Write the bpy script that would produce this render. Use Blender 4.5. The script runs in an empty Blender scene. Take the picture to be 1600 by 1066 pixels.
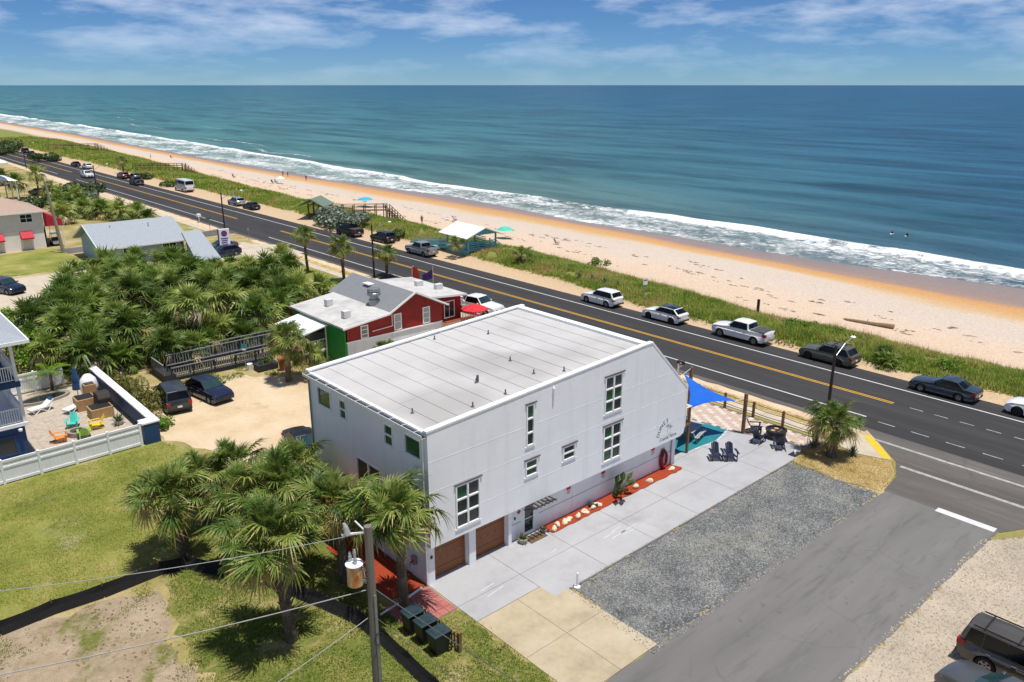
# Beach-side street seen from the air: white three-storey house, coast road, dune, beach and ocean.
# Axes: +X towards the ocean, +Y along the coast road, Z up, metres.
import bpy, bmesh, math, random
import numpy as np
from mathutils import Vector, Matrix
from mathutils.geometry import tessellate_polygon

R = math.radians
rnd = random.Random(7)
sc = bpy.context.scene
COL = sc.collection

# ------------------------------------------------------------------ camera
cam_data = bpy.data.cameras.new('camera')
cam_data.lens = 28.0
cam_data.sensor_width = 36.0
cam_data.clip_start = 0.5
cam_data.clip_end = 120000.0
cam = bpy.data.objects.new('camera', cam_data)
cam.location = (0.0, 0.0, 23.0)
cam.rotation_euler = (R(90 - 17.825), 0.0, R(-41.889))
COL.objects.link(cam)
sc.camera = cam

# ------------------------------------------------------------------ sun direction, sky, exposure
SUN = Vector((0.055, -0.19, 1.0)).normalized()          # towards the sun
SUN_EL = math.asin(SUN.z)
SUN_AZ = math.atan2(SUN.x, SUN.y)
world = bpy.data.worlds.new('World')
sc.world = world
world.use_nodes = True
wt = world.node_tree
for n in list(wt.nodes):
    wt.nodes.remove(n)


def wn(t, **kw):
    n = wt.nodes.new(t)
    for k, v in kw.items():
        setattr(n, k, v)
    return n


w_out = wn('ShaderNodeOutputWorld')
w_bg = wn('ShaderNodeBackground')
w_bg.inputs['Strength'].default_value = 0.15
w_sky = wn('ShaderNodeTexSky', sky_type='NISHITA', sun_disc=False)
w_sky.sun_elevation = SUN_EL
w_sky.sun_rotation = SUN_AZ
w_sky.altitude = 3500.0
w_sky.air_density = 1.0
w_sky.dust_density = 0.0
w_sky.ozone_density = 4.0
w_tc = wn('ShaderNodeTexCoord')
# thin stretched cumulus banks over the whole sky
w_map = wn('ShaderNodeMapping')
w_map.inputs['Location'].default_value = (1.9, 12.3, 6.1)
w_map.inputs['Scale'].default_value = (8.0, 8.0, 34.0)
w_n1 = wn('ShaderNodeTexNoise')
w_n1.inputs['Scale'].default_value = 1.0
w_n1.inputs['Detail'].default_value = 9.0
w_n1.inputs['Roughness'].default_value = 0.58
w_r1 = wn('ShaderNodeValToRGB')
w_r1.color_ramp.elements[0].position = 0.44
w_r1.color_ramp.elements[0].color = (0, 0, 0, 1)
w_r1.color_ramp.elements[1].position = 0.78
w_r1.color_ramp.elements[1].color = (1, 1, 1, 1)
w_tint = wn('ShaderNodeMix', data_type='RGBA', blend_type='MULTIPLY')
w_tint.inputs['Factor'].default_value = 1.0
w_tint.inputs['B'].default_value = (0.165, 0.248, 0.340, 1)
w_mix = wn('ShaderNodeMix', data_type='RGBA', blend_type='MIX')
w_mix.inputs['B'].default_value = (5.7, 5.7, 5.8, 1)
w_mul = wn('ShaderNodeMath', operation='MULTIPLY')
w_mul.inputs[1].default_value = 0.5
L = wt.links.new
L(w_tc.outputs['Generated'], w_map.inputs['Vector'])
L(w_map.outputs['Vector'], w_n1.inputs['Vector'])
L(w_n1.outputs['Fac'], w_r1.inputs['Fac'])
L(w_r1.outputs['Color'], w_mul.inputs[0])
# far clouds sink into the haze of the horizon
w_sep = wn('ShaderNodeSeparateXYZ')
w_low = wn('ShaderNodeMapRange')
w_low.inputs['From Min'].default_value = 0.0
w_low.inputs['From Max'].default_value = 0.085
w_low.inputs['To Min'].default_value = 0.12
w_fade = wn('ShaderNodeMath', operation='MULTIPLY')
L(w_tc.outputs['Generated'], w_sep.inputs[0])
L(w_sep.outputs['Z'], w_low.inputs['Value'])
L(w_mul.outputs['Value'], w_fade.inputs[0])
L(w_low.outputs['Result'], w_fade.inputs[1])
L(w_fade.outputs['Value'], w_mix.inputs['Factor'])
L(w_sky.outputs['Color'], w_tint.inputs['A'])
L(w_tint.outputs['Result'], w_mix.inputs['A'])
L(w_mix.outputs['Result'], w_bg.inputs['Color'])
L(w_bg.outputs['Background'], w_out.inputs['Surface'])

sun_data = bpy.data.lights.new('sun', 'SUN')
sun_data.energy = 3.0
sun_data.angle = R(0.53)
sun_data.color = (1.0, 0.955, 0.88)
sun = bpy.data.objects.new('sun', sun_data)
sun.rotation_euler = SUN.to_track_quat('Z', 'Y').to_euler()
sun.location = (0, 0, 80)
COL.objects.link(sun)

sc.view_settings.view_transform = 'Standard'
sc.view_settings.look = 'None'
sc.view_settings.gamma = 1.0
sc.view_settings.use_curve_mapping = False
sc.view_settings.exposure = 0.70
sc.render.engine = 'CYCLES'
sc.cycles.max_bounces = 6
sc.cycles.transparent_max_bounces = 8
sc.cycles.use_denoising = True

# ------------------------------------------------------------------ materials
MATS = {}


def lin(h):
    h = h.lstrip('#')
    out = []
    for i in (0, 2, 4):
        c = int(h[i:i + 2], 16) / 255.0
        out.append(c / 12.92 if c <= 0.04045 else ((c + 0.055) / 1.055) ** 2.4)
    return tuple(out) + (1.0,)


class NT:
    def __init__(self, name):
        self.m = bpy.data.materials.new(name)
        self.m.use_nodes = True
        self.t = self.m.node_tree
        self.b = self.t.nodes['Principled BSDF']
        self.out = self.t.nodes['Material Output']

    def n(self, t, **kw):
        x = self.t.nodes.new(t)
        for k, v in kw.items():
            setattr(x, k, v)
        return x

    def l(self, a, b):
        self.t.links.new(a, b)

    def coord(self, kind='Object'):
        if kind == 'World':
            return self.n('ShaderNodeNewGeometry').outputs['Position']
        return self.n('ShaderNodeTexCoord').outputs[kind]

    def noise(self, scale, detail=5.0, rough=0.55, co=None, stretch=None, dist=0.0):
        x = self.n('ShaderNodeTexNoise')
        x.inputs['Scale'].default_value = scale
        x.inputs['Detail'].default_value = detail
        x.inputs['Roughness'].default_value = rough
        x.inputs['Distortion'].default_value = dist
        if co is not None:
            if stretch:
                mp = self.n('ShaderNodeMapping')
                mp.inputs['Scale'].default_value = stretch
                self.l(co, mp.inputs['Vector'])
                co = mp.outputs['Vector']
            self.l(co, x.inputs['Vector'])
        return x.outputs['Fac']

    def ramp(self, fac, stops):
        r = self.n('ShaderNodeValToRGB')
        els = r.color_ramp.elements
        while len(els) < len(stops):
            els.new(0.5)
        for e, (p, c) in zip(els, stops):
            e.position = p
            e.color = c if len(c) == 4 else tuple(c) + (1.0,)
        self.l(fac, r.inputs['Fac'])
        return r.outputs['Color']

    def mix(self, fac, a, b, blend='MIX'):
        x = self.n('ShaderNodeMix', data_type='RGBA', blend_type=blend)
        for s, v in (('Factor', fac), ('A', a), ('B', b)):
            if isinstance(v, (int, float)):
                x.inputs[s].default_value = v
            elif isinstance(v, tuple):
                x.inputs[s].default_value = v if len(v) == 4 else v + (1.0,)
            else:
                self.l(v, x.inputs[s])
        return x.outputs['Result']

    def math(self, op, a, b=None, clamp=False):
        x = self.n('ShaderNodeMath', operation=op, use_clamp=clamp)
        for i, v in enumerate((a, b)):
            if v is None:
                continue
            if isinstance(v, (int, float)):
                x.inputs[i].default_value = v
            else:
                self.l(v, x.inputs[i])
        return x.outputs['Value']

    def attr(self, name):
        return self.n('ShaderNodeAttribute', attribute_name=name).outputs['Fac']

    def bump(self, h, strength=0.3, dist=0.02, prev=None):
        x = self.n('ShaderNodeBump')
        x.inputs['Strength'].default_value = strength
        x.inputs['Distance'].default_value = dist
        self.l(h, x.inputs['Height'])
        if prev is not None:
            self.l(prev, x.inputs['Normal'])
        self.l(x.outputs['Normal'], self.b.inputs['Normal'])
        return x.outputs['Normal']

    def set(self, **kw):
        for k, v in kw.items():
            s = self.b.inputs[k.replace('_', ' ')]
            if isinstance(v, (int, float, tuple)):
                s.default_value = v
            else:
                self.l(v, s)
        return self


def pm(name, c1, c2=None, scale=4.0, rough=0.6, bump=0.0, bscale=None, bdist=0.01, metal=0.0, spec=0.5,
       co='Object', coat=0.0, c3=None, stretch=None, detail=6.0):
    """plain procedural surface: two or three tones mixed by noise, with fine relief"""
    if name in MATS:
        return MATS[name]
    t = NT(name)
    c1 = lin(c1) if isinstance(c1, str) else c1
    c2 = c1 if c2 is None else (lin(c2) if isinstance(c2, str) else c2)
    v = t.coord(co)
    f = t.noise(scale, detail, 0.6, v, stretch)
    col = t.ramp(f, [(0.32, c1), (0.68, c2)])
    if c3 is not None:
        c3 = lin(c3) if isinstance(c3, str) else c3
        f2 = t.noise(scale * 0.23, 3, 0.6, v, stretch)
        k = t.ramp(f2, [(0.5, (0, 0, 0)), (0.66, (1, 1, 1))])
        col = t.mix(k, col, c3)
    t.set(Base_Color=col, Roughness=rough, Metallic=metal, Specular_IOR_Level=spec, Coat_Weight=coat)
    if bump:
        t.bump(t.noise(bscale or scale * 6, 4, 0.6, v), bump, bdist)
    MATS[name] = t.m
    return t.m


def leaf_mat(name, dark, mid, light, trans=0.28, spread=0.5):
    if name in MATS:
        return MATS[name]
    t = NT(name)
    g = t.coord('World')
    f = t.noise(1.3, 3, 0.6, g)
    oi = t.n('ShaderNodeObjectInfo').outputs['Random']
    k = t.math('ADD', t.math('MULTIPLY', f, 1 - spread), t.math('MULTIPLY', oi, spread))
    col = t.ramp(k, [(0.2, lin(dark)), (0.5, lin(mid)), (0.8, lin(light))])
    f2 = t.noise(9.0, 2, 0.5, g)
    col = t.mix(t.ramp(f2, [(0.45, (0, 0, 0)), (0.75, (0.6, 0.6, 0.6))]), col, lin(light))
    t.set(Base_Color=col, Roughness=0.45, Specular_IOR_Level=0.4)
    tr = t.n('ShaderNodeBsdfTranslucent')
    t.l(col, tr.inputs['Color'])
    ms = t.n('ShaderNodeMixShader')
    ms.inputs['Fac'].default_value = trans
    t.l(t.b.outputs['BSDF'], ms.inputs[1])
    t.l(tr.outputs['BSDF'], ms.inputs[2])
    t.l(ms.outputs['Shader'], t.out.inputs['Surface'])
    MATS[name] = t.m
    return t.m


# ------------------------------------------------------------------ objects
def link(o, parent=None):
    COL.objects.link(o)
    if parent is not None:
        o.parent = parent
    return o


def tag(o, label=None, cat=None, group=None, kind=None):
    if label:
        o['label'] = label
    if cat:
        o['category'] = cat
    if group:
        o['group'] = group
    if kind:
        o['kind'] = kind
    return o


def thing(name, label, cat, loc=(0, 0, 0), rotz=0.0, group=None):
    o = bpy.data.objects.new(name, None)
    o.empty_display_size = 0.3
    link(o)
    o.location = loc
    o.rotation_euler = (0, 0, rotz)
    return tag(o, label, cat, group)


def copy_tree(o, parent=None):
    c = o.copy()
    link(c)
    c.parent = parent
    for ch in o.children:
        copy_tree(ch, c)
    return c


def wmat(o):
    m = Matrix.LocRotScale(o.location, o.rotation_euler, o.scale)
    return m if o.parent is None else wmat(o.parent) @ m


class MB:
    """collects shapes; build() links them as one mesh object"""

    def __init__(self):
        self.v, self.f, self.mi = [], [], []

    def add(self, vs, fs, mi=0):
        b = len(self.v)
        self.v.extend([tuple(x) for x in vs])
        self.f.extend([tuple(b + i for i in q) for q in fs])
        self.mi.extend([mi] * len(fs))
        return self

    def box(self, x0, x1, y0, y1, z0, z1, mi=0):
        vs = [(x0, y0, z0), (x1, y0, z0), (x1, y1, z0), (x0, y1, z0), (x0, y0, z1), (x1, y0, z1), (x1, y1, z1), (x0, y1, z1)]
        return self.add(vs, [(0, 3, 2, 1), (4, 5, 6, 7), (0, 1, 5, 4), (1, 2, 6, 5), (2, 3, 7, 6), (3, 0, 4, 7)], mi)

    def cbox(self, c, s, rz=0.0, rx=0.0, mi=0):
        m = Matrix.Translation(c) @ Matrix.Rotation(rz, 4, 'Z') @ Matrix.Rotation(rx, 4, 'X')
        vs = [m @ Vector((i * s[0] / 2, j * s[1] / 2, k * s[2] / 2)) for k in (-1, 1) for i, j in ((-1, -1), (1, -1), (1, 1), (-1, 1))]
        return self.add(vs, [(0, 3, 2, 1), (4, 5, 6, 7), (0, 1, 5, 4), (1, 2, 6, 5), (2, 3, 7, 6), (3, 0, 4, 7)], mi)

    def bar(self, p, q, w, h=None, mi=0):
        h = w if h is None else h
        p, q = Vector(p), Vector(q)
        d = (q - p).normalized()
        up = Vector((0, 0, 1)) if abs(d.z) < 0.95 else Vector((1, 0, 0))
        s = d.cross(up).normalized()
        u = s.cross(d)
        vs = []
        for e in (p, q):
            for a, b in ((-1, -1), (1, -1), (1, 1), (-1, 1)):
                vs.append(e + s * a * w / 2 + u * b * h / 2)
        return self.add(vs, [(0, 1, 2, 3), (7, 6, 5, 4), (0, 4, 5, 1), (1, 5, 6, 2), (2, 6, 7, 3), (3, 7, 4, 0)], mi)

    def tube(self, pts, rad, n=8, mi=0, cap=True):
        pts = [Vector(p) for p in pts]
        if isinstance(rad, (int, float)):
            rad = [rad] * len(pts)
        vs, fs = [], []
        for i, p in enumerate(pts):
            d = (pts[min(i + 1, len(pts) - 1)] - pts[max(i - 1, 0)]).normalized()
            up = Vector((0, 0, 1)) if abs(d.z) < 0.9 else Vector((1, 0, 0))
            s = d.cross(up).normalized()
            u = s.cross(d)
            for k in range(n):
                a = 2 * math.pi * k / n
                vs.append(p + (s * math.cos(a) + u * math.sin(a)) * rad[i])
        for i in range(len(pts) - 1):
            for k in range(n):
                k2 = (k + 1) % n
                fs.append((i * n + k, (i + 1) * n + k, (i + 1) * n + k2, i * n + k2))
        if cap:
            fs.append(tuple(range(n)))
            fs.append(tuple(reversed(range((len(pts) - 1) * n, len(pts) * n))))
        return self.add(vs, fs, mi)

    def lathe(self, prof, n=12, c=(0, 0, 0), mi=0):
        vs, fs = [], []
        for r, z in prof:
            for k in range(n):
                a = 2 * math.pi * k / n
                vs.append((c[0] + r * math.cos(a), c[1] + r * math.sin(a), c[2] + z))
        for i in range(len(prof) - 1):
            for k in range(n):
                k2 = (k + 1) % n
                fs.append((i * n + k, i * n + k2, (i + 1) * n + k2, (i + 1) * n + k))
        if prof[0][0] > 1e-4:
            fs.append(tuple(reversed(range(n))))
        if prof[-1][0] > 1e-4:
            fs.append(tuple(range((len(prof) - 1) * n, len(prof) * n)))
        return self.add(vs, fs, mi)

    def slab(self, poly, z0, z1, mi=0):
        """horizontal polygon with thickness"""
        poly = list(poly)
        a = sum(poly[i][0] * poly[(i + 1) % len(poly)][1] - poly[(i + 1) % len(poly)][0] * poly[i][1] for i in range(len(poly)))
        if a < 0:
            poly.reverse()
        n = len(poly)
        vs = [(p[0], p[1], z0) for p in poly] + [(p[0], p[1], z1) for p in poly]
        fs = []
        for t in tessellate_polygon([[Vector((p[0], p[1], 0)) for p in poly]]):
            p = [poly[i] for i in t]
            cr = (p[1][0] - p[0][0]) * (p[2][1] - p[0][1]) - (p[1][1] - p[0][1]) * (p[2][0] - p[0][0])
            t = tuple(t) if cr > 0 else tuple(reversed(t))
            fs.append(tuple(n + i for i in t))
            fs.append(tuple(reversed(t)))
        for i in range(n):
            j = (i + 1) % n
            fs.append((i, j, n + j, n + i))
        return self.add(vs, fs, mi)

    def prism(self, poly, fn0, fn1, mi=0):
        """2-D polygon mapped by two functions (a,b)->xyz for its two faces"""
        n = len(poly)
        vs = [fn0(*p) for p in poly] + [fn1(*p) for p in poly]
        fs = []
        for t in tessellate_polygon([[Vector((p[0], p[1], 0)) for p in poly]]):
            fs.append(tuple(t))
            fs.append(tuple(n + i for i in reversed(t)))
        for i in range(n):
            j = (i + 1) % n
            fs.append((i, n + i, n + j, j))
        return self.add(vs, fs, mi)

    def panel(self, outer, holes, fn, depth, mi=0):
        """wall sheet with real openings: fn(a,b,d)->xyz, d = depth behind the face"""
        loops = [outer] + holes
        flat = [p for lp in loops for p in lp]
        vs = [fn(p[0], p[1], 0) for p in flat] + [fn(p[0], p[1], depth) for p in flat]
        n = len(flat)
        tris = tessellate_polygon([[Vector((p[0], p[1], 0)) for p in lp] for lp in loops])
        fs = [tuple(t) for t in tris] + [tuple(n + i for i in reversed(t)) for t in tris]
        b = 0
        for lp in loops:
            m = len(lp)
            for i in range(m):
                j = (i + 1) % m
                fs.append((b + i, b + j, n + b + j, n + b + i))
            b += m
        return self.add(vs, fs, mi)

    def mesh(self, name, mats, smooth=False, fix=True):
        me = bpy.data.meshes.new(name)
        me.from_pydata(self.v, [], self.f)
        for m in (mats if isinstance(mats, (list, tuple)) else [mats]):
            me.materials.append(m)
        if any(self.mi):
            me.polygons.foreach_set('material_index', self.mi)
        if fix:
            bm = bmesh.new()
            bm.from_mesh(me)
            bmesh.ops.recalc_face_normals(bm, faces=bm.faces)
            bm.to_mesh(me)
            bm.free()
        if smooth:
            me.polygons.foreach_set('use_smooth', [True] * len(me.polygons))
        me.update()
        return me

    def build(self, name, mats, parent=None, world=False, smooth=False, bevel=0.0, loc=None, fix=True):
        if world and parent is not None:
            inv = wmat(parent).inverted()
            self.v = [tuple(inv @ Vector(p)) for p in self.v]
        me = self.mesh(name, mats, smooth, fix)
        o = bpy.data.objects.new(name, me)
        link(o, parent)
        if loc is not None:
            o.location = loc
        if bevel:
            b = o.modifiers.new('bevel', 'BEVEL')
            b.width = bevel
            b.segments = 2
            b.limit_method = 'ANGLE'
        return o


def inst(name, me, parent=None, loc=(0, 0, 0), rot=(0, 0, 0), scale=(1, 1, 1)):
    o = bpy.data.objects.new(name, me)
    link(o, parent)
    o.location = loc
    o.rotation_euler = rot
    o.scale = scale
    return o


def onebox(name, mat, parent, x0, x1, y0, y1, z0, z1, world=True, bevel=0.0):
    return MB().box(x0, x1, y0, y1, z0, z1).build(name, mat, parent, world=world, bevel=bevel)


def rough_poly(poly, step=0.6, amp=0.12, seed=1):
    """polygon with a worn, uneven edge"""
    r = random.Random(seed)
    out = []
    n = len(poly)
    for i in range(n):
        a, b = Vector(poly[i][:2]), Vector(poly[(i + 1) % n][:2])
        d = (b - a).length
        k = max(1, int(d / step))
        nrm = Vector((-(b - a).y, (b - a).x)).normalized() if d > 0 else Vector((0, 0))
        for j in range(k):
            p = a.lerp(b, j / k)
            if j:
                p = p + nrm * r.uniform(-amp, amp)
            out.append((p.x, p.y))
    return out


def sheet(name, poly, z, mat, seed=1, amp=0.0, step=0.6, thick=0.06, parent=None, kind='structure'):
    pts = rough_poly(poly, step, amp, seed) if amp else [p[:2] for p in poly]
    o = MB().slab(pts, z - thick, z).build(name, mat, parent)
    if parent is None:
        tag(o, kind=kind)
    return o

# ------------------------------------------------------------------ ground materials
def al(h, k=0.74):
    c = lin(h)
    return (c[0] * k, c[1] * k, c[2] * k, 1.0)


def ground_mat(name, stops, scale=0.35, fine=9.0, fine_amt=0.35, bump=0.35, patches=None, bd=0.03):
    """worn ground: broad patches by noise, finer speckle, relief (world coordinates)"""
    t = NT(name)
    g = t.coord('World')
    f = t.noise(scale, 7, 0.62, g)
    f2 = t.noise(fine, 4, 0.65, g)
    k = t.math('ADD', f, t.math('MULTIPLY', t.math('SUBTRACT', f2, 0.5), fine_amt))
    col = t.ramp(k, stops)
    if patches:
        psc, lo, hi, pc = patches
        pf = t.ramp(t.noise(psc, 5, 0.65, g), [(lo, (0, 0, 0)), (hi, (1, 1, 1))])
        col = t.mix(pf, col, pc)
    t.set(Base_Color=col, Roughness=0.9, Specular_IOR_Level=0.2)
    if bump:
        t.bump(t.math('ADD', f2, t.noise(fine * 4, 3, 0.6, g)), bump, bd)
    MATS[name] = t.m
    return t.m


m_ground = ground_mat('ground_dry_grass', [(0.3, al('#8c8a4c')), (0.45, al('#a79b62')), (0.6, al('#cdb78d')), (0.75, al('#dcc7a4'))], 0.16, 5.0, 0.3)
m_lawn = ground_mat('lawn_grass', [(0.28, al('#78863b')), (0.44, al('#939b48')), (0.57, al('#a9a858')), (0.72, al('#c6bb82'))], 0.22, 6.0, 0.5, 0.9,
                    patches=(0.33, 0.57, 0.72, al('#c9bc90')), bd=0.06)
m_palm_grass = ground_mat('grass_green', [(0.3, al('#5d7430')), (0.46, al('#838b44')), (0.58, al('#a59c5f')), (0.72, al('#c4b385'))], 0.45, 5.0, 0.5, 0.9, bd=0.06)  # green grass under the palms
m_dirt = ground_mat('dirt_sandy', [(0.3, al('#8d8158')), (0.42, al('#b3a085')), (0.6, al('#c6b299')), (0.75, al('#d6c4ab'))], 0.3, 3.2, 0.45, 0.9,
                    patches=(0.42, 0.54, 0.64, al('#7f8342')), bd=0.07)
m_dunegrass = ground_mat('dry_grass_verge', [(0.3, al('#b39a5a')), (0.5, al('#cfb67c')), (0.7, al('#dfc79a'))], 0.8, 7.0, 0.5, 0.6)
m_sandlot = ground_mat('sand_lot', [(0.3, al('#d6bd98')), (0.5, al('#e6cfac')), (0.7, al('#eedabd'))], 0.3, 4.0, 0.35, 0.5,
                       patches=(0.23, 0.62, 0.75, al('#b9a777')))
m_shoulder = ground_mat('shoulder_sand', [(0.3, al('#dcc19d')), (0.5, al('#e9cfad')), (0.7, al('#efdabd'))], 0.4, 7.0, 0.3, 0.4)
m_walk = ground_mat('sidewalk_concrete', [(0.3, al('#cbbda6')), (0.5, al('#d8cbb6')), (0.7, al('#e1d6c4'))], 0.5, 9.0, 0.25, 0.1)
m_drive = ground_mat('painted_concrete', [(0.3, al('#b3b3b6')), (0.5, al('#bebec1')), (0.7, al('#c6c6c9'))], 0.35, 3.0, 0.2, 0.05,
                     patches=(0.3, 0.55, 0.75, al('#a9a8a8')))
m_slab = ground_mat('bare_concrete', [(0.28, al('#b0a186')), (0.5, al('#c8b99c')), (0.7, al('#d3c5ab'))], 0.4, 4.0, 0.3, 0.1,
                    patches=(0.5, 0.6, 0.8, al('#a7977c')))
m_gravel = ground_mat('blue_grey_gravel', [(0.2, al('#55585a')), (0.42, al('#828587')), (0.58, al('#9b9d9d')), (0.8, al('#c9c8c0'))], 0.5, 11.0, 1.3, 1.0,
                      patches=(0.28, 0.54, 0.70, al('#bdbbae')), bd=0.05)
m_gravel_pale = ground_mat('pale_shell_gravel', [(0.2, al('#a39a8c')), (0.42, al('#c9bca9')), (0.6, al('#d8cab5')), (0.8, al('#ead9c0'))], 0.4, 9.0, 1.0, 0.8,
                           patches=(0.2, 0.6, 0.75, al('#c2c0ba')), bd=0.04)
m_paverpatio = ground_mat('tan_paver', [(0.3, al('#bcae9c')), (0.5, al('#cdc0af')), (0.7, al('#d9cdbd'))], 2.5, 9.0, 0.6, 0.4)


def asphalt(name, a, b, streak, lines, cracks=0.0):
    t = NT(name)
    g = t.coord('World')
    f = t.noise(0.25, 6, 0.6, g, lines)
    f2 = t.noise(40.0, 2, 0.6, g)
    k = t.math('ADD', f, t.math('MULTIPLY', t.math('SUBTRACT', f2, 0.5), 0.5))
    col = t.ramp(k, [(0.3, a), (0.7, b)])
    f3 = t.ramp(t.noise(0.9, 5, 0.7, g, lines), [(0.52, (0, 0, 0)), (0.75, (1, 1, 1))])
    col = t.mix(f3, col, streak)
    if cracks:
        vo = t.n('ShaderNodeTexVoronoi', feature='DISTANCE_TO_EDGE')
        vo.inputs['Scale'].default_value = 0.22
        wv = t.n('ShaderNodeVectorMath', operation='ADD')
        nz = t.n('ShaderNodeTexNoise')
        nz.inputs['Scale'].default_value = 0.8
        nz.inputs['Detail'].default_value = 5
        t.l(g, nz.inputs['Vector'])
        t.l(g, wv.inputs[0])
        t.l(nz.outputs['Color'], wv.inputs[1])
        t.l(wv.outputs['Vector'], vo.inputs['Vector'])
        ck = t.ramp(vo.outputs['Distance'], [(0.004, (1, 1, 1)), (0.016, (0, 0, 0))])
        mk = t.ramp(t.noise(0.3, 3, 0.5, g), [(0.46, (0, 0, 0)), (0.6, (cracks, cracks, cracks))])
        col = t.mix(t.math('MULTIPLY', ck, mk), col, al('#4a4847'))
        st_ = t.ramp(t.noise(1.7, 4, 0.6, g), [(0.66, (0, 0, 0)), (0.74, (0.6, 0.6, 0.6))])
        col = t.mix(st_, col, al('#5c5a58'))
    t.set(Base_Color=col, Roughness=0.85, Specular_IOR_Level=0.25)
    t.bump(t.noise(60, 3, 0.6, g), 0.25, 0.01)
    MATS[name] = t.m
    return t.m


m_road = asphalt('asphalt_new', al('#3a393a'), al('#4a494a'), al('#515052'), (2.2, 0.12, 1))
m_oldroad = asphalt('asphalt_old', al('#767473'), al('#8a8886'), al('#6c6a69'), (0.25, 1.6, 1), 0.16)
m_midroad = asphalt('asphalt_worn', al('#5f5b59'), al('#77736f'), al('#858079'), (1.6, 0.2, 1), 0.25)
m_white_line = pm('road_paint_white', al('#dcdcdc'), al('#efefef'), 3.0, 0.7, co='World')
m_faded_line = pm('road_paint_faded', al('#9b9a98'), al('#c9c8c4'), 2.5, 0.8, co='World')
m_yellow_line = pm('road_paint_yellow', al('#dba52c'), al('#e9b63c'), 2.0, 0.7, co='World')
m_yellow_curb = pm('yellow_ramp_mat', al('#e8c21e'), al('#f3d22e'), 2.0, 0.7, co='World')

# ------------------------------------------------------------------ land
tag(MB().box(-260, 64.4, -160, 900, -3.0, 0.0).build('ground', m_ground), kind='structure')
sheet('lawn', [(-30, 37.2), (9, 37.4), (18.6, 37.0), (18.7, 42.5), (17.0, 47.0), (15.2, 52.9), (-30, 52.6)], 0.010, m_lawn, 3, 0.35)
sheet('dirt_patch', [(-30, 14), (8.0, 14), (9.0, 24), (8.2, 31), (9.2, 35.6), (3, 36.9), (-30, 36.9)], 0.012, m_dirt, 4, 0.4)
sheet('grass_patch', [(8.2, 12), (19.0, 12), (19.0, 24.6), (18.9, 37.6), (9.5, 36.6), (8.5, 30), (9.2, 24)], 0.008, m_palm_grass, 5, 0.3)
sheet('sand_lot', [(15.6, 53.2), (16.6, 58.5), (17.2, 61.5), (24, 62.2), (27, 58.6), (31, 58.4), (31, 40), (18.9, 37.6), (18.4, 44), (17.2, 47.5)], 0.014, m_sandlot, 6, 0.4)
sheet('side_yard_path', [(19.2, 38.2), (47, 38.2), (47, 47), (50, 57), (31, 57), (30.5, 44)], 0.009, m_walk, 7, 0.0)
sheet('gravel_bed', [(24.0, 22.45), (43.9, 22.45), (43.9, 19.5), (44.1, 16.9), (23.6, 17.15), (23.7, 19)], 0.024, m_gravel, 8, 0.16, 0.5)
sheet('pale_gravel_lot', [(16, -20), (16, 10.7), (35, 10.7), (43.2, 10.7), (47, 8.5), (50, 2), (50, -20)], 0.018, m_gravel_pale, 9, 0.15, 0.5)
# concrete of the driveway: separate slabs with open joints
drive = tag(MB().box(19.02, 45.0, 22.5, 27.5, -0.06, 0.020).build('driveway', pm('joint_dark', al('#7b7a78'), al('#8a8986'), 5, 0.9)), kind='structure')
xs = [19.0, 22.9, 26.62, 30.4, 34.3, 38.2, 41.8, 45.0]
for i in range(7):
    for j, (ya, yb) in enumerate(((22.5, 24.95), (24.95, 27.5))):
        if i == 0 and j == 0:
            ya = 23.55
        q = MB().box(xs[i] + 0.012, xs[i + 1] - 0.012, ya + 0.012, yb - 0.012, 0.0, 0.034 + 0.004 * rnd.random()).build('concrete_slab', m_drive, drive)
patio = tag(MB().box(38.2, 45.0, 27.5, 39, -0.06, 0.022).build('patio', MATS['joint_dark']), kind='structure')
for i, (xa, xb) in enumerate(((38.2, 41.8), (41.8, 45.0))):
    for ya, yb in ((27.5, 31.3), (31.3, 35), (35, 39)):
        MB().box(xa + 0.01, xb - 0.01, ya + 0.01, yb - 0.01, 0.0, 0.037).build('concrete_slab', m_drive, patio)
MB().slab([(44.98, 22.62), (46.6, 23.0), (46.2, 25.6), (45.3, 27.4), (44.98, 29.3)], -0.05, 0.032).build('concrete_slab', m_drive, patio)
apron = tag(MB().box(19.05, 23.8, 17.2, 23.5, -0.06, 0.018).build('driveway_apron', MATS['joint_dark']), kind='structure')
for xa, xb in ((19.02, 21.45), (21.47, 23.85)):
    for ya, yb in ((17.2, 20.3), (20.32, 23.53)):
        MB().box(xa, xb, ya, yb, -0.05, 0.030 + 0.004 * rnd.random()).build('concrete_slab', m_slab, apron)


def stones(name, label, poly, n, size, mats, seed, z=0.02):
    r = np.random.RandomState(seed)
    q = MB()
    xs_ = [a[0] for a in poly]
    ys_ = [a[1] for a in poly]
    k = 0
    while k < n:
        x, y = r.uniform(min(xs_), max(xs_)), r.uniform(min(ys_), max(ys_))
        if not (poly[0][0] - 99 < x and in_polygon(x, y, poly)):
            continue
        k += 1
        s = size * r.uniform(0.5, 1.4)
        a = r.uniform(0, 6.28)
        c_, s_ = math.cos(a) * s, math.sin(a) * s
        q.add([(x + c_, y + s_, z), (x - s_ * .8, y + c_ * .8, z), (x - c_, y - s_, z), (x + s_ * .8, y - c_ * .8, z), (x + c_ * .2, y + s_ * .2, z + s * 0.8)], [(0, 1, 4), (1, 2, 4), (2, 3, 4), (3, 0, 4)], int(r.randint(0, len(mats))))
    tag(q.build(name, mats, fix=False), label, 'gravel', kind='stuff')


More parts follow.
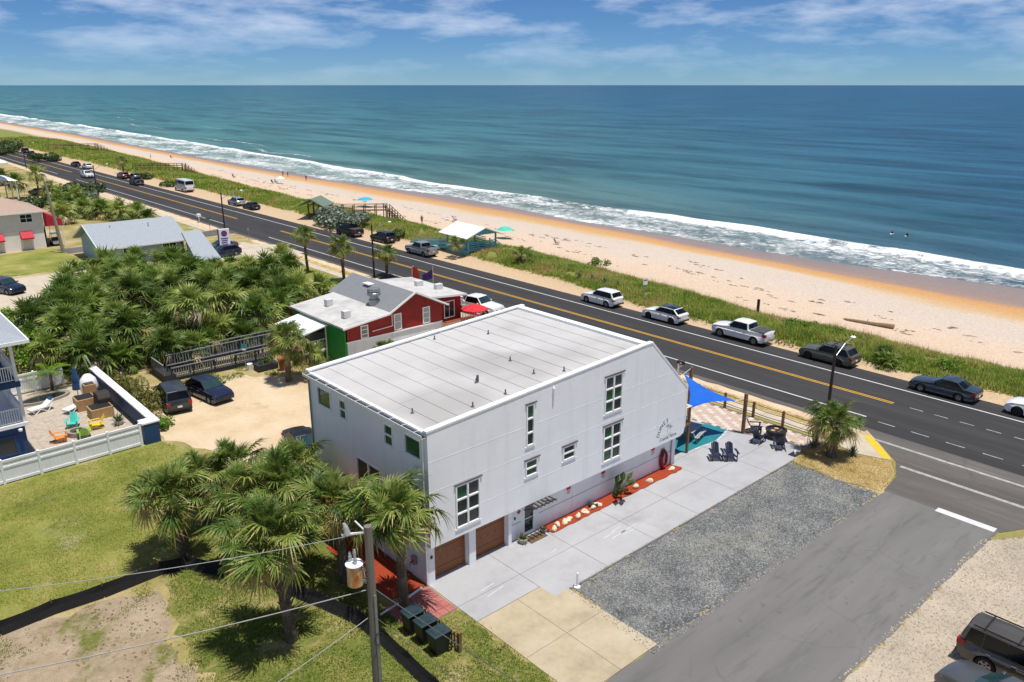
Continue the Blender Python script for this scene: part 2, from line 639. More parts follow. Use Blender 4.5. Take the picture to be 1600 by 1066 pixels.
def in_polygon(x, y, P):
    c = False
    for i in range(len(P)):
        (x0, y0), (x1, y1) = P[i][:2], P[i - 1][:2]
        if (y0 > y) != (y1 > y) and x < (x1 - x0) * (y - y0) / (y1 - y0) + x0:
            c = not c
    return c


m_st = [pm('stone_mid', al('#7b7f80'), al('#8f9292'), 5, 0.9), pm('stone_pale', al('#b9b8b1'), al('#cdcbc2'), 5, 0.9), pm('stone_dark', al('#55595a'), al('#656868'), 5, 0.9)]
stones('gravel_stones', 'loose grey stones of the gravel bed and its spilled edges', [(23.7, 22.6), (44.4, 22.5), (44.3, 16.7), (23.2, 16.9)], 19000, 0.034, m_st, 3, 0.026)
m_st2 = [pm('shell_pale', al('#d9cdb9'), al('#e8dcc8'), 5, 0.9), pm('shell_tan', al('#b5a58e'), al('#c6b69e'), 5, 0.9)]
stones('dirt_clods', 'loose clods and pebbles on the bare dirt', [(-5, 17), (8.4, 17), (8.6, 36), (-5, 36)], 3000, 0.06, [pm('clod_tan', al('#a8967c'), al('#bfae94'), 5, 0.95), pm('clod_dark', al('#857556'), al('#978768'), 5, 0.95)], 5, 0.03)
stones('shell_stones', 'loose pale shell stones of the gravel lot and road edge', [(26, 10.95), (43.5, 10.95), (46.5, 8.5), (46, 3), (26, 3)], 9000, 0.05, m_st2, 4, 0.02)

# steel edging along the gravel
for i in range(5):
    xa = 24.4 + i * 4.0
    tag(MB().box(xa, xa + 3.4, 22.40, 22.46, -0.05, 0.075).build('edging_strip', pm('edging_steel', '#6e6a66', '#857f78', 3, 0.6)),
        ['brown edging strip by the white marker post', 'second edging strip from the driveway apron, between gravel and concrete', 'middle edging strip between gravel and painted concrete',
         'fourth edging strip from the driveway apron, beside the gravel', 'edging strip at the ocean end of the gravel bed'][i], 'edging', 'edging strips along the gravel')
# faint tyre and paint scuffs on the drive
for (x, y, l, a) in ((28.9, 24.4, 1.0, 0.05), (29.3, 24.1, 1.2, 0.08), (29.9, 23.9, 0.9, 0.02), (30.2, 24.15, 1.3, 0.06), (29.6, 24.55, 0.8, 0.1), (21.0, 25.2, 0.9, 0.1), (21.1, 24.7, 1.1, 0.12), (25.6, 25.3, 0.5, 0.2)):
    MB().cbox((x, y, 0.040), (l, 0.07, 0.004), a).build('paint_scuff', pm('scuff_white', al('#dcdce0'), al('#c9c9ce'), 9, 0.8), drive)

# ------------------------------------------------------------------ coast road and the side street
tag(MB().box(53.0, 64.6, -160, 900, -0.1, 0.030).build('coast_road', m_road), kind='structure')
sheet('road_edge_strip', [(52.3, 21.5), (53.3, 21.5), (53.2, 300), (52.6, 300)], 0.024, m_midroad, 11, 0.12, 1.0)
for (x, w, y0, y1, m) in ((54.9, 0.15, 22.6, 119, m_white_line), (54.9, 0.15, 136, 228, m_white_line), (54.9, 0.15, 246, 420, m_white_line), (62.25, 0.15, -40, 420, m_white_line)):
    tag(MB().box(x - w / 2, x + w / 2, y0, y1, 0.0, 0.0345).build('edge_line', m), kind='structure')
for (y0, y1) in ((22.4, 123), (140, 226), (248, 420)):
    for dx in (-0.13, 0.13):
        tag(MB().box(58.93 + dx - 0.065, 58.93 + dx + 0.065, y0, y1, 0.0, 0.0345).build('centre_line', m_yellow_line), kind='structure')
for k in range(9):
    y = 21.2 - k * 1.75
    tag(MB().box(58.9, 59.0, y - 0.95, y, 0.0, 0.0345).build('guide_dash', m_faded_line), kind='structure')
for k in range(6):
    y = 21.6 - k * 2.3
    tag(MB().box(54.55, 54.65, y - 1.2, y, 0.0, 0.0345).build('guide_dash', m_faded_line), kind='structure')
sheet('side_street', [(-60, 10.9), (20, 10.9), (35, 10.7), (44.9, 10.6), (44.9, 16.7), (36.3, 17.1), (20.5, 17.15), (-60, 17.15)], 0.026, m_oldroad, 12, 0.07, 0.7)
sheet('street_mouth', [(44.8, 10.5), (46.5, 9.6), (49.0, 6.5), (53.2, 3.5), (53.2, 22.0), (51.6, 20.4), (49.2, 18.0), (47.2, 17.1), (44.8, 16.8)], 0.028, m_midroad, 13, 0.0)
for args in ((51.5, 0.26, 6.2, 20.5), (48.7, 0.30, 7.4, 17.5)):
    x, w, y0, y1 = args
    tag(MB().box(x - w / 2, x + w / 2, y0, y1, 0.0, 0.0335).build('crosswalk_line', m_faded_line), kind='structure')
tag(MB().box(44.55, 45.08, 10.75, 13.8, 0.0, 0.0345).build('stop_bar', m_white_line), kind='structure')
# sidewalk, verge and the sand shoulder between the lots and the road
walk = tag(MB().box(49.1, 50.35, 21.6, 118, -0.05, 0.03).build('sidewalk', MATS['joint_dark']), kind='structure')
for k in range(62):
    y = 21.6 + k * 1.55
    MB().box(49.11, 50.34, y + 0.012, y + 1.538, -0.04, 0.044 + 0.004 * rnd.random()).build('sidewalk_slab', m_walk, walk)
walk2 = tag(MB().box(49.6, 50.9, 131, 240, -0.05, 0.03).build('sidewalk', MATS['joint_dark']), kind='structure')
for k in range(36):
    y = 131 + k * 3.0
    MB().box(49.61, 50.89, y + 0.015, y + 2.985, -0.04, 0.044).build('sidewalk_slab', m_walk, walk2)
sheet('verge', [(50.35, 22.4), (51.5, 22.0), (51.5, 117), (50.35, 117)], 0.016, m_dunegrass, 14, 0.12)
sheet('sand_shoulder', [(51.3, 21.8), (52.6, 21.6), (52.8, 118), (51.4, 118)], 0.021, m_shoulder, 15, 0.12)
sheet('sand_shoulder', [(50.9, 132), (53.1, 132), (53.1, 330), (50.9, 330)], 0.019, m_shoulder, 16, 0.15)
sheet('corner_island', [(44.3, 22.35), (44.0, 19.4), (44.6, 16.95), (47.3, 17.25), (49.0, 18.2), (48.3, 20.2), (48.6, 22.4), (46.6, 22.95)], 0.03, m_dunegrass, 17, 0.08)
sheet('corner_walk', [(49.1, 18.3), (49.3, 18.35), (51.6, 20.7), (51.5, 21.8), (49.1, 22.2), (48.7, 21.4), (48.4, 20.2)], 0.042, m_walk, 18, 0.0, thick=0.1)
tag(MB().slab([(49.0, 18.75), (49.32, 18.35), (51.75, 20.75), (51.35, 21.15)], 0.02, 0.052).build('yellow_ramp', m_yellow_curb), kind='structure')
# northern side street, drives and lawns further up the road
sheet('northern_street', [(-60, 121.5), (24, 121.8), (27, 126), (53.2, 126), (53.2, 131), (-60, 128)], 0.013, m_midroad, 19, 0.0)
sheet('clinic_drive', [(40.5, 105), (53.2, 104), (53.2, 112), (50, 116), (43, 117), (40.5, 112)], 0.033, m_walk, 20, 0.0)
sheet('clinic_drive', [(2, 97), (22, 97.5), (27.5, 108), (27.5, 114), (2, 112)], 0.017, m_walk, 21, 0.1)
sheet('lawn', [(33, 80), (48.8, 76), (49.0, 103.6), (40.4, 104.6), (36, 100)], 0.015, m_lawn, 22, 0.3)
sheet('lawn', [(12, 115.5), (28, 114.8), (28, 121), (27, 131.8), (12, 131.5)], 0.022, m_lawn, 23, 0.3)
sheet('lawn', [(42, 135), (48.8, 131.5), (48.8, 190), (44, 170)], 0.015, m_lawn, 24, 0.3)

# ------------------------------------------------------------------ dune and beach
V_ = ([-160, 16, 27, 36, 53, 67, 92, 159, 240, 1600], [67.5, 67.0, 65.9, 65.5, 66.2, 68.0, 69.0, 69.8, 70.0, 70.0])
E_ = ([-160, 20, 45, 67, 86, 117, 157, 197, 300, 446, 1600], [75.4, 75.6, 76.2, 79.0, 80.4, 82.5, 82.3, 84.5, 92.0, 97.5, 110.0])
D_ = ([-160, 26, 52, 88, 121, 168, 300, 500, 1600], [103, 103.6, 106.8, 109.0, 109.0, 108.0, 111.0, 117.0, 132.0])
O_ = ([-160, 30, 56, 96, 136, 193, 270, 500, 1600], [115, 115, 115.0, 118.0, 119.0, 119.5, 118.0, 126.0, 141.0])
W_ = ([-160, 20, 34, 50, 72, 101, 122, 145, 169, 226, 280, 337, 577, 765, 1600], [131.5, 130.5, 129.2, 127.0, 124.8, 125.4, 124.6, 127.5, 128.4, 124.0, 126.5, 126.0, 135.0, 136.0, 152.0])


def iv(tab, y):
    return np.interp(y, tab[0], tab[1])


def vnoise(x, y, seed=0, oct=4):
    """cheap smooth value noise for terrain"""
    rs = np.random.RandomState(seed)
    tab = rs.rand(256, 256)
    out = np.zeros_like(x, dtype=float)
    amp, tot = 1.0, 0.0
    for o in range(oct):
        xi, yi = np.floor(x).astype(int), np.floor(y).astype(int)
        fx, fy = x - xi, y - yi
        fx = fx * fx * (3 - 2 * fx)
        fy = fy * fy * (3 - 2 * fy)
        g = lambda a, b: tab[a & 255, b & 255]
        out += amp * ((g(xi, yi) * (1 - fx) + g(xi + 1, yi) * fx) * (1 - fy) + (g(xi, yi + 1) * (1 - fx) + g(xi + 1, yi + 1) * fx) * fy)
        tot += amp
        amp *= 0.5
        x, y = x * 2.03 + 11.3, y * 2.03 + 5.7
    return out / tot - 0.5


SEA = -4.9
B_ = ([-160, 20, 37, 58, 84, 118, 129, 187, 250, 332, 535, 1600], [139, 139.5, 140.8, 142.8, 144.6, 145.4, 144.9, 143.5, 146, 151, 162, 185])   # line of the outer break


def beach_height(x, y):
    """terrain height and band coordinate seaward of the road"""
    x, y = np.asarray(x, float), np.asarray(y, float)
    v, e, d, o, w = (iv(t, y) for t in (V_, E_, D_, O_, W_))
    s = np.select([x < v, x < e, x < d, x < o, x < w],
                  [(x - 64.3) / (v - 64.3), 1 + (x - v) / (e - v), 2 + (x - e) / (d - e), 3 + (x - d) / (o - d), 4 + (x - o) / (w - o)], 5 + (x - w) / 60)
    z = np.interp(s, [0, 0.8, 1.25, 1.6, 2.0, 2.15, 3.0, 4.0, 5.0, 6.0], [0.012, 0.03, 0.55, 0.40, -1.0, -1.6, -3.2, -4.1, SEA + 0.02, -9.0])
    veg = np.clip((s - 0.85) / 0.3, 0, 1) * np.clip((2.15 - s) / 0.3, 0, 1)
    z = z + veg * vnoise(x / 4.0, y / 4.0, 3) * 1.1 + np.clip((s - 2.0) / 0.3, 0, 1) * np.clip((5 - s), 0, 1) * (vnoise(x / 9.0, y / 14.0, 5) * 0.25 + vnoise(x / 1.2, y / 1.2, 8, 3) * 0.10 * np.clip(3.0 - s, 0, 1))
    return z, s


def grid_mesh(name, X, Y, Z, mat, attrs=None, smooth=True):
    nr, nc = X.shape
    me = bpy.data.meshes.new(name)
    co = np.stack([X, Y, Z], -1).reshape(-1, 3)
    i = np.arange(nr - 1)[:, None] * nc + np.arange(nc - 1)[None, :]
    q = np.stack([i, i + 1, i + nc + 1, i + nc], -1).reshape(-1, 4)
    me.vertices.add(len(co))
    me.vertices.foreach_set('co', co.astype(np.float32).ravel())
    me.loops.add(q.size)
    me.loops.foreach_set('vertex_index', q.ravel().astype(np.int32))
    me.polygons.add(len(q))
    me.polygons.foreach_set('loop_start', np.arange(0, q.size, 4, dtype=np.int32))
    me.polygons.foreach_set('loop_total', np.full(len(q), 4, dtype=np.int32))
    me.update(calc_edges=True)
    me.polygons.foreach_set('use_smooth', np.full(len(q), smooth))
    for k, a in (attrs or {}).items():
        at = me.attributes.new(k, 'FLOAT', 'POINT')
        at.data.foreach_set('value', a.astype(np.float32).ravel())
    me.materials.append(mat)
    o = bpy.data.objects.new(name, me)
    link(o)
    return o


t = NT('beach_sand')
g = t.coord('World')
s = t.attr('band')
n_big = t.noise(0.09, 5, 0.6, g, (1.0, 0.45, 1))
n_mid = t.noise(0.7, 5, 0.65, g, (1.0, 0.6, 1))
sn = t.math('ADD', s, t.math('ADD', t.math('MULTIPLY', t.math('SUBTRACT', n_big, 0.5), 0.55), t.math('MULTIPLY', t.math('SUBTRACT', n_mid, 0.5), 0.18)))
col = t.ramp(t.math('DIVIDE', sn, 6.0), [
    (0.03, al('#e8ccaa')), (0.155, al('#e3c8a2')), (0.185, al('#969a50')), (0.30, al('#8f994e')), (0.345, al('#f0d6bb')), (0.40, al('#f2dac2')),
    (0.455, al('#e8dacc')), (0.488, al('#e9d8c4')), (0.515, al('#e8c596')), (0.56, al('#e6b67c')), (0.622, al('#e2ab70')), (0.646, al('#cba286')), (0.672, al('#b59a8a')), (0.86, al('#a19188'))])
sp = t.noise(3.5, 5, 0.7, g)
col = t.mix(t.ramp(sp, [(0.35, (0.35, 0.35, 0.35)), (0.6, (0, 0, 0))]), col, al('#b59a7c'), 'MULTIPLY')
wet = t.ramp(t.math('DIVIDE', sn, 6.0), [(0.655, (0.85, 0.85, 0.85)), (0.72, (0.28, 0.28, 0.28))])
t.set(Base_Color=col, Roughness=wet, Specular_IOR_Level=0.35)
t.bump(t.math('ADD', t.noise(2.2, 4, 0.65, g), t.math('MULTIPLY', t.noise(14, 3, 0.6, g), 0.4)),
       0.8, 0.12)
m_beach = t.m

ys = np.concatenate([np.arange(-150, 0, 10), np.arange(0, 160, 1.1), np.arange(160, 420, 3), np.arange(420, 1600, 20)])
cols = np.concatenate([np.linspace(0, 1, 7)[:-1], np.linspace(1, 2.2, 26)[:-1], np.linspace(2.2, 5, 52)[:-1], np.linspace(5, 6, 8)])
YY = np.repeat(ys[:, None], len(cols), 1)
bx = np.stack([np.full_like(ys, 64.3), iv(V_, ys), iv(E_, ys), iv(D_, ys), iv(O_, ys), iv(W_, ys), iv(W_, ys) + 60], 1)
XX = np.stack([np.interp(cols, np.arange(7), row) for row in bx], 0)
ZZ, SS = beach_height(XX, YY)
tag(grid_mesh('beach', XX, YY, ZZ, m_beach, {'band': SS}), kind='structure')

gx, gy = np.meshgrid(np.arange(-8, 9.01, 0.12), np.arange(15, 37.01, 0.12))
hz = vnoise(gx / 2.6, gy / 2.6, 61, 5) * 0.75 + vnoise(gx / 0.45, gy / 0.45, 62, 4) * 0.34
fade = np.clip((8.6 - gx) / 1.6, 0, 1) * np.clip((36.6 - gy) / 1.5, 0, 1) * np.clip((gy - 15) / 2, 0, 1)
tag(grid_mesh('dirt_mounds', gx, gy, np.clip(hz + 0.03, -0.05, None) * fade - 0.06 * (1 - fade) + 0.0, m_dirt), kind='structure')

# ------------------------------------------------------------------ ocean
t = NT('sea_water')
g = t.coord('World')
o = t.attr('offshore')
lo = t.math('DIVIDE', t.math('LOGARITHM', t.math('ADD', o, 1.0), 10.0), 4.0)
nb = t.noise(0.012, 5, 0.6, g, (1.0, 0.35, 1))
lo2 = t.math('ADD', lo, t.math('MULTIPLY', t.math('SUBTRACT', nb, 0.5), 0.10))
base = t.ramp(lo2, [(0.20, lin('#8b958a')), (0.30, lin('#6f857c')), (0.37, lin('#5f7f79')), (0.46, lin('#4d7878')), (0.60, lin('#386b74')), (0.75, lin('#1e5e73')), (0.95, lin('#0d4f70'))])
sep = t.n('ShaderNodeSeparateXYZ')
t.l(g, sep.inputs[0])
north = t.math('DIVIDE', sep.outputs['Y'], t.math('ADD', t.math('ADD', sep.outputs['X'], sep.outputs['Y']), 1.0))
green = t.ramp(t.math('ADD', north, t.math('MULTIPLY', t.math('SUBTRACT', nb, 0.5), 0.35)), [(0.46, (0, 0, 0)), (0.86, (1, 1, 1))])
base = t.mix(t.math('MULTIPLY', green, 0.38), base, lin('#36887c'))
south = t.ramp(north, [(0.20, (1, 1, 1)), (0.55, (0, 0, 0))])
base = t.mix(t.math('MULTIPLY', south, 0.7), base, lin('#0a5078'))
streak = t.noise(0.05, 6, 0.65, g, (1.0, 0.22, 1), 0.4)
base = t.mix(t.ramp(streak, [(0.38, (0.75, 0.75, 0.75)), (0.60, (0, 0, 0))]), base, lin('#6f9199'), 'MULTIPLY')  # darker swell bands: wave shading put into the water colour
# foam lace: dense at the break, broken up between it and the sand
fd = t.attr('foam')
lace = t.noise(0.55, 6, 0.72, g, (1.0, 0.7, 1), 1.2)
lace2 = t.noise(2.6, 5, 0.7, g, None, 0.8)
lc = t.math('ADD', t.math('MULTIPLY', lace, 0.74), t.math('MULTIPLY', lace2, 0.26))
thr = t.math('SUBTRACT', 0.80, t.math('MULTIPLY', fd, 0.55))
foam = t.math('MULTIPLY', t.math('SUBTRACT', lc, thr), 6.0, True)
col = t.mix(foam, base, lin('#e9eeee'))
t.set(Base_Color=col, Roughness=t.math('ADD', t.math('MULTIPLY', foam, 0.4), 0.28), Specular_IOR_Level=0.20, IOR=1.33)
w1 = t.noise(0.16, 5, 0.6, g, (1.0, 0.35, 1), 0.6)
w2 = t.noise(0.5, 6, 0.7, g, (1.0, 0.6, 1), 0.4)
hgt = t.math('ADD', t.math('MULTIPLY', w1, 1.6), t.math('MULTIPLY', w2, 1.1))
hgt = t.math('ADD', hgt, t.math('MULTIPLY', foam, 0.35))
t.bump(hgt, 0.9, 0.7)
m_sea = t.m

oo = np.concatenate([np.arange(-3, 40, 0.6), np.arange(40, 160, 2.0), np.arange(160, 600, 10), np.geomspace(600, 70000, 26)])
yy = np.concatenate([-np.geomspace(70000, 200, 14), np.arange(-150, 10, 12), np.arange(10, 260, 1.4), np.arange(260, 900, 6), np.geomspace(900, 70000, 26)])
YY = np.repeat(yy[:, None], len(oo), 1)
OO = np.repeat(oo[None, :], len(yy), 0)
XX = iv(W_, YY) + OO
wob = vnoise(YY / 38.0, OO * 0 + 2.2, 21, 3)
wob2 = vnoise(YY / 14.0, OO / 30.0, 22, 3)
near = np.clip((OO + 2) / 14.0, 0, 1) * np.exp(-np.clip(OO - 60, 0, None) / 260.0)
ph = OO / 17.0 * 2 * math.pi + wob * 9.0
swell = np.sin(ph) * 0.17 + np.sin(ph * 0.47 + 1.3 + wob2 * 5) * 0.16 + vnoise(XX / 7.0, YY / 22.0, 24) * 0.4
ZZ = SEA + swell * near
bl = iv(B_, YY) - iv(W_, YY) + wob * 3.5 + 0.7 * np.sin(YY / 11.0)      # line of the breaking wave
gap = np.exp(-((YY - 130) / 9.0) ** 2)                               # one stretch stands up green before it breaks
ridge = np.exp(-((OO - bl) / 1.7) ** 2)
ZZ = ZZ + ridge * (0.45 + 0.25 * wob2) * np.clip((YY - 0) / 20, 0.3, 1)
foam = np.exp(-np.clip(OO - bl, 0, None) ** 2 / 1.2) * np.clip(1.08 - np.clip(bl - OO, 0, None) / 7.5, 0.0, 1)
lace_zone = np.clip((OO + 0.8) / 1.0, 0, 1) * (OO < bl) * (0.66 + 0.5 * vnoise(XX / 6.0, YY / 10.0, 25))
edge = np.exp(-((OO - 0.3 - wob2 * 2.0) / 0.55) ** 2) * 0.72
foam = foam * np.clip(0.95 + 1.2 * vnoise(YY / 17.0, OO / 9.0, 26, 3), 0.3, 1.0)
foam = np.where((YY > 25) & (YY < 125), np.minimum(foam * 1.25, 1), foam)
foam = np.maximum(np.maximum(foam * (1 - gap), lace_zone), edge)
for (yc, ln, of, st) in ((420, 60, 46, 0.75), (330, 45, 34, 0.7), (620, 90, 60, 0.7), (760, 70, 95, 0.7), (1010, 60, 120, 0.75), (1250, 90, 110, 0.7), (560, 40, 90, 0.65)):
    foam = np.maximum(foam, st * np.exp(-((YY - yc) / ln) ** 4) * np.exp(-((OO - of - wob * 14) / 2.2) ** 2))
tag(grid_mesh('ocean', XX, YY, ZZ, m_sea, {'offshore': OO.clip(0), 'foam': foam.clip(0, 1)}), kind='structure')

# ------------------------------------------------------------------ the white house
def wall_mat(name, a, b, streak):
    t = NT(name)
    g = t.coord('Object')
    f = t.noise(0.5, 6, 0.6, g, (1, 1, 2.2))
    col = t.ramp(f, [(0.3, lin(a)), (0.7, lin(b))])
    k = t.ramp(t.noise(1.1, 5, 0.65, g, (1.6, 1.6, 0.18)), [(0.50, (0, 0, 0)), (0.8, (0.6, 0.6, 0.6))])
    col = t.mix(k, col, lin(streak))
    t.set(Base_Color=col, Roughness=0.75, Specular_IOR_Level=0.3)
    t.bump(t.math('ADD', t.noise(5.0, 5, 0.65, g, (0.5, 0.5, 1.5)), t.math('MULTIPLY', t.noise(40, 3, 0.6, g), 0.3)), 0.22, 0.018)
    MATS[name] = t.m
    return t.m


m_white = wall_mat('stucco_white', '#eeeff0', '#f6f6f6', '#dcdcda')
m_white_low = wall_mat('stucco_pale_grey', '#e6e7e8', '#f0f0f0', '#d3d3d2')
m_trim = pm('trim_white', '#ececec', '#f6f6f6', 3, 0.45)
m_roofdeck = pm('roof_lap_grey', '#b3b2b1', '#bdbcbb', 5, 0.8)
m_membrane = pm('roof_membrane', al('#cdcccb', 0.76), al('#d8d7d6', 0.76), 0.5, 0.7, 0.15, 12, 0.01, co='World', c3=al('#bebcba', 0.72))
m_dark = pm('dark_metal', '#1d1d1f', '#29292b', 8, 0.5)
m_greymetal = pm('grey_metal', '#8d8f92', '#a6a8aa', 6, 0.4, metal=0.6)
m_eyebrow = pm('window_hood_bronze', '#5a5552', '#6b6562', 4, 0.6)


def glass(name, c, rough=0.06):
    t = NT(name)
    f = t.noise(0.7, 2, 0.5, t.coord('Object'))
    t.set(Base_Color=t.ramp(f, [(0.3, lin(c)), (0.7, tuple(v * 1.5 for v in lin(c)[:3]) + (1,))]), Roughness=rough, Specular_IOR_Level=0.35 if name.startswith('car') else 0.6)
    MATS[name] = t.m
    return t.m


m_glass = glass('glass_dark', '#1d2826')
m_glass_green = glass('glass_green_reflection', '#1d4a30')  # lawn and trees reflected in the panes, put into their colour
m_glass_blind = glass('glass_blind', '#3b4244', 0.12)
m_screen = glass('glass_screened', '#2d3034', 0.4)
m_garage = pm('garage_door_brown', '#7d451f', '#8d5328', 0.9, 0.5, 0.2, 20, stretch=(0.3, 1, 6))
m_wood = pm('timber_weathered', '#6d5033', '#8a6a48', 3, 0.8, 0.3, 18, stretch=(1, 1, 0.25))
m_cedar = pm('timber_cedar', '#a3602f', '#bb7440', 3, 0.7, 0.3, 18)
m_mulch = pm('red_mulch', '#7c2a10', '#b8481d', 22, 0.95, 1.0, 30, 0.04, co='World', c3='#9a3614')
m_redbrick = pm('red_brick', '#9b5a55', '#b26f69', 3, 0.9, 0.3, 20)

house = thing('white_house', 'large white three-storey house with flat grey roof and two brown garage doors', 'house', (19.0, 26.9, 0.0))
YU, YL, YN = 26.9, 27.4, 38.0          # upper south wall, lower south wall, north wall
XR, XF = 19.0, 38.65                   # rear wall, front wall


def roof_z(x):
    return 8.1 + (x - 19.0) * 0.0503


def rect(x0, x1, z0, z1):
    return [(x0, z0), (x1, z0), (x1, z1), (x0, z1)]


south_win = {'A': (20.52, 22.0, 2.62, 4.93, 2), 'B': (25.08, 25.63, 5.52, 7.80, 1), 'C': (25.03, 25.9, 3.80, 4.73, 0), 'D': (27.75, 28.7, 3.82, 4.66, 0),
             'E': (30.97, 32.42, 5.60, 7.80, 2), 'F': (30.97, 32.47, 2.64, 4.86, 2)}
outer = [(XR, 2.18), (38.2, 2.12), (38.55, 2.25), (XF, 2.6), (XF, 5.3), (34.95, 8.93), (34.4, 8.93), (XR, 8.16)]
MB().panel(outer, [rect(*v[:4]) for v in south_win.values()], lambda a, b, d: (a, YU + d, b), 0.18).build('south_wall', m_white, house, world=True)
outer_n = [(p[0], p[1]) for p in outer]
MB().panel(outer_n, [], lambda a, b, d: (a, YN - d, b), 0.18).build('north_wall', m_white, house, world=True)
# horizontal panel seams of the cladding
for z, x0, x1 in ((6.62, XR, 37.25), (5.08, XR, 38.6), (3.45, XR, 38.6)):
    cuts = sorted([(v[0] - 0.1, v[1] + 0.1) for v in south_win.values() if v[2] - 0.05 < z < v[3] + 0.1])
    a = x0
    for c in cuts + [(x1, x1)]:
        if c[0] - a > 0.1:
            MB().box(a, c[0], YU - 0.005, YU + 0.01, z, z + 0.02).build('wall_seam', m_white, house, world=True)
        a = c[1]


def window_south(x0, x1, z0, z1, cols, Y, parent, gm, fm, hood=True):
    f = MB()
    w = 0.075
    yo, yi = Y - 0.05, Y + 0.10
    f.box(x0, x0 + w, yo, yi, z0, z1).box(x1 - w, x1, yo, yi, z0, z1).box(x0 + w, x1 - w, yo, yi, z0, z0 + w).box(x0 + w, x1 - w, yo, yi, z1 - w, z1)
    if cols == 2:
        xm = (x0 + x1) / 2
        f.box(xm - 0.05, xm + 0.05, yo + 0.005, yi, z0 + w, z1 - w)
        rows = [z0 + w, z0 + (z1 - z0) * 0.335, z0 + (z1 - z0) * 0.66, z1 - w]
        cs = [(x0 + w, xm - 0.05), (xm + 0.05, x1 - w)]
    elif cols == 1:
        rows = [z0 + w, z0 + (z1 - z0) * 0.32, z0 + (z1 - z0) * 0.66, z1 - w]
        cs = [(x0 + w, x1 - w)]
    else:
        rows = [z0 + w, (z0 + z1) / 2, z1 - w]
        cs = [(x0 + w, x1 - w)]
    for r in rows[1:-1]:
        for c in cs:
            f.box(c[0], c[1], yo + 0.01, yi, r - 0.04, r + 0.04)
    win = f.build('window', fm, parent, world=True)
    for c in cs:
        for i in range(len(rows) - 1):
            za = rows[i] + (0.04 if i else 0)
            zb = rows[i + 1] - (0.04 if i < len(rows) - 2 else 0)
            MB().box(c[0], c[1], Y + 0.03, Y + 0.05, za, zb).build('pane', rnd.choice((gm, gm, m_glass_blind, m_glass_green)), win, world=True)
    MB().box(x0 - 0.06, x1 + 0.06, Y - 0.045, Y - 0.002, z0 - 0.07, z0 - 0.002).build('sill', fm, win, world=True)
    if hood:
        MB().box(x0 - 0.08, x1 + 0.16, Y - 0.07, Y - 0.002, z1 + 0.03, z1 + 0.09).build('hood', m_eyebrow, win, world=True)
    return win


for k, (x0, x1, z0, z1, c) in south_win.items():
    window_south(x0, x1, z0, z1, c, YU, house, m_glass, m_trim)

# rear wall (faces away from the ocean)
rear_win = [(35.5, 36.95, 6.48, 7.6, 'fixed'), (33.95, 34.65, 6.42, 7.54, 'hung'), (29.66, 30.45, 6.4, 7.54, 'hung'), (27.38, 28.72, 6.54, 7.6, 'fixed'), (30.97, 33.24, 2.55, 4.77, 'slider')]
MB().panel([(YU + 0.185, 2.18), (YL - 0.21, 2.18), (YL - 0.21, 0.0), (YN - 0.2, 0.0), (YN - 0.2, 8.08), (YU + 0.185, 8.08)], [rect(*r[:4]) for r in rear_win], lambda a, b, d: (XR + d, a, b), 0.18).build('rear_wall', m_white, house, world=True)
for (y0, y1, z0, z1, kd) in rear_win:
    f = MB()
    w = 0.08
    xo, xi = XR - 0.05, XR + 0.1
    f.box(xo, xi, y0, y0 + w, z0, z1).box(xo, xi, y1 - w, y1, z0, z1).box(xo, xi, y0 + w, y1 - w, z0, z0 + w).box(xo, xi, y0 + w, y1 - w, z1 - w, z1)
    ys_, zs_ = [(y0 + w, y1 - w)], [(z0 + w, z1 - w)]
    if kd == 'hung':
        zm = (z0 + z1) / 2
        f.box(xo + 0.01, xi, y0 + w, y1 - w, zm - 0.04, zm + 0.04)
        zs_ = [(z0 + w, zm - 0.04), (zm + 0.04, z1 - w)]
    if kd == 'slider':
        ym = (y0 + y1) / 2
        f.box(xo + 0.01, xi, ym - 0.06, ym + 0.06, z0 + w, z1 - w)
        ys_ = [(y0 + w, ym - 0.06), (ym + 0.06, y1 - w)]
    win = f.build('sliding_door' if kd == 'slider' else 'window', m_trim, house, world=True)
    for a in ys_:
        for b in zs_:
            MB().box(XR + 0.03, XR + 0.05, a[0], a[1], b[0], b[1]).build('pane', m_glass_green if kd != 'slider' else m_screen, win, world=True)
MB().tube([(XR - 0.03, 30.45, 4.35), (XR - 0.14, 30.45, 4.35), (XR - 0.16, 30.45, 4.2)], [0.07, 0.07, 0.1], 10).build('wall_lamp', m_trim, house, world=True)

# interior floor plates keep the light out of the shell
MB().box(XR + 0.25, XF - 0.3, YU + 0.25, YN - 0.25, 2.3, 2.5).build('floor_plate', m_dark, house, world=True)
MB().box(XR + 0.4, XR + 0.5, YU + 0.3, YN - 0.3, 2.6, 7.8).build('inner_partition', m_dark, house, world=True)
MB().box(XR + 0.6, XF - 3.9, YU + 0.75, YU + 0.85, 2.6, 7.9).build('inner_partition', m_dark, house, world=True)

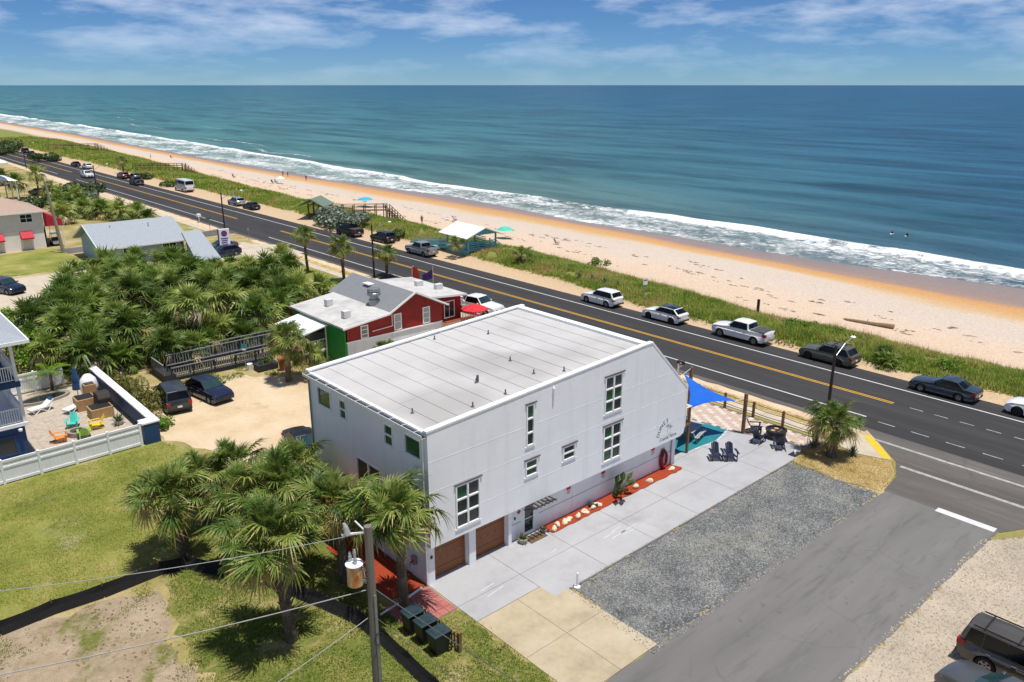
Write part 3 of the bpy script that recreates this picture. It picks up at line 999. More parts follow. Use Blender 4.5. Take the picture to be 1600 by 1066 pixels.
# soffit and the recessed ground floor
MB().box(XR + 0.02, XF - 0.35, YU + 0.18, YL + 0.3, 2.125, 2.2).build('soffit', m_white_low, house, world=True)
low_holes = [rect(19.42, 21.5, 0.02, 2.05), rect(21.98, 24.12, 0.02, 2.05), rect(25.36, 26.2, 0.02, 2.05)]
low_holes = [[(p[0], p[1]) for p in h] for h in low_holes]
MB().panel([(19.2, 0.0), (38.25, 0.0), (38.25, 2.14), (19.2, 2.14)], low_holes, lambda a, b, d: (a, YL + d, b), 0.25).build('ground_floor_wall', m_white_low, house, world=True)
for a, b in ((24.35, 25.2), (26.5, 38.2)):
    MB().box(a, b, YL - 0.014, YL - 0.001, 0.985, 1.015).build('wall_seam', pm('seam_grey', '#9a9da1', '#a7aaad', 5, 0.8), house, world=True)
for x0, x1 in ((19.02, 19.4), (21.52, 21.95), (24.14, 24.36)):
    MB().box(x0, x1, YL - 0.22, YL - 0.002, 0.0, 2.12).build('garage_post', m_trim, house, world=True, bevel=0.01)
MB().box(38.1, 38.42, YL - 0.05, YL + 0.26, 0.0, 2.12).build('corner_post', m_white_low, house, world=True)
MB().tube([(38.0, YL - 0.06, 0.05), (38.0, YL - 0.06, 2.1)], 0.035, 8).build('downspout', m_greymetal, house, world=True)
# east face of the ground floor and the ocean-side slope
MB().panel([(YL + 0.3, 0.0), (YN - 0.2, 0.0), (YN - 0.2, 2.14), (YL + 0.3, 2.14)], [[(30.0, 0.05), (32.4, 0.05), (32.4, 2.0), (30.0, 2.0)]], lambda a, b, d: (38.2 - d, a, b), 0.2).build('front_wall_lower', m_white_low, house, world=True)
MB().box(38.05, 38.09, 30.0, 32.4, 0.05, 2.0).build('pane', m_glass, house, world=True)
MB().panel([(YU + 0.18, 2.2), (YN - 0.18, 2.2), (YN - 0.18, 5.3), (YU + 0.18, 5.3)], [[(29, 2.6), (33, 2.6), (33, 4.7), (29, 4.7)]], lambda a, b, d: (XF - 0.01 - d, a, b), 0.2).build('front_wall_upper', m_white, house, world=True)
MB().box(XF - 0.14, XF - 0.1, 29, 33, 2.6, 4.7).build('pane', m_glass, house, world=True)
MB().add([(XF, YU + 0.16, 5.26), (XF, YN - 0.16, 5.26), (34.95, YN - 0.16, 8.9), (34.95, YU + 0.16, 8.9), (XF - 0.2, YU + 0.16, 5.1), (XF - 0.2, YN - 0.16, 5.1), (34.75, YN - 0.16, 8.7), (34.75, YU + 0.16, 8.7)],
         [(0, 1, 2, 3), (7, 6, 5, 4), (0, 4, 5, 1), (1, 5, 6, 2), (2, 6, 7, 3), (3, 7, 4, 0)]).build('front_slope', m_membrane, house, world=True)

# roof: deck, membrane sheets lapped in rolls, copings, gutter
deckv = []
k = MB()
ya, yb = YU + 0.16, YN - 0.16
k.add([(XR - 0.02, ya, 8.02), (34.45, ya, roof_z(34.45) - 0.08), (34.45, yb, roof_z(34.45) - 0.08), (XR - 0.02, yb, 8.02), (XR - 0.02, ya, 7.9), (34.45, ya, 8.6), (34.45, yb, 8.6), (XR - 0.02, yb, 7.9)],
      [(0, 1, 2, 3), (7, 6, 5, 4), (0, 4, 5, 1), (1, 5, 6, 2), (2, 6, 7, 3), (3, 7, 4, 0)])
roof = k.build('roof', m_roofdeck, house, world=True)
nroll = 14
wroll = (34.4 - XR) / nroll
for i in range(nroll):
    x0, x1 = XR + i * wroll, XR + (i + 1) * wroll - 0.007
    cut = rnd.uniform(ya + 2.0, yb - 2.0)
    for a, b in ((ya + 0.14, cut - 0.006), (cut + 0.006, yb - 0.14)):
        q = MB()
        z0, z1 = roof_z(x0) - 0.030, roof_z(x1) - 0.046
        q.add([(x0, a, z0 - 0.04), (x1, a, z1 - 0.04), (x1, b, z1 - 0.04), (x0, b, z0 - 0.04), (x0, a, z0), (x1, a, z1), (x1, b, z1), (x0, b, z0)],
              [(0, 3, 2, 1), (4, 5, 6, 7), (0, 1, 5, 4), (1, 2, 6, 5), (2, 3, 7, 6), (3, 0, 4, 7)])
        q.build('roof_sheet', m_membrane, roof, world=True)
for y0, y1 in ((YU - 0.03, YU + 0.27), (YN - 0.27, YN + 0.03)):
    q = MB()
    q.prism([(XR - 0.06, 8.12), (34.4, 8.90), (35.0, 8.90), (35.0, 9.0), (34.38, 9.0), (XR - 0.06, 8.23)], lambda a, b: (a, y0, b), lambda a, b: (a, y1, b))
    q.build('coping', m_trim, house, world=True, bevel=0.015)
MB().box(34.3, 34.75, YU + 0.27, YN - 0.27, 8.80, 8.99).build('coping', m_trim, house, world=True, bevel=0.015)
q = MB()
q.prism([(XF + 0.03, 5.3), (XF + 0.03, 2.62), (XF - 0.05, 2.62), (XF - 0.05, 5.27), (34.93, 8.90), (34.99, 8.99)], lambda a, b: (a, YU - 0.02, b), lambda a, b: (a, YU + 0.03, b))
q.build('edge_trim', m_trim, house, world=True)
MB().box(XR - 0.30, XR - 0.03, YU + 0.03, YN - 0.03, 7.90, 7.92).box(XR - 0.30, XR - 0.275, YU + 0.03, YN - 0.03, 7.92, 8.06).box(XR - 0.045, XR - 0.03, YU + 0.03, YN - 0.03, 7.92, 8.06).build('gutter', m_trim, house, world=True)
MB().box(XR - 0.275, XR - 0.045, YU + 0.04, YN - 0.04, 7.921, 7.935).build('gutter_floor', m_dark, house, world=True)
for i in range(11):
    y = YU + 0.6 + i * 1.0
    MB().box(XR - 0.31, XR + 0.0, y, y + 0.03, 8.061, 8.075).build('gutter_bracket', m_trim, house, world=True)
MB().tube([(XR - 0.09, 37.75, 7.93), (XR - 0.07, 37.75, 7.7), (XR - 0.07, 37.75, 3.3), (XR - 0.3, 36.9, 2.6), (XR - 0.3, 36.9, 0.3)], 0.045, 8).build('downspout', m_greymetal, house, world=True)
MB().tube([(XR - 0.09, 27.2, 7.93), (XR - 0.06, 27.2, 7.7), (XR - 0.06, 27.2, 0.1)], 0.05, 8).build('downspout', m_trim, house, world=True)
MB().tube([(26.97, YU - 0.03, 7.68), (26.97, YU - 0.06, 7.7), (26.97, YU - 0.06, 8.25), (26.97, YU + 0.02, 8.33)], 0.06, 8).build('overflow_pipe', m_trim, house, world=True)
for i, (x, y) in enumerate(((19.9, 29.3), (22.35, 27.75), (24.45, 27.75), (24.37, 29.95), (27.65, 30.98), (29.76, 35.34), (26.94, 37.0), (27.25, 28.66), (28.6, 27.75))):
    z = roof_z(x) - 0.05
    q = MB().tube([(x, y, z), (x, y, z + 0.26)], 0.036, 8).lathe([(0.11, 0.0), (0.07, 0.06)], 8, (x, y, z))
    if i == 3:
        q.tube([(x + 0.14, y + 0.05, z), (x + 0.14, y + 0.05, z + 0.38)], 0.07, 8)
    q.build('vent_pipe', pm('vent_dark', '#5c5c5d', '#6b6b6c', 8, 0.6), roof, world=True)

# garage doors in four sections, entrance door, trellis hood
for x0, x1 in ((19.42, 21.5), (21.98, 24.12)):
    d = MB().box(x0, x1, YL + 0.14, YL + 0.17, 0.03, 2.05).build('garage_door', m_garage, house, world=True)
    for i in range(4):
        z0 = 0.05 + i * 0.5
        MB().box(x0 + 0.01, x1 - 0.01, YL + 0.10, YL + 0.138, z0, z0 + 0.485).build('door_section', m_garage, d, world=True, bevel=0.012)
    for i in range(4):
        xa = x0 + 0.12 + i * (x1 - x0 - 0.2) / 4
        MB().box(xa, xa + 0.34, YL + 0.09, YL + 0.099, 1.046, 1.066).build('door_highlight', pm('door_highlight_pale', '#a98f78', '#b59d87', 5, 0.5), d, world=True)  # pale strips: highlight lines of the door put in as colour
f = MB().box(25.36, 25.46, YL - 0.02, YL + 0.1, 0.03, 2.05).box(26.1, 26.2, YL - 0.02, YL + 0.1, 0.03, 2.05).box(25.46, 26.1, YL - 0.02, YL + 0.1, 1.95, 2.05).box(25.46, 26.1, YL - 0.02, YL + 0.1, 0.03, 0.2).box(25.46, 26.1, YL, YL + 0.1, 0.98, 1.02)
d = f.build('entrance_door', m_trim, house, world=True)
MB().box(25.46, 26.1, YL + 0.04, YL + 0.06, 0.2, 0.98).build('pane', m_glass, d, world=True)
MB().box(25.46, 26.1, YL + 0.04, YL + 0.06, 1.02, 1.95).build('pane', m_glass, d, world=True)
MB().box(26.02, 26.07, YL - 0.05, YL + 0.0, 0.95, 1.15).build('door_handle', m_greymetal, d, world=True)
tr = MB()
for i in range(2):
    tr.box(25.25, 26.95, YL - 0.9 + i * 0.55, YL - 0.84 + i * 0.55, 2.02, 2.08)
for i in range(6):
    tr.box(25.35 + i * 0.28, 25.43 + i * 0.28, YL - 1.05, YL - 0.12, 2.085, 2.13)
tr.bar((25.4, YL - 0.02, 1.6), (25.4, YL - 0.8, 2.02), 0.05).bar((26.8, YL - 0.02, 1.6), (26.8, YL - 0.8, 2.02), 0.05)
tr.build('trellis', pm('trellis_dark', '#3a332e', '#4a423b', 6, 0.8), house, world=True)
for x in (24.55, 19.2):
    MB().box(x - 0.05, x + 0.05, YL - 0.27, YL - 0.222, 1.45, 1.6).build('wall_lamp', m_dark, house, world=True)

# lettering and drawing painted on the south wall
m_logo = pm('logo_grey', '#4d5058', '#666970', 6, 0.8)


def text_mesh(s, size, mat, name='lettering', spacing=1.0):
    cu = bpy.data.curves.new(name, 'FONT')
    cu.body = s
    cu.size = size
    cu.align_x = 'CENTER'
    cu.align_y = 'CENTER'
    cu.extrude = 0.002
    cu.space_character = spacing
    ob = bpy.data.objects.new(name, cu)
    COL.objects.link(ob)
    bpy.context.view_layer.update()
    me = bpy.data.meshes.new_from_object(ob.evaluated_get(bpy.context.evaluated_depsgraph_get()))
    bpy.data.objects.remove(ob)
    me.materials.clear()
    me.materials.append(mat)
    return me


def place_text(me, parent, loc, rot, name='lettering'):
    o = inst(name, me, parent)
    m = wmat(parent).inverted() @ (Matrix.Translation(loc) @ Matrix.Rotation(rot[2], 4, 'Z') @ Matrix.Rotation(rot[0], 4, 'X') @ Matrix.Rotation(rot[1], 4, 'Z'))
    o.matrix_basis = m
    return o


cx, cz, rr = 36.98, 2.62, 1.0
word = 'DUNES'
for i, ch in enumerate(word):
    a = R(168 - i * 17)
    place_text(text_mesh(ch, 0.38, m_logo), house, (cx + rr * math.cos(a), YU - 0.005, cz + rr * 0.98 * math.sin(a)), (R(90), a - R(90), 0))
place_text(text_mesh('Coastal Palms', 0.30, m_logo), house, (36.98, YU - 0.005, 2.45), (R(90), 0, 0))
art = MB()
for (px, pz, h) in ((36.85, 2.62, 0.62), (37.12, 2.62, 0.5)):
    art.bar((px, YU - 0.006, pz), (px + 0.06, YU - 0.006, pz + h), 0.03, 0.004)
    for a in (20, 60, 100, 140, 175, -15):
        art.bar((px + 0.06, YU - 0.006, pz + h), (px + 0.06 + 0.2 * math.cos(R(a)), YU - 0.006, pz + h + 0.16 * math.sin(R(a))), 0.028, 0.004)
for i in range(5):
    art.bar((36.5 + i * 0.16, YU - 0.006, 2.66), (36.58 + i * 0.16, YU - 0.006, 2.70), 0.025, 0.004)
art.build('wall_drawing', pm('logo_pale', '#a3a6ac', '#b3b6bb', 6, 0.8), house, world=True)

# ocean-side deck of the house
deck = MB().box(38.7, 40.3, 27.6, 37.4, 2.05, 2.2).build('deck', m_wood, house, world=True)
for y in (27.7, 29.9, 32.1, 34.3, 36.5, 37.3):
    MB().box(40.14, 40.28, y - 0.07, y + 0.07, 0.0, 3.3).build('deck_post', m_wood, deck, world=True)
MB().box(38.7, 40.34, 27.6, 27.72, 3.3, 3.36).box(40.12, 40.34, 27.72, 37.4, 3.3, 3.36).build('deck_rail', pm('rail_pale', '#cdbfae', '#ddd0c0', 4, 0.7), deck, world=True)
for i in range(9):
    MB().box(38.85 + i * 0.15, 38.88 + i * 0.15, 27.64, 27.68, 2.2, 3.3).build('baluster', m_wood, deck, world=True)
for i in range(14):
    MB().box(40.2, 40.23, 28.0 + i * 0.65, 28.03 + i * 0.65, 2.2, 3.3).build('baluster', m_wood, deck, world=True)
# rear stair landing in cedar
land = MB().box(17.4, 18.95, 30.6, 34.3, 2.2, 2.32).build('landing', m_cedar, house, world=True)
MB().box(17.36, 17.46, 30.6, 34.3, 3.25, 3.31).box(17.46, 18.95, 34.2, 34.3, 3.25, 3.31).build('landing_rail', m_cedar, land, world=True)
for y in (30.65, 32.4, 34.25):
    MB().box(17.36, 17.46, y - 0.05, y + 0.05, 0, 3.25).build('landing_post', m_cedar, land, world=True)
for i in range(22):
    MB().box(17.4, 17.43, 30.8 + i * 0.155, 30.84 + i * 0.155, 2.32, 3.25).build('baluster', m_cedar, land, world=True)

# ------------------------------------------------------------------ things along the wall and on the drive
sheet('mulch_bed', [(26.75, 26.55), (38.0, 26.45), (38.25, 26.6), (38.0, 27.38), (26.6, 27.38)], 0.075, m_mulch, 31, 0.05, 0.3, thick=0.1)
sheet('mulch_bed', [(17.0, 33.5), (18.9, 33.5), (18.95, 27.4), (18.6, 27.2), (17.0, 27.5)], 0.05, m_mulch, 32, 0.06, 0.3)
path = tag(MB().box(16.4, 18.95, 24.9, 27.2, -0.05, 0.02).build('brick_path', MATS['joint_dark']), kind='structure')
for i in range(6):
    for j in range(5):
        MB().box(16.42 + i * 0.42, 16.81 + i * 0.42, 24.92 + j * 0.455, 25.355 + j * 0.455, -0.03, 0.035 + 0.012 * rnd.random()).build('paving_tile', m_redbrick, path)


def rock_mesh(seed, sx, sy, sz):
    bm = bmesh.new()
    bmesh.ops.create_icosphere(bm, subdivisions=2, radius=1)
    r = random.Random(seed)
    off = [Vector((r.uniform(-1, 1), r.uniform(-1, 1), r.uniform(-1, 1))).normalized() for _ in range(7)]
    for v in bm.verts:
        k = 1.0
        for o_ in off:
            d = v.co.normalized().dot(o_)
            if d > 0.55:
                k -= (d - 0.55) * 0.7
        v.co = Vector((v.co.x * sx * k, v.co.y * sy * k, v.co.z * sz * k))
    me = bpy.data.meshes.new('rock')
    bm.to_mesh(me)
    bm.free()
    return me


m_rock = pm('coquina_rock', '#cdbf9f', '#e8dcc3', 7, 0.9, 0.8, 25, 0.03)
rx = [27.0, 27.45, 27.95, 28.35, 28.95, 29.6, 30.2, 30.75, 34.0, 35.2, 37.5]
spots_txt = ['pale rock at the garage end of the mulch bed', 'second pale rock from the entrance door in the mulch bed', 'third pale rock from the entrance door in the mulch bed',
             'fourth pale rock from the entrance door in the mulch bed', 'fifth pale rock from the entrance door in the mulch bed', 'sixth pale rock from the entrance door in the mulch bed',
             'seventh pale rock from the entrance door, beside the dark bowl', 'pale rock between the dark bowl and the leafy plant', 'pale rock just past the leafy plant',
             'pale rock midway between the leafy plant and the hose', 'pale rock under the red hose at the bed end']
for i, x in enumerate(rx):
    me = rock_mesh(i, 0.26 + 0.09 * rnd.random(), 0.2, 0.17 + 0.06 * rnd.random())
    me.materials.append(m_rock)
    o = inst('rock', me, None, (x, 26.82 + rnd.uniform(-0.1, 0.08), 0.13), (0, 0, rnd.uniform(0, 3)))
    tag(o, spots_txt[i], 'rock', 'pale rocks in the mulch bed')
b = MB().lathe([(0.12, 0.0), (0.26, 0.1), (0.28, 0.2), (0.22, 0.2), (0.0, 0.12)], 14).build('bowl', m_dark, loc=(30.45, 27.0, 0.06))
tag(b, 'dark bowl among the pale rocks of the mulch bed', 'bowl')


def wall_sign(x, label):
    sgn = thing('wall_sign', label, 'sign', (x, YL - 0.02, 1.5), 0, 'red and white signs on the lower wall')
    MB().box(-0.17, 0.17, 0.0, 0.015, -0.25, 0.25).build('plate', m_trim, sgn)
    MB().box(-0.17, 0.17, -0.006, -0.001, 0.1, 0.25).build('band', pm('sign_red', '#a2202a', '#b32a33', 4, 0.5), sgn)
    for j in range(3):
        MB().box(-0.13, 0.13, -0.006, -0.001, 0.02 - j * 0.09, 0.06 - j * 0.09).build('text_line', MATS['sign_red'], sgn)


wall_sign(28.78, 'red and white sign nearest the entrance door, on the lower wall')
wall_sign(31.64, 'red and white sign under the double windows, on the lower wall')
wall_sign(36.2, 'red and white sign above the mulch bed near the hose')
hs = thing('garden_hose', 'coiled dark red garden hose hanging on the lower wall', 'hose', (37.18, YL - 0.1, 0.75))
for k_ in range(4):
    pts = [((0.40 - 0.03 * k_) * math.cos(a) * 0.8, -0.05 * k_ + 0.02, (0.62 - 0.03 * k_) * math.sin(a)) for a in np.linspace(0, 2 * math.pi, 25)]
    MB().tube(pts, 0.05, 6, cap=False).build('coil', pm('hose_red', '#7a1420', '#8f1d2a', 5, 0.45), hs, smooth=True)
MB().box(-0.12, 0.12, 0.02, 0.09, 0.45, 0.7).build('hanger', m_greymetal, hs)
dm = thing('diamond_sign', 'small red diamond plate beside the entrance door', 'sign', (25.05, YL - 0.01, 1.62))
MB().cbox((0, 0, 0), (0.2, 0.02, 0.2)).build('plate', MATS['sign_red'], dm)
dm.rotation_euler = (0, R(45), 0)
tag(MB().box(25.2, 26.4, 26.55, 27.2, 0.03, 0.055).build('door_mat', pm('mat_brown', '#5a4a35', '#6b5940', 20, 0.95, 0.6)), 'brown door mat under the trellis', 'mat')


def potted(loc, label, leaf, s=1.0, tall=0.3):
    p = thing('potted_plant', label, 'plant pot', loc)
    MB().lathe([(0.2 * s, 0), (0.27 * s, 0.12 * s), (0.28 * s, 0.26 * s), (0.24 * s, 0.26 * s), (0.0, 0.2 * s)], 14).build('pot', pm('pot_concrete', '#8f8b84', '#a39f97', 8, 0.9), p)
    q = MB()
    for i in range(46):
        a, e, ln = rnd.uniform(0, 6.28), rnd.uniform(0.3, 1.4), rnd.uniform(0.5, 1.0) * tall
        d = Vector((math.cos(a) * math.cos(e), math.sin(a) * math.cos(e), math.sin(e)))
        sd = d.cross(Vector((0, 0, 1))).normalized() * 0.035
        b0 = Vector((rnd.uniform(-.1, .1), rnd.uniform(-.1, .1), 0.2 * s))
        q.add([b0, b0 + d * ln * 0.6 + sd, b0 + d * ln, b0 + d * ln * 0.6 - sd], [(0, 1, 2, 3)])
    q.build('foliage', leaf, p, fix=False)
    return p


m_leaf_olive = leaf_mat('leaf_olive', '#3c4a1c', '#6a7030', '#a0913f')
potted((24.95, 26.95, 0.04), 'stone pot with yellowish plant by the garage post', m_leaf_olive, 0.95, 0.42)
potted((26.5, 27.0, 0.04), 'small grey pot right of the entrance door', m_leaf_olive, 0.7, 0.25)
mk = thing('marker_post', 'short white marker post at the gravel corner', 'post', (24.25, 22.35, 0))
MB().lathe([(0.16, 0.0), (0.16, 0.06), (0.05, 0.08), (0.05, 0.8), (0.0, 0.84)], 10).build('post', m_trim, mk)

# ------------------------------------------------------------------ sabal palms
m_frond = leaf_mat('palm_frond', '#2f4a18', '#5a7a2c', '#a0aa58', 0.36, 0.55)
m_frond_old = leaf_mat('palm_frond_yellowed', '#7d763c', '#a39655', '#c9b57a', 0.25, 0.6)
m_frond_dead = leaf_mat('palm_frond_dead', '#6f624f', '#968770', '#b9aa8d', 0.15, 0.6)
m_frond_silver = leaf_mat('palmetto_silver', '#4c5f3c', '#6f8258', '#9aa67f', 0.25, 0.5)
m_trunk = pm('palm_trunk', '#4b4035', '#6f6252', 6, 0.95, 0.8, 30, 0.03, c3='#877a68')
m_boot = pm('palm_leaf_base', '#5a4a38', '#8b7a62', 9, 0.95)


def frond_geo(seed, Lp=0.95, Lb=1.0, n=32, span=140, droop=0.35, fold=0.35, lowres=False, tips=0.0):
    """one fan leaf along +X from the origin: petiole and pleated blade of narrow leaflets"""
    r = random.Random(seed)
    q = MB()
    tip = Vector((Lp, 0, 0.10 * Lp))
    seg = [Vector((0, 0, 0)), Vector((Lp * 0.5, 0, 0.10 * Lp)), tip]
    w = 0.024
    for a, b in zip(seg[:-1], seg[1:]):
        q.add([a + Vector((0, -w, 0)), b + Vector((0, -w, 0)), b + Vector((0, w, 0)), a + Vector((0, w, 0)), a + Vector((0, 0, -w)), b + Vector((0, 0, -w))],
              [(0, 1, 2, 3), (0, 4, 5, 1), (4, 3, 2, 5)])
    for i in range(n):
        a = R(-span + 2 * span * i / (n - 1) + r.uniform(-2.5, 2.5))
        ln = Lb * (0.74 + 0.26 * math.cos(a * 0.7)) * r.uniform(0.70, 1.12)
        cs, sn = math.cos(a), math.sin(a)
        side = Vector((-sn, cs, 0))
        hw = Lb * (0.040 if not lowres else 0.070)
        dr = droop * r.uniform(0.3, 2.0)
        fl = fold * abs(sn)
        base = tip + Vector((0.20 * Lb * max(0.0, cs), 0, -0.05 * Lb * max(0, cs)))

        def P(u):
            return base + Vector((cs * ln * u, sn * ln * u, fl * ln * u - dr * ln * (u ** 2.4) - 0.10 * Lb * (cs + 0.3) * u * u))
        p0, p1, p2, p3 = P(0.0), P(0.42), P(0.74), P(1.0)
        dz = Vector((0, 0, hw * 0.5))
        if lowres:
            q.add([p0, p1 + side * hw, p1 - side * hw, p3], [(0, 2, 1), (1, 2, 3)])
        else:
            q.add([p0 + side * hw * 0.3, p0 - side * hw * 0.3, p1 - side * hw + dz, p1 + side * hw + dz, p2 - side * hw * 0.75, p2 + side * hw * 0.75, p3, p1],
                  [(0, 1, 7), (1, 2, 7), (3, 0, 7), (7, 2, 4), (3, 7, 5), (7, 4, 5)])
            q.add([p2 - side * hw * 0.75, p2 + side * hw * 0.75, p3], [(1, 0, 2)], 1 if r.random() < tips else 0)
    return q


def fmesh(seed, mat, **kw):
    return frond_geo(seed, **kw).mesh('frond', [mat, m_frond_old], fix=False)


FR_YOUNG = [fmesh(11 + i, m_frond, droop=0.10 + 0.06 * i, fold=0.7 - 0.12 * i, Lp=0.85 + 0.2 * i, Lb=0.82, span=130, tips=0.15) for i in range(3)]
FR_MID = [fmesh(21 + i, m_frond, droop=0.28 + 0.10 * i, fold=0.5 - 0.12 * i, Lp=1.1 + 0.12 * i, Lb=0.84, tips=0.4) for i in range(4)]
FR_OLD = [fmesh(31 + i, m_frond, droop=0.6 + 0.14 * i, fold=0.25 - 0.15 * i, Lp=1.2, Lb=0.86, tips=0.7) for i in range(3)]
FR_YEL = [fmesh(41 + i, m_frond_old, droop=0.7, fold=0.05, Lb=0.9) for i in range(2)]
FR_DEAD = [fmesh(51 + i, m_frond_dead, droop=0.8, fold=-0.25, Lb=0.8, span=95, n=16) for i in range(2)]


def frond_rot(az, el, roll):
    return (Matrix.Rotation(az, 4, 'Z') @ Matrix.Rotation(-el, 4, 'Y') @ Matrix.Rotation(roll, 4, 'X')).to_euler()


def trunk_mesh(h, r0, r1, lean, boots=0, seed=0):
    r = random.Random(seed)
    q = MB()
    nseg = max(5, int(h * 3))
    pts, rad = [], []
    for i in range(nseg + 1):
        u = i / nseg
        pts.append((lean[0] * u * u + 0.03 * math.sin(u * 9 + seed), lean[1] * u * u + 0.03 * math.cos(u * 7 + seed), h * u))
        rad.append((r0 + (r1 - r0) * u + (0.10 * r0 if i == 0 else 0)) * r.uniform(0.95, 1.05))
    q.tube(pts, rad, 10)
    k = int(boots * h * 13)
    for i in range(k):
        u = (i + 0.5) / k
        a = i * 2.399
        c = Vector((lean[0] * u * u, lean[1] * u * u, h * u))
        d = Vector((math.cos(a), math.sin(a), 0))
        sd = Vector((-d.y, d.x, 0)) * 0.055
        b0 = c + d * (r0 + (r1 - r0) * u) * 0.92
        tp = b0 + d * 0.14 + Vector((0, 0, 0.20 + 0.06 * r.random()))
        q.add([b0 - sd, b0 + sd, b0 + Vector((0, 0, 0.12)) + d * 0.0, tp + sd * 0.8, tp - sd * 0.8], [(0, 1, 3, 4), (0, 4, 2), (1, 2, 3), (2, 4, 3)], 1)
    return q


def palm(loc, h, label, nf=44, size=1.0, lean=(0, 0), boots=1.0, seed=0, dead=6, r0=0.22, group=None, name='cabbage_palm'):
    r = random.Random(seed * 13 + 5)
    p = thing(name, label, 'palm', (loc[0], loc[1], loc[2] if len(loc) > 2 else 0), 0, group)
    trunk_mesh(h, r0 * 1.12, r0 * 0.95, lean, boots, seed).build('trunk', [m_trunk, m_boot], p, fix=False, smooth=False)
    top = Vector((lean[0], lean[1], h - 0.05))
    nf = int(nf * 1.4)
    size *= 0.86
    dead = int(dead * 1.5)
    for i in range(nf):
        u = (i + 0.5) / nf
        el = R(78 - 112 * u ** 0.95 + r.uniform(-20, 20))
        az = i * 2.39996 + r.uniform(-0.5, 0.5)
        uu = u + r.uniform(-0.12, 0.12)
        me = (FR_YOUNG if uu < 0.28 else FR_MID if uu < 0.66 else FR_OLD if uu < 0.86 else FR_YEL)
        s = size * (0.80 + 0.32 * math.sin(min(1, u * 1.5) * math.pi * 0.5)) * r.uniform(0.72, 1.16)
        o = inst('frond', me[r.randrange(len(me))], p, top + Vector((math.cos(az), math.sin(az), 0)) * 0.12, frond_rot(az, el, r.uniform(-0.9, 0.9)), (s, s, s))
    for i in range(dead):
        az = r.uniform(0, 6.28)
        o = inst('dead_frond', FR_DEAD[r.randrange(2)], p, top + Vector((math.cos(az) * 0.15, math.sin(az) * 0.15, -0.15)), frond_rot(az, R(-62 + r.uniform(-14, 14)), r.uniform(-0.4, 0.4)), (size * 0.85,) * 3)
    return p


palm((11.26, 37.66, 0.00), 3.5, 'cabbage palm standing alone on the lawn edge by the black silt fence', 46, 1.05, (-0.35, 0.15), 1.0, 1, 10)
palm((12.22, 28.02, 0.00), 5.2, 'big cabbage palm in front of the utility wires, nearest the bottom edge', 52, 1.12, (-0.45, 0.3), 1.0, 2, 6)
palm((17.11, 26.50, 0.00), 5.0, 'cabbage palm before the garage corner of the white house', 50, 1.02, (-0.1, 0.1), 0.25, 3, 9)
palm((16.2, 30.3, 0), 4.3, 'cabbage palm between the utility pole and the rear wall', 44, 1.0, (-0.1, 0.1), 0.6, 4, 5)
palm((14.4, 32.8, 0), 4.6, 'cabbage palm behind the big one, beside the cedar landing', 44, 1.05, (0.2, 0.3), 0.8, 5, 4)
palm((13.7, 34.6, 0), 3.9, 'cabbage palm between the lone palm and the big front palm', 42, 1.0, (-0.2, 0.1), 0.8, 6, 5)
palm((16.9, 36.2, 0), 3.6, 'cabbage palm near the rear corner of the white house, by the parked black car', 40, 0.95, (0.1, 0.2), 0.7, 7, 6)
palm((15.0, 39.6, 0), 3.1, 'cabbage palm at the edge of the sand lot, topmost of its clump', 40, 0.95, (0.1, 0.1), 0.7, 8, 8)
palm((13.3, 40.0, 0), 2.7, 'low cabbage palm behind the lone lawn palm', 38, 0.95, (0.0, 0.1), 0.7, 9, 5)
palm((46.85, 21.16, 0.00), 2.3, 'cabbage palm on the corner island beside the crosswalk', 46, 0.86, (0.12, 0.1), 1.0, 10, 8, 0.3)
palm((27.07, 57.38, 0.00), 3.7, 'tall cabbage palm at the ramp end beside the screened porch', 40, 0.95, (0.1, 0.1), 0.4, 11, 10)
palm((28.6, 57.0, 0), 1.9, 'short cabbage palm under the tall one by the porch', 30, 0.85, (0.1, -0.1), 0.6, 12, 8)
palm((31.78, 50.09, 0.00), 3.4, 'small cabbage palm before the red restaurant wall', 26, 0.6, (0, 0), 0.3, 13, 6, 0.13)
palm((47.42, 92.27, 0.00), 4.9, 'northern of three roadside palms before the restaurant roof', 30, 0.8, (-0.2, 0), 0.3, 14, 10, 0.16, 'roadside palms')
palm((48.20, 84.52, 0.00), 4.5, 'middle of three roadside palms behind the restaurant roof', 32, 0.85, (-0.15, 0.1), 0.3, 15, 12, 0.18, 'roadside palms')
palm((53.63, 83.32, 0.00), 3.1, 'southern of three roadside palms, right above the restaurant roof', 30, 0.82, (0.05, 0), 0.3, 16, 12, 0.18, 'roadside palms')
palm((70.34, 76.51, 0.40), 1.5, 'little palm on the dune south of the turquoise hut', 20, 0.7, (0, 0), 0.3, 17, 5, 0.14)
palm((67.14, 86.61, 0.50), 1.6, 'little palm in front of the turquoise hut', 18, 0.75, (0, 0), 0.3, 18, 5, 0.14)
palm((68.81, 235.87, 0.50), 3.0, 'dark palm on the dune beside the red car', 22, 1.0, (0, 0), 0.2, 19, 8, 0.2)
palm((46.5, 119, 0) if False else (26.4, 146.0, 0), 3.3, 'palm in the sandy yard left of the clinic sign', 26, 1.0, (0, 0), 0.2, 20, 6)

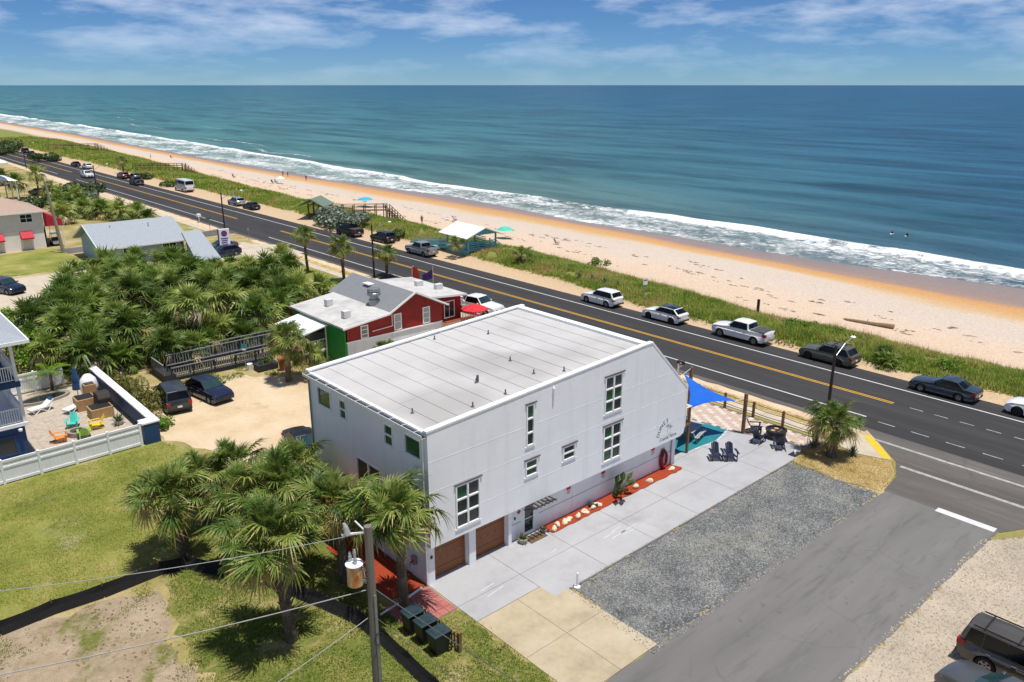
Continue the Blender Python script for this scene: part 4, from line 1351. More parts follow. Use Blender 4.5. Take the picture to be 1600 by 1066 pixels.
# crowns as one mesh for palms of the thicket and the far yards
def crown_mesh(seed, nf=30, size=1.0):
    r = random.Random(seed)
    V, F, MI = [], [], []
    geos = [(frond_geo(seed + 1, droop=0.12, fold=0.4, n=17, lowres=True), 0), (frond_geo(seed + 2, droop=0.4, fold=0.3, n=17, lowres=True), 0),
            (frond_geo(seed + 3, droop=0.65, fold=0.1, n=17, lowres=True), 0), (frond_geo(seed + 4, droop=0.7, fold=0.0, n=15, lowres=True), 1), (frond_geo(seed + 5, droop=0.8, fold=-0.2, n=13, span=95, lowres=True), 2)]
    q = MB()
    for i in range(nf):
        u = (i + 0.5) / nf
        el = R(84 - 125 * u + r.uniform(-12, 12))
        az = i * 2.39996 + r.uniform(-0.3, 0.3)
        gi = 0 if u < 0.28 else 1 if u < 0.6 else 2 if u < 0.8 else 3 if r.random() < 0.6 else 4
        g_, mi = geos[gi]
        s = size * r.uniform(0.8, 1.15)
        M = Matrix.Rotation(az, 4, 'Z') @ Matrix.Rotation(-el, 4, 'Y') @ Matrix.Rotation(r.uniform(-0.4, 0.4), 4, 'X') @ Matrix.Scale(s, 4)
        q.add([M @ Vector(v) for v in g_.v], g_.f, mi)
    return q.mesh('crown', [m_frond, m_frond_old, m_frond_dead], fix=False)


CROWNS = [crown_mesh(101, 32), crown_mesh(202, 36), crown_mesh(303, 28), crown_mesh(404, 34)]
TRUNKS = [trunk_mesh(1.0, 0.2, 0.17, (0, 0), 0.5, s).mesh('trunk', [m_trunk, m_boot], fix=False) for s in (1, 2)]


def far_palm(x, y, h, label, s=1.0, group='palms of the thicket', cm=None, z=0.0):
    p = thing('thicket_palm', label, 'palm', (x, y, z), rnd.uniform(0, 6.28), group)
    inst('trunk', TRUNKS[rnd.randrange(2)], p, (0, 0, 0), (0, 0, 0), (1, 1, h))
    inst('crown', CROWNS[rnd.randrange(4)] if cm is None else cm, p, (0, 0, h), (rnd.uniform(-.12, .12), rnd.uniform(-.12, .12), 0), (s, s, s * rnd.uniform(0.85, 1.05)))
    return p


# the dense thicket behind the ramp: palms of uneven height
thick = []
tr_ = random.Random(31)
tries = 0


def in_poly(x, y, P):
    c = False
    for i in range(len(P)):
        (x0, y0), (x1, y1) = P[i][:2], P[i - 1][:2]
        if (y0 > y) != (y1 > y) and x < (x1 - x0) * (y - y0) / (y1 - y0) + x0:
            c = not c
    return c


THICKET = [(21.0, 103.0), (18.6, 94.5), (15.2, 85.0), (12.0, 79.0), (11.2, 72.0), (13.5, 69.0), (17.0, 66.8), (20.0, 66.6), (29.5, 67.0), (33.0, 71.5), (38.5, 77), (40, 84), (38, 95), (36, 104), (30, 107), (25.5, 106)]
while len(thick) < 132 and tries < 9000:
    tries += 1
    x, y = tr_.uniform(9, 43), tr_.uniform(62, 110)
    if not in_poly(x, y, THICKET):
        continue
    if all((x - a) ** 2 + (y - b) ** 2 > 1.95 ** 2 for a, b in thick):
        thick.append((x, y))
thick.sort(key=lambda q: (q[1], q[0]))
ORD = ['leftmost', 'second', 'third', 'fourth', 'fifth', 'sixth', 'seventh', 'eighth', 'ninth', 'tenth', 'eleventh', 'twelfth', 'thirteenth', 'fourteenth', 'fifteenth', 'sixteenth', 'seventeenth', 'eighteenth', 'nineteenth', 'twentieth', 'twenty-first', 'twenty-second', 'twenty-third', 'twenty-fourth', 'twenty-fifth', 'twenty-sixth', 'twenty-seventh', 'twenty-eighth', 'twenty-ninth', 'thirtieth']
NB = 6
bands = [[] for _ in range(NB)]
for (x, y) in thick:
    bands[min(NB - 1, int((y - 66.5) / 6.9))].append((x, y))
row_txt = ['front row of the thicket', 'second row of the palm thicket', 'third row of the palm thicket', 'fourth row of the palm thicket', 'fifth row of the palm thicket', 'back row of the palm thicket']
for bi, bd in enumerate(bands):
    bd.sort(key=lambda q: math.atan2(q[0], q[1]))
    for i, (x, y) in enumerate(bd):
        h = tr_.uniform(0.8, 3.0) if y < 92 else tr_.uniform(0.6, 1.9)
        lab = '%s palm %sin the %s' % (ORD[min(i, 29)], '' if i == 0 else 'from the left ', row_txt[bi])
        far_palm(x, y, h, lab, tr_.choice((0.75, 0.9, 1.0, 1.1, 1.25)) * tr_.uniform(0.9, 1.08), 'palms of the thicket')
for k, (x, y, h) in enumerate(((15.5, 74.5, 3.4), (19.2, 71.0, 3.0), (28.8, 73.5, 3.6), (33.5, 77.0, 3.5), (22.5, 80.5, 3.8), (31.0, 88.0, 3.2), (36.8, 86.0, 3.0))):
    far_palm(x, y, h, '%s of the taller palms whose heads stand clear of the thicket' % ORD[k].replace('leftmost', 'first'), 1.2, 'tall palms of the thicket')
far_palm(24.3, 69.9, 4.4, 'tall slim palm with a bare pale trunk rising behind the ramp', 1.15, None)
# palms scattered beyond the thicket
for (px, py, h, s, lab) in ((455, 440, 2.4, 1.2, 'fan palm on the lawn edge just north of the restaurant'), (470, 470, 2.0, 1.2, 'fan palm touching the back of the restaurant membrane roof'), (420, 445, 2.6, 1.2, 'fan palm at the lawn corner of the thicket'),
                           (440, 410, 1.2, 1.2, 'low fan palm on the lawn beside the roadside palms'), (500, 460, 1.0, 1.1, 'low fan palm between roadside palm and restaurant')):
    g_ = {455: (41.69, 85.61, 0.00), 470: (38.45, 77.09, 0.00), 420: (38.89, 85.67, 0.00), 440: (46.85, 98.43, 0.00), 500: (42.16, 79.60, 0.00)}[px]
    far_palm(g_[0], g_[1], h, lab, s, None)
far_list = [((35.91, 197.45, 0.00), 3.2, 1.3, 'leftmost dark palm beside the teal house'), ((40.18, 199.16, 0.00), 4.5, 1.3, 'tall palm beside the teal house and parked car'), ((40.48, 190.68, 0.00), 2.0, 1.3, 'palm right of the tall one by the teal house'),
            ((34.18, 154.84, 0.00), 1.8, 1.4, 'palm behind the red canopy'), ((38.16, 165.78, 0.00), 1.6, 1.4, 'palm behind the leaning pole'), ((39.11, 159.85, 0.00), 1.5, 1.4, 'palm just behind the clinic ridge'), ((40.84, 156.34, 0.00), 1.3, 1.4, 'low palm behind the middle of the clinic ridge'),
            ((42.74, 151.77, 0.00), 1.6, 1.3, 'palm standing on pale sand behind the clinic'), ((46.06, 153.62, 0.00), 0.8, 1.3, 'low palm right of the pale sand patch'), ((42.89, 180.83, 0.00), 1.4, 1.4, 'grey-green palm along the verge of the far yard'),
            ((37.70, 171.52, 0.00), 1.4, 1.4, 'palm left of the leaning pole in the far yard'), ((38.25, 225.87, 0.00), 2.0, 1.3, 'palm at the left edge by the teal house'), ((46.30, 148.57, 0.00), 0.6, 1.1, 'tiny palm near the sidewalk behind the clinic')]
for (g_, h, s, lab) in far_list:
    far_palm(g_[0], g_[1], h, lab, s, None)


# ------------------------------------------------------------------ shrubs: leaf-sized faces through an uneven volume
def leaf_cloud(n, rx, ry, rz, size, mat, seed, lumps=7, name='foliage', shape=0.5):
    rs = np.random.RandomState(seed)
    cen = rs.normal(size=(lumps, 3)) * [rx * 0.45, ry * 0.45, rz * 0.28]
    cen[:, 2] = np.abs(cen[:, 2]) + rz * 0.25
    rad = rs.uniform(0.35, 0.62, lumps)
    k = rs.randint(0, lumps, n)
    d = rs.normal(size=(n, 3))
    d /= np.linalg.norm(d, axis=1)[:, None]
    rr_ = rs.uniform(0.55, 1.0, n) ** 0.5
    P = cen[k] + d * (rad[k] * rr_)[:, None] * [rx, ry, rz]
    P[:, 2] = np.abs(P[:, 2])
    nrm = d + rs.normal(size=(n, 3)) * 0.7
    nrm[:, 2] += 0.4
    nrm /= np.linalg.norm(nrm, axis=1)[:, None]
    u = np.cross(nrm, rs.normal(size=(n, 3)))
    u /= np.linalg.norm(u, axis=1)[:, None]
    w = np.cross(nrm, u)
    sz = (size * rs.uniform(0.6, 1.3, n))[:, None]
    a, b = P + u * sz, P - u * sz
    c, e = P + w * sz * shape, P - w * sz * shape
    co = np.stack([a, c, b, e], 1).reshape(-1, 3)
    me = bpy.data.meshes.new(name)
    me.vertices.add(4 * n)
    me.vertices.foreach_set('co', co.astype(np.float32).ravel())
    me.loops.add(4 * n)
    me.loops.foreach_set('vertex_index', np.arange(4 * n, dtype=np.int32))
    me.polygons.add(n)
    me.polygons.foreach_set('loop_start', np.arange(0, 4 * n, 4, dtype=np.int32))
    me.polygons.foreach_set('loop_total', np.full(n, 4, dtype=np.int32))
    me.update(calc_edges=True)
    me.materials.append(mat)
    return me


m_leaf_bright = leaf_mat('leaf_bright_green', '#3f5f17', '#638722', '#8fae3c', 0.3, 0.3)
m_leaf_seagrape = leaf_mat('leaf_sea_grape', '#4b5a48', '#76846e', '#a5ae98', 0.2, 0.3)
m_leaf_dark = leaf_mat('leaf_dark_green', '#26371a', '#41552a', '#66793c', 0.25, 0.4)


def shrub(loc, rx, ry, rz, label, mat, n=900, size=0.12, seed=0, group=None, cat='shrub', shape=0.5):
    s_ = thing('shrub', label, cat, loc, 0, group)
    st = MB()
    r = random.Random(seed)
    for i in range(6):
        a = r.uniform(0, 6.28)
        st.tube([(0, 0, -0.1), (math.cos(a) * rx * 0.25, math.sin(a) * ry * 0.25, rz * 0.35), (math.cos(a) * rx * 0.5, math.sin(a) * ry * 0.5, rz * 0.7)], [0.05, 0.035, 0.015], 5)
    st.build('stem', m_trunk, s_, fix=False)
    inst('foliage', leaf_cloud(n, rx, ry, rz, size, mat, seed, shape=shape), s_)
    return s_


shrub((13.2, 72.5, 0), 2.6, 2.6, 2.6, 'bright green bush at the left end of the palm thicket', m_leaf_bright, 2600, 0.16, 1)
shrub((11.8, 78.0, 0), 2.4, 3.2, 2.4, 'bright green bush behind the play set', m_leaf_bright, 2400, 0.16, 2)
shrub((15.2, 82.0, 0), 2.6, 2.6, 3.0, 'tall bright green bush inside the left side of the thicket', m_leaf_bright, 2200, 0.16, 3)
shrub((12.6, 88.0, 0), 2.4, 2.4, 2.2, 'bright green bush next to the pale drive', m_leaf_bright, 1800, 0.17, 4)
for k, (x, y, r_, mt) in enumerate(((17.5, 77, 1.5, m_leaf_bright), (21.5, 74.5, 1.3, m_leaf_dark), (26.5, 77.5, 1.6, m_leaf_bright), (30.5, 81, 1.4, m_leaf_dark), (19.5, 86, 1.6, m_leaf_bright), (24.5, 89, 1.7, m_leaf_olive), (34, 83, 1.5, m_leaf_bright), (29, 95, 1.6, m_leaf_bright), (34.5, 94, 1.4, m_leaf_olive), (23, 98, 1.6, m_leaf_dark), (20.8, 68.2, 1.1, m_leaf_dark), (27.0, 69.5, 1.2, m_leaf_dark))):
    shrub((x, y, 0), r_ * 1.3, r_ * 1.3, r_ * 1.5, 'leafy shrub crowded by palms, %s nearest the camera of its kind' % ORD[k].replace('leftmost', 'first'), mt, 900, 0.15, 200 + k, 'leafy shrubs inside the thicket')
shrub((16.8, 59.3, 0), 0.9, 2.2, 1.2, 'yellow-green weedy bush between the white wall and the grey minivan', m_leaf_olive, 1500, 0.13, 5, shape=0.25)
shrub((16.5, 63.0, 0), 1.0, 2.4, 1.6, 'tall weedy bush behind the white wall', m_leaf_olive, 1600, 0.14, 6, shape=0.25)
shrub((16.0, 55.3, 0), 0.8, 1.2, 0.9, 'low bush at the corner of the navy fence post', m_leaf_bright, 900, 0.1, 7)
sg = (66.83, 119.77, 0.50)
shrub((sg[0] + 1.5, sg[1], 0.5), 3.6, 6.5, 1.9, 'large grey-green sea grape bush before the boardwalk shelter', m_leaf_seagrape, 3800, 0.26, 8, shape=0.8)
shrub((43.28, 42.06, 0.00) if False else (38.8, 41.5, 0), 2.0, 2.2, 5.6, 'flowering shrub rising beyond the front edge of the white house', m_leaf_olive, 1600, 0.13, 9)
for i, (g_, rx_, lab, mt) in enumerate((((45.67, 195.66, 0.00), 5.0, 'dark hedge mass beside the far parked car', m_leaf_dark), ((35.53, 179.07, 0.00), 4.0, 'dark green hedge in front of the teal house', m_leaf_dark), ((44.70, 186.89, 0.00), 3.6, 'grey-green bush next to the far verge', m_leaf_seagrape),
                                        ((64.14, 347.61, 0.50), 6.0, 'dark dune bush at the far left', m_leaf_dark), ((61.64, 289.58, 0.50), 4.0, 'dark dune bush next to the far boardwalk', m_leaf_dark), ((68.58, 217.34, 0.30), 2.2, 'bush behind the driving black pickup', m_leaf_dark), ((67.15, 196.56, 0.30), 2.2, 'bush behind the white shuttle bus', m_leaf_dark), ((68.36, 104.73, 0.20), 2.0, 'dark bush behind the black parked hatchback', m_leaf_dark), ((57.67, 329.64, 0.30), 5.0, 'dark bush at the left frame edge by the dune', m_leaf_dark))):
    shrub(g_, rx_, rx_ * 1.2, rx_ * 0.5, lab, mt, 1300, 0.05 * rx_ + 0.12, 40 + i, shape=0.7)
for i, (g_, lab) in enumerate((((70.66, 35.82, 0.30), 'round green dune bush left of the street lamp'), ((70.62, 32.81, 0.30), 'round green dune bush behind the olive wagon'), ((69.00, 22.63, 0.40), 'round green dune bush above the blue sedan'), ((70.12, 37.01, 0.40), 'small green dune bush near the short post'), ((77.42, 69.79, 0.20), 'green dune bush by the yuccas'))):
    shrub(g_, 1.2, 1.3, 0.9, lab, m_leaf_bright, 700, 0.12, 60 + i)


# spiky rosettes: yuccas, agaves, saw palmettos
def rosette_mesh(n, ln, w, mat, seed, up=0.5):
    r = random.Random(seed)
    q = MB()
    for i in range(n):
        a = i * 2.39996
        e = R(r.uniform(8, 85)) * up + R(10)
        d = Vector((math.cos(a) * math.cos(e), math.sin(a) * math.cos(e), math.sin(e)))
        sd = Vector((-math.sin(a), math.cos(a), 0)) * w
        l_ = ln * r.uniform(0.75, 1.1)
        m_ = d * l_ * 0.45 + Vector((0, 0, 0.03))
        tp = d * l_ - Vector((0, 0, 0.12 * l_ * math.cos(e)))
        q.add([sd * 0.7, m_ + sd, m_ - sd, -sd * 0.7, tp, m_ - Vector((0, 0, w * 0.6))], [(0, 1, 5), (5, 2, 3), (0, 5, 3), (1, 4, 5), (5, 4, 2)])
    return q.mesh('leaves', mat, fix=False)


m_agave = leaf_mat('agave_leaf', '#3d5238', '#5d7355', '#8a9c7d', 0.1, 0.4)
YUC = [rosette_mesh(34, 0.95, 0.045, m_agave, s, 0.95) for s in (1, 2)]
for i, (g_, s, lab) in enumerate((((47.99, 20.26, 0.00), 0.9, 'agave on the corner island beside the palm'), ((47.15, 22.57, 0.00), 0.8, 'dark spiky plant behind the corner palm'), ((69.99, 59.45, 0.30), 1.2, 'yucca behind the first white car'), ((69.75, 61.24, 0.40), 1.1, 'left yucca behind the first white car'),
                                  ((69.81, 63.36, 0.40), 1.1, 'leftmost yucca of the row on the dune'), ((69.32, 65.02, 0.50), 1.0, 'yucca nearest the little dune palm'))):
    p = thing('yucca', lab, 'plant', g_)
    inst('leaves', YUC[i % 2], p, (0, 0, 0.02), (0, 0, i), (s, s, s))
SAW = [crown_mesh(505, 22), crown_mesh(606, 20)]
p = thing('saw_palmetto', 'silvery saw palmetto clump on the dune behind the olive wagon', 'shrub', (67.35, 26.87, 0.25))
for k in range(3):
    inst('frond_clump', SAW[k % 2], p, (0.9 * k - 0.9, 0.5 * k - 0.5, 0.2), (0, 0, k), (0.75, 0.75, 0.6))
# bird of paradise by the lower wall
bp = thing('leafy_plant', 'tall broad-leaved plant against the lower wall in the mulch bed', 'plant', (32.4, 27.0, 0.06))
m_bop = leaf_mat('leaf_bop', '#27401f', '#3f5d2b', '#7c8a3d', 0.2, 0.2)
for i in range(20):
    a, e = rnd.uniform(-3.3, 0.2), R(rnd.uniform(35, 82))
    ln = rnd.uniform(1.0, 1.8)
    d = Vector((math.cos(a) * math.cos(e), math.sin(a) * math.cos(e), math.sin(e)))
    sd = d.cross(Vector((0, 0, 1))).normalized()
    q = MB()
    p1, p2, p3 = d * ln * 0.55, d * ln * 0.85 + Vector((0, 0, -0.06)), d * ln * 1.15 + Vector((0, 0, -0.25))
    q.bar((0, 0, 0), p1, 0.03)
    q.add([p1, p2 + sd * 0.19, p2 - sd * 0.19, p3, p2 - Vector((0, 0, 0.04))], [(0, 1, 4), (0, 4, 2), (1, 3, 4), (4, 3, 2)])
    q.build('leaf', m_bop, bp, fix=False, loc=(rnd.uniform(-.35, .35), rnd.uniform(-.15, .1), 0))


# ------------------------------------------------------------------ grasses
def blades(name, P, h, w, mat, seed, lean=0.5, per=1):
    """P (n,3) roots; one bent triangle pair per blade"""
    rs = np.random.RandomState(seed)
    P = np.repeat(P, per, 0)
    n = len(P)
    if per > 1:
        P = P + np.c_[rs.normal(0, 0.10, (n, 2)), np.zeros(n)]
    a = rs.uniform(0, 2 * np.pi, n)
    hh = h * rs.uniform(0.5, 1.25, n) if np.isscalar(h) else np.repeat(h, per) * rs.uniform(0.5, 1.25, n)
    ln = hh * lean * rs.uniform(0.2, 1.2, n)
    s = np.c_[-np.sin(a), np.cos(a), np.zeros(n)] * w
    d = np.c_[np.cos(a) * ln, np.sin(a) * ln, hh]
    co = np.stack([P - s, P + s, P + d], 1).reshape(-1, 3)
    me = bpy.data.meshes.new(name)
    me.vertices.add(3 * n)
    me.vertices.foreach_set('co', co.astype(np.float32).ravel())
    me.loops.add(3 * n)
    me.loops.foreach_set('vertex_index', np.arange(3 * n, dtype=np.int32))
    me.polygons.add(n)
    me.polygons.foreach_set('loop_start', np.arange(0, 3 * n, 3, dtype=np.int32))
    me.polygons.foreach_set('loop_total', np.full(n, 3, dtype=np.int32))
    me.update(calc_edges=True)
    me.materials.append(mat)
    o = bpy.data.objects.new(name, me)
    link(o)
    return o


def grass_mat(name, stops, scale=0.25):
    t = NT(name)
    g = t.coord('World')
    k = t.math('ADD', t.math('MULTIPLY', t.noise(scale, 4, 0.6, g), 0.75), t.math('MULTIPLY', t.noise(5, 2, 0.6, g), 0.25))
    col = t.ramp(k, [(p, lin(c)) for p, c in stops])
    t.set(Base_Color=col, Roughness=0.7, Specular_IOR_Level=0.2)
    tr = t.n('ShaderNodeBsdfTranslucent')
    t.l(col, tr.inputs['Color'])
    ms = t.n('ShaderNodeMixShader')
    ms.inputs['Fac'].default_value = 0.3
    t.l(t.b.outputs['BSDF'], ms.inputs[1])
    t.l(tr.outputs['BSDF'], ms.inputs[2])
    t.l(ms.outputs['Shader'], t.out.inputs['Surface'])
    return t.m


m_dune_grass = grass_mat('dune_grass_green', [(0.32, '#66802e'), (0.46, '#869b3e'), (0.56, '#a3a657'), (0.63, '#b5a06a')], 0.16)
m_oats = grass_mat('sea_oats_tan', [(0.35, '#a08f58'), (0.5, '#bba872'), (0.65, '#cdbb8a')], 0.2)
rs = np.random.RandomState(5)


def dune_points(n, y0, y1, s0=0.98, s1=2.02):
    y = rs.uniform(y0, y1, n)
    s_ = rs.uniform(s0, s1, n)
    v, e = iv(V_, y), iv(E_, y)
    x = v + (s_ - 1) * (e - v) + rs.normal(0, 0.5, n)
    z, ss = beach_height(x, y)
    keep = (ss > 0.95 + 0.1 * rs.rand(n)) & (ss < 2.03 + 0.06 * rs.rand(n))
    keep &= (vnoise(x / 2.2, y / 2.2, 77, 3) > -0.22)
    return np.c_[x, y, z][keep]


tag(blades('dune_grass', np.concatenate([dune_points(38000, 8, 80), dune_points(26000, 80, 160)]), 0.42, 0.055, m_dune_grass, 6, 0.8, 3), 'green and tan grass covering the dune between road and beach', 'grass', kind='stuff')
tag(blades('dune_grass', dune_points(30000, 160, 420), 0.6, 0.14, m_dune_grass, 7, 0.8, 2), 'far green grass on the dune up the coast', 'grass', kind='stuff')
tag(blades('sea_oats', np.concatenate([dune_points(1800, 8, 80, 1.55, 2.0), dune_points(1500, 8, 120, 1.0, 1.4)]), 0.85, 0.02, m_oats, 8, 0.5, 3), 'tall tan sea oats standing in the dune grass', 'grass', kind='stuff')


def poly_points(n, P):
    xs_ = [p[0] for p in P]
    ys_ = [p[1] for p in P]
    out = []
    x = rs.uniform(min(xs_), max(xs_), n)
    y = rs.uniform(min(ys_), max(ys_), n)
    for a, b in zip(x, y):
        if in_poly(a, b, P):
            out.append((a, b, 0.0))
    return np.array(out)


m_lawn_blade = grass_mat('lawn_blades', [(0.34, '#6b7a2f'), (0.48, '#8c9344'), (0.58, '#a8a359'), (0.67, '#bfb074')], 0.22)
m_green_blade = grass_mat('weed_blades', [(0.34, '#4c6420'), (0.48, '#728634'), (0.6, '#949a4a'), (0.7, '#afa56c')], 0.4)
pl = poly_points(52000, [(-4, 37.3), (18.3, 37.3), (18.4, 42.5), (15.4, 52.2), (-2, 52.4)])
tag(blades('lawn_grass', pl[vnoise(pl[:, 0] / 1.6, pl[:, 1] / 1.6, 12, 3) > -0.18], 0.07, 0.02, m_lawn_blade, 9, 1.0, 2), 'short patchy grass of the lawn behind the silt fence', 'grass', kind='stuff')
pl = poly_points(40000, [(8.6, 14), (18.9, 14), (18.9, 24.5), (16.3, 25), (16.3, 27.5), (16.9, 37), (10, 36.8), (8.6, 30)])
tag(blades('yard_grass', pl[vnoise(pl[:, 0] / 1.3, pl[:, 1] / 1.3, 13, 3) > -0.12], 0.10, 0.022, m_green_blade, 10, 1.0, 2), 'uneven green grass below the palms and utility pole', 'grass', kind='stuff')
pl = poly_points(20000, [(-6, 16), (9, 16), (9, 36.5), (-6, 36.5)])
tag(blades('weeds', pl[vnoise(pl[:, 0] / 0.9, pl[:, 1] / 0.9, 14, 4) > 0.12], 0.09, 0.02, m_green_blade, 11, 1.0, 3), 'scattered green weeds on the bare dirt', 'weeds', kind='stuff')
pl = np.concatenate([poly_points(9000, [(44.3, 22.35), (44.0, 19.4), (44.6, 16.95), (47.3, 17.25), (49.0, 18.2), (48.3, 20.2), (48.6, 22.4), (46.6, 22.95)]), np.c_[rs.uniform(50.3, 51.5, 9000), rs.uniform(22.4, 90, 9000), np.zeros(9000)]])
tag(blades('verge_grass', pl, 0.10, 0.018, m_oats, 12, 1.0, 2), 'dry straw-coloured grass of the road verge and corner island', 'grass', kind='stuff')
pl = poly_points(16000, [(24, 61), (30, 58), (31, 62), (26, 64.5), (16.5, 62), (15.4, 53), (17.0, 56)])
tag(blades('lot_weeds', pl[vnoise(pl[:, 0] / 1.5, pl[:, 1] / 1.5, 15, 3) > 0.02], 0.16, 0.03, m_green_blade, 13, 1.0, 2), 'weeds along the edges of the sand lot', 'weeds', kind='stuff')

# ------------------------------------------------------------------ vehicles (front = +Y in their own frame)
def car_paint(name, c, metal=0.0, rough=0.28):
    if name in MATS:
        return MATS[name]
    t = NT(name)
    f = t.noise(1.2, 3, 0.5, t.coord('Object'))
    c = lin(c)
    t.set(Base_Color=t.ramp(f, [(0.3, c), (0.75, tuple(min(1, v * 1.12 + 0.004) for v in c[:3]) + (1,))]), Roughness=rough, Metallic=metal, Coat_Weight=0.6, Coat_Roughness=0.08)
    MATS[name] = t.m
    return t.m


m_tyre = pm('tyre_rubber', '#151515', '#202020', 20, 0.85)
m_rim = pm('alloy_rim', '#8f9296', '#a9abad', 10, 0.35, metal=0.7)
m_rim_dark = pm('alloy_rim_dark', '#2b2c2e', '#3a3b3d', 10, 0.4, metal=0.5)
m_carglass = glass('car_glass', '#06080a', 0.08)
m_carglass_teal = glass('car_windscreen', '#22373a', 0.05)
m_black_trim = pm('black_plastic', '#131314', '#1c1c1d', 15, 0.6)
m_tail = pm('tail_lamp_red', '#8f1018', '#b01a22', 15, 0.25)
m_head = pm('head_lamp_clear', '#c9ced2', '#e3e6e8', 15, 0.15)
m_plate = pm('number_plate', '#d8d8d8', '#eeeeee', 15, 0.5)
m_under = pm('underbody_dark', '#0b0b0b', '#121212', 5, 0.9)


def wheel_meshes(r, w):
    ty = MB()
    prof = [(r * 0.62, -w / 2), (r * 0.93, -w / 2), (r, -w * 0.3), (r, w * 0.3), (r * 0.93, w / 2), (r * 0.62, w / 2)]
    n = 20
    vs, fs = [], []
    for (rad, xx) in prof:
        for k in range(n):
            a = 2 * math.pi * k / n
            vs.append((xx, rad * math.cos(a), rad * math.sin(a)))
    for i in range(len(prof) - 1):
        for k in range(n):
            k2 = (k + 1) % n
            fs.append((i * n + k, i * n + k2, (i + 1) * n + k2, (i + 1) * n + k))
    ty.add(vs, fs)
    rim = MB()
    for sx in (-1, 1):
        x = sx * w * 0.42
        for k in range(5):
            a = 2 * math.pi * k / 5
            d, e = Vector((0, math.cos(a), math.sin(a))), Vector((0, -math.sin(a), math.cos(a)))
            c0, c1 = d * r * 0.1, d * r * 0.6
            rim.add([(x, *(c0 + e * r * .10)[1:]), (x, *(c0 - e * r * .10)[1:]), (x, *(c1 - e * r * .15)[1:]), (x, *(c1 + e * r * .15)[1:])], [(0, 1, 2, 3)])
        ring = []
        for k in range(n):
            a = 2 * math.pi * k / n
            ring += [(x * 1.02, r * .53 * math.cos(a), r * .53 * math.sin(a)), (x * 1.02, r * .64 * math.cos(a), r * .64 * math.sin(a))]
        rim.add(ring, [(2 * k, 2 * k + 1, 2 * ((k + 1) % n) + 1, 2 * ((k + 1) % n)) for k in range(n)])
    disc = [(-w * 0.25, 0, 0)] + [(-w * .25, r * .63 * math.cos(2 * math.pi * k / n), r * .63 * math.sin(2 * math.pi * k / n)) for k in range(n)]
    hub = MB().add(disc, [(0, k + 1, (k + 1) % n + 1) for k in range(n)])
    disc2 = [(w * 0.25, v[1], v[2]) for v in disc]
    hub.add(disc2, [(0, k + 1, (k + 1) % n + 1) for k in range(n)])
    return ty.mesh('tyre', m_tyre), rim.mesh('rim', m_rim), rim.mesh('rim', m_rim_dark), hub.mesh('brake_disc', m_under)


WHEELS = {}

#        L     W     H     wr    wf(from front) wb   belt  hoodz nosez  deckz
CAR = {
    'suv': dict(L=4.85, W=1.92, H=1.72, r=0.37, fo=0.92, wb=2.9, zb=0.22, nose=0.78, hood=1.02, belt=1.10, tail=1.08, ws0=1.45, ws1=2.15, rr1=4.35, rr0=4.72, deck=None),
    'crossover': dict(L=4.75, W=1.9, H=1.58, r=0.36, fo=0.92, wb=2.87, zb=0.22, nose=0.72, hood=0.96, belt=1.05, tail=1.04, ws0=1.4, ws1=2.2, rr1=3.95, rr0=4.62, deck=None),
    'wagon': dict(L=4.85, W=1.86, H=1.62, r=0.35, fo=0.95, wb=2.75, zb=0.24, nose=0.74, hood=0.96, belt=1.03, tail=1.05, ws0=1.45, ws1=2.15, rr1=4.25, rr0=4.72, deck=None),
    'sedan': dict(L=4.9, W=1.84, H=1.46, r=0.33, fo=0.97, wb=2.8, zb=0.2, nose=0.66, hood=0.86, belt=0.95, tail=0.94, ws0=1.5, ws1=2.35, rr1=3.5, rr0=4.25, deck=1.0),
    'hatch': dict(L=4.5, W=1.78, H=1.5, r=0.32, fo=0.9, wb=2.65, zb=0.2, nose=0.68, hood=0.9, belt=0.97, tail=0.99, ws0=1.25, ws1=2.1, rr1=3.6, rr0=4.35, deck=None),
    'minivan': dict(L=4.95, W=1.96, H=1.72, r=0.34, fo=0.95, wb=2.95, zb=0.2, nose=0.76, hood=0.98, belt=1.02, tail=1.04, ws0=1.1, ws1=2.0, rr1=4.5, rr0=4.85, deck=None),
    'boxsuv': dict(L=4.75, W=1.85, H=1.78, r=0.38, fo=0.88, wb=2.7, zb=0.28, nose=0.88, hood=1.08, belt=1.14, tail=1.14, ws0=1.5, ws1=1.95, rr1=4.5, rr0=4.68, deck=None),
    'pickup': dict(L=5.75, W=2.02, H=1.92, r=0.41, fo=1.0, wb=3.65, zb=0.36, nose=1.02, hood=1.16, belt=1.26, tail=1.28, ws0=1.6, ws1=2.25, rr1=3.85, rr0=4.05, deck=1.26, bed=True),
    'bus': dict(L=6.9, W=2.3, H=2.75, r=0.40, fo=0.95, wb=4.2, zb=0.34, nose=0.95, hood=1.18, belt=1.30, tail=1.30, ws0=0.85, ws1=1.45, rr1=6.78, rr0=6.86, deck=None),
}


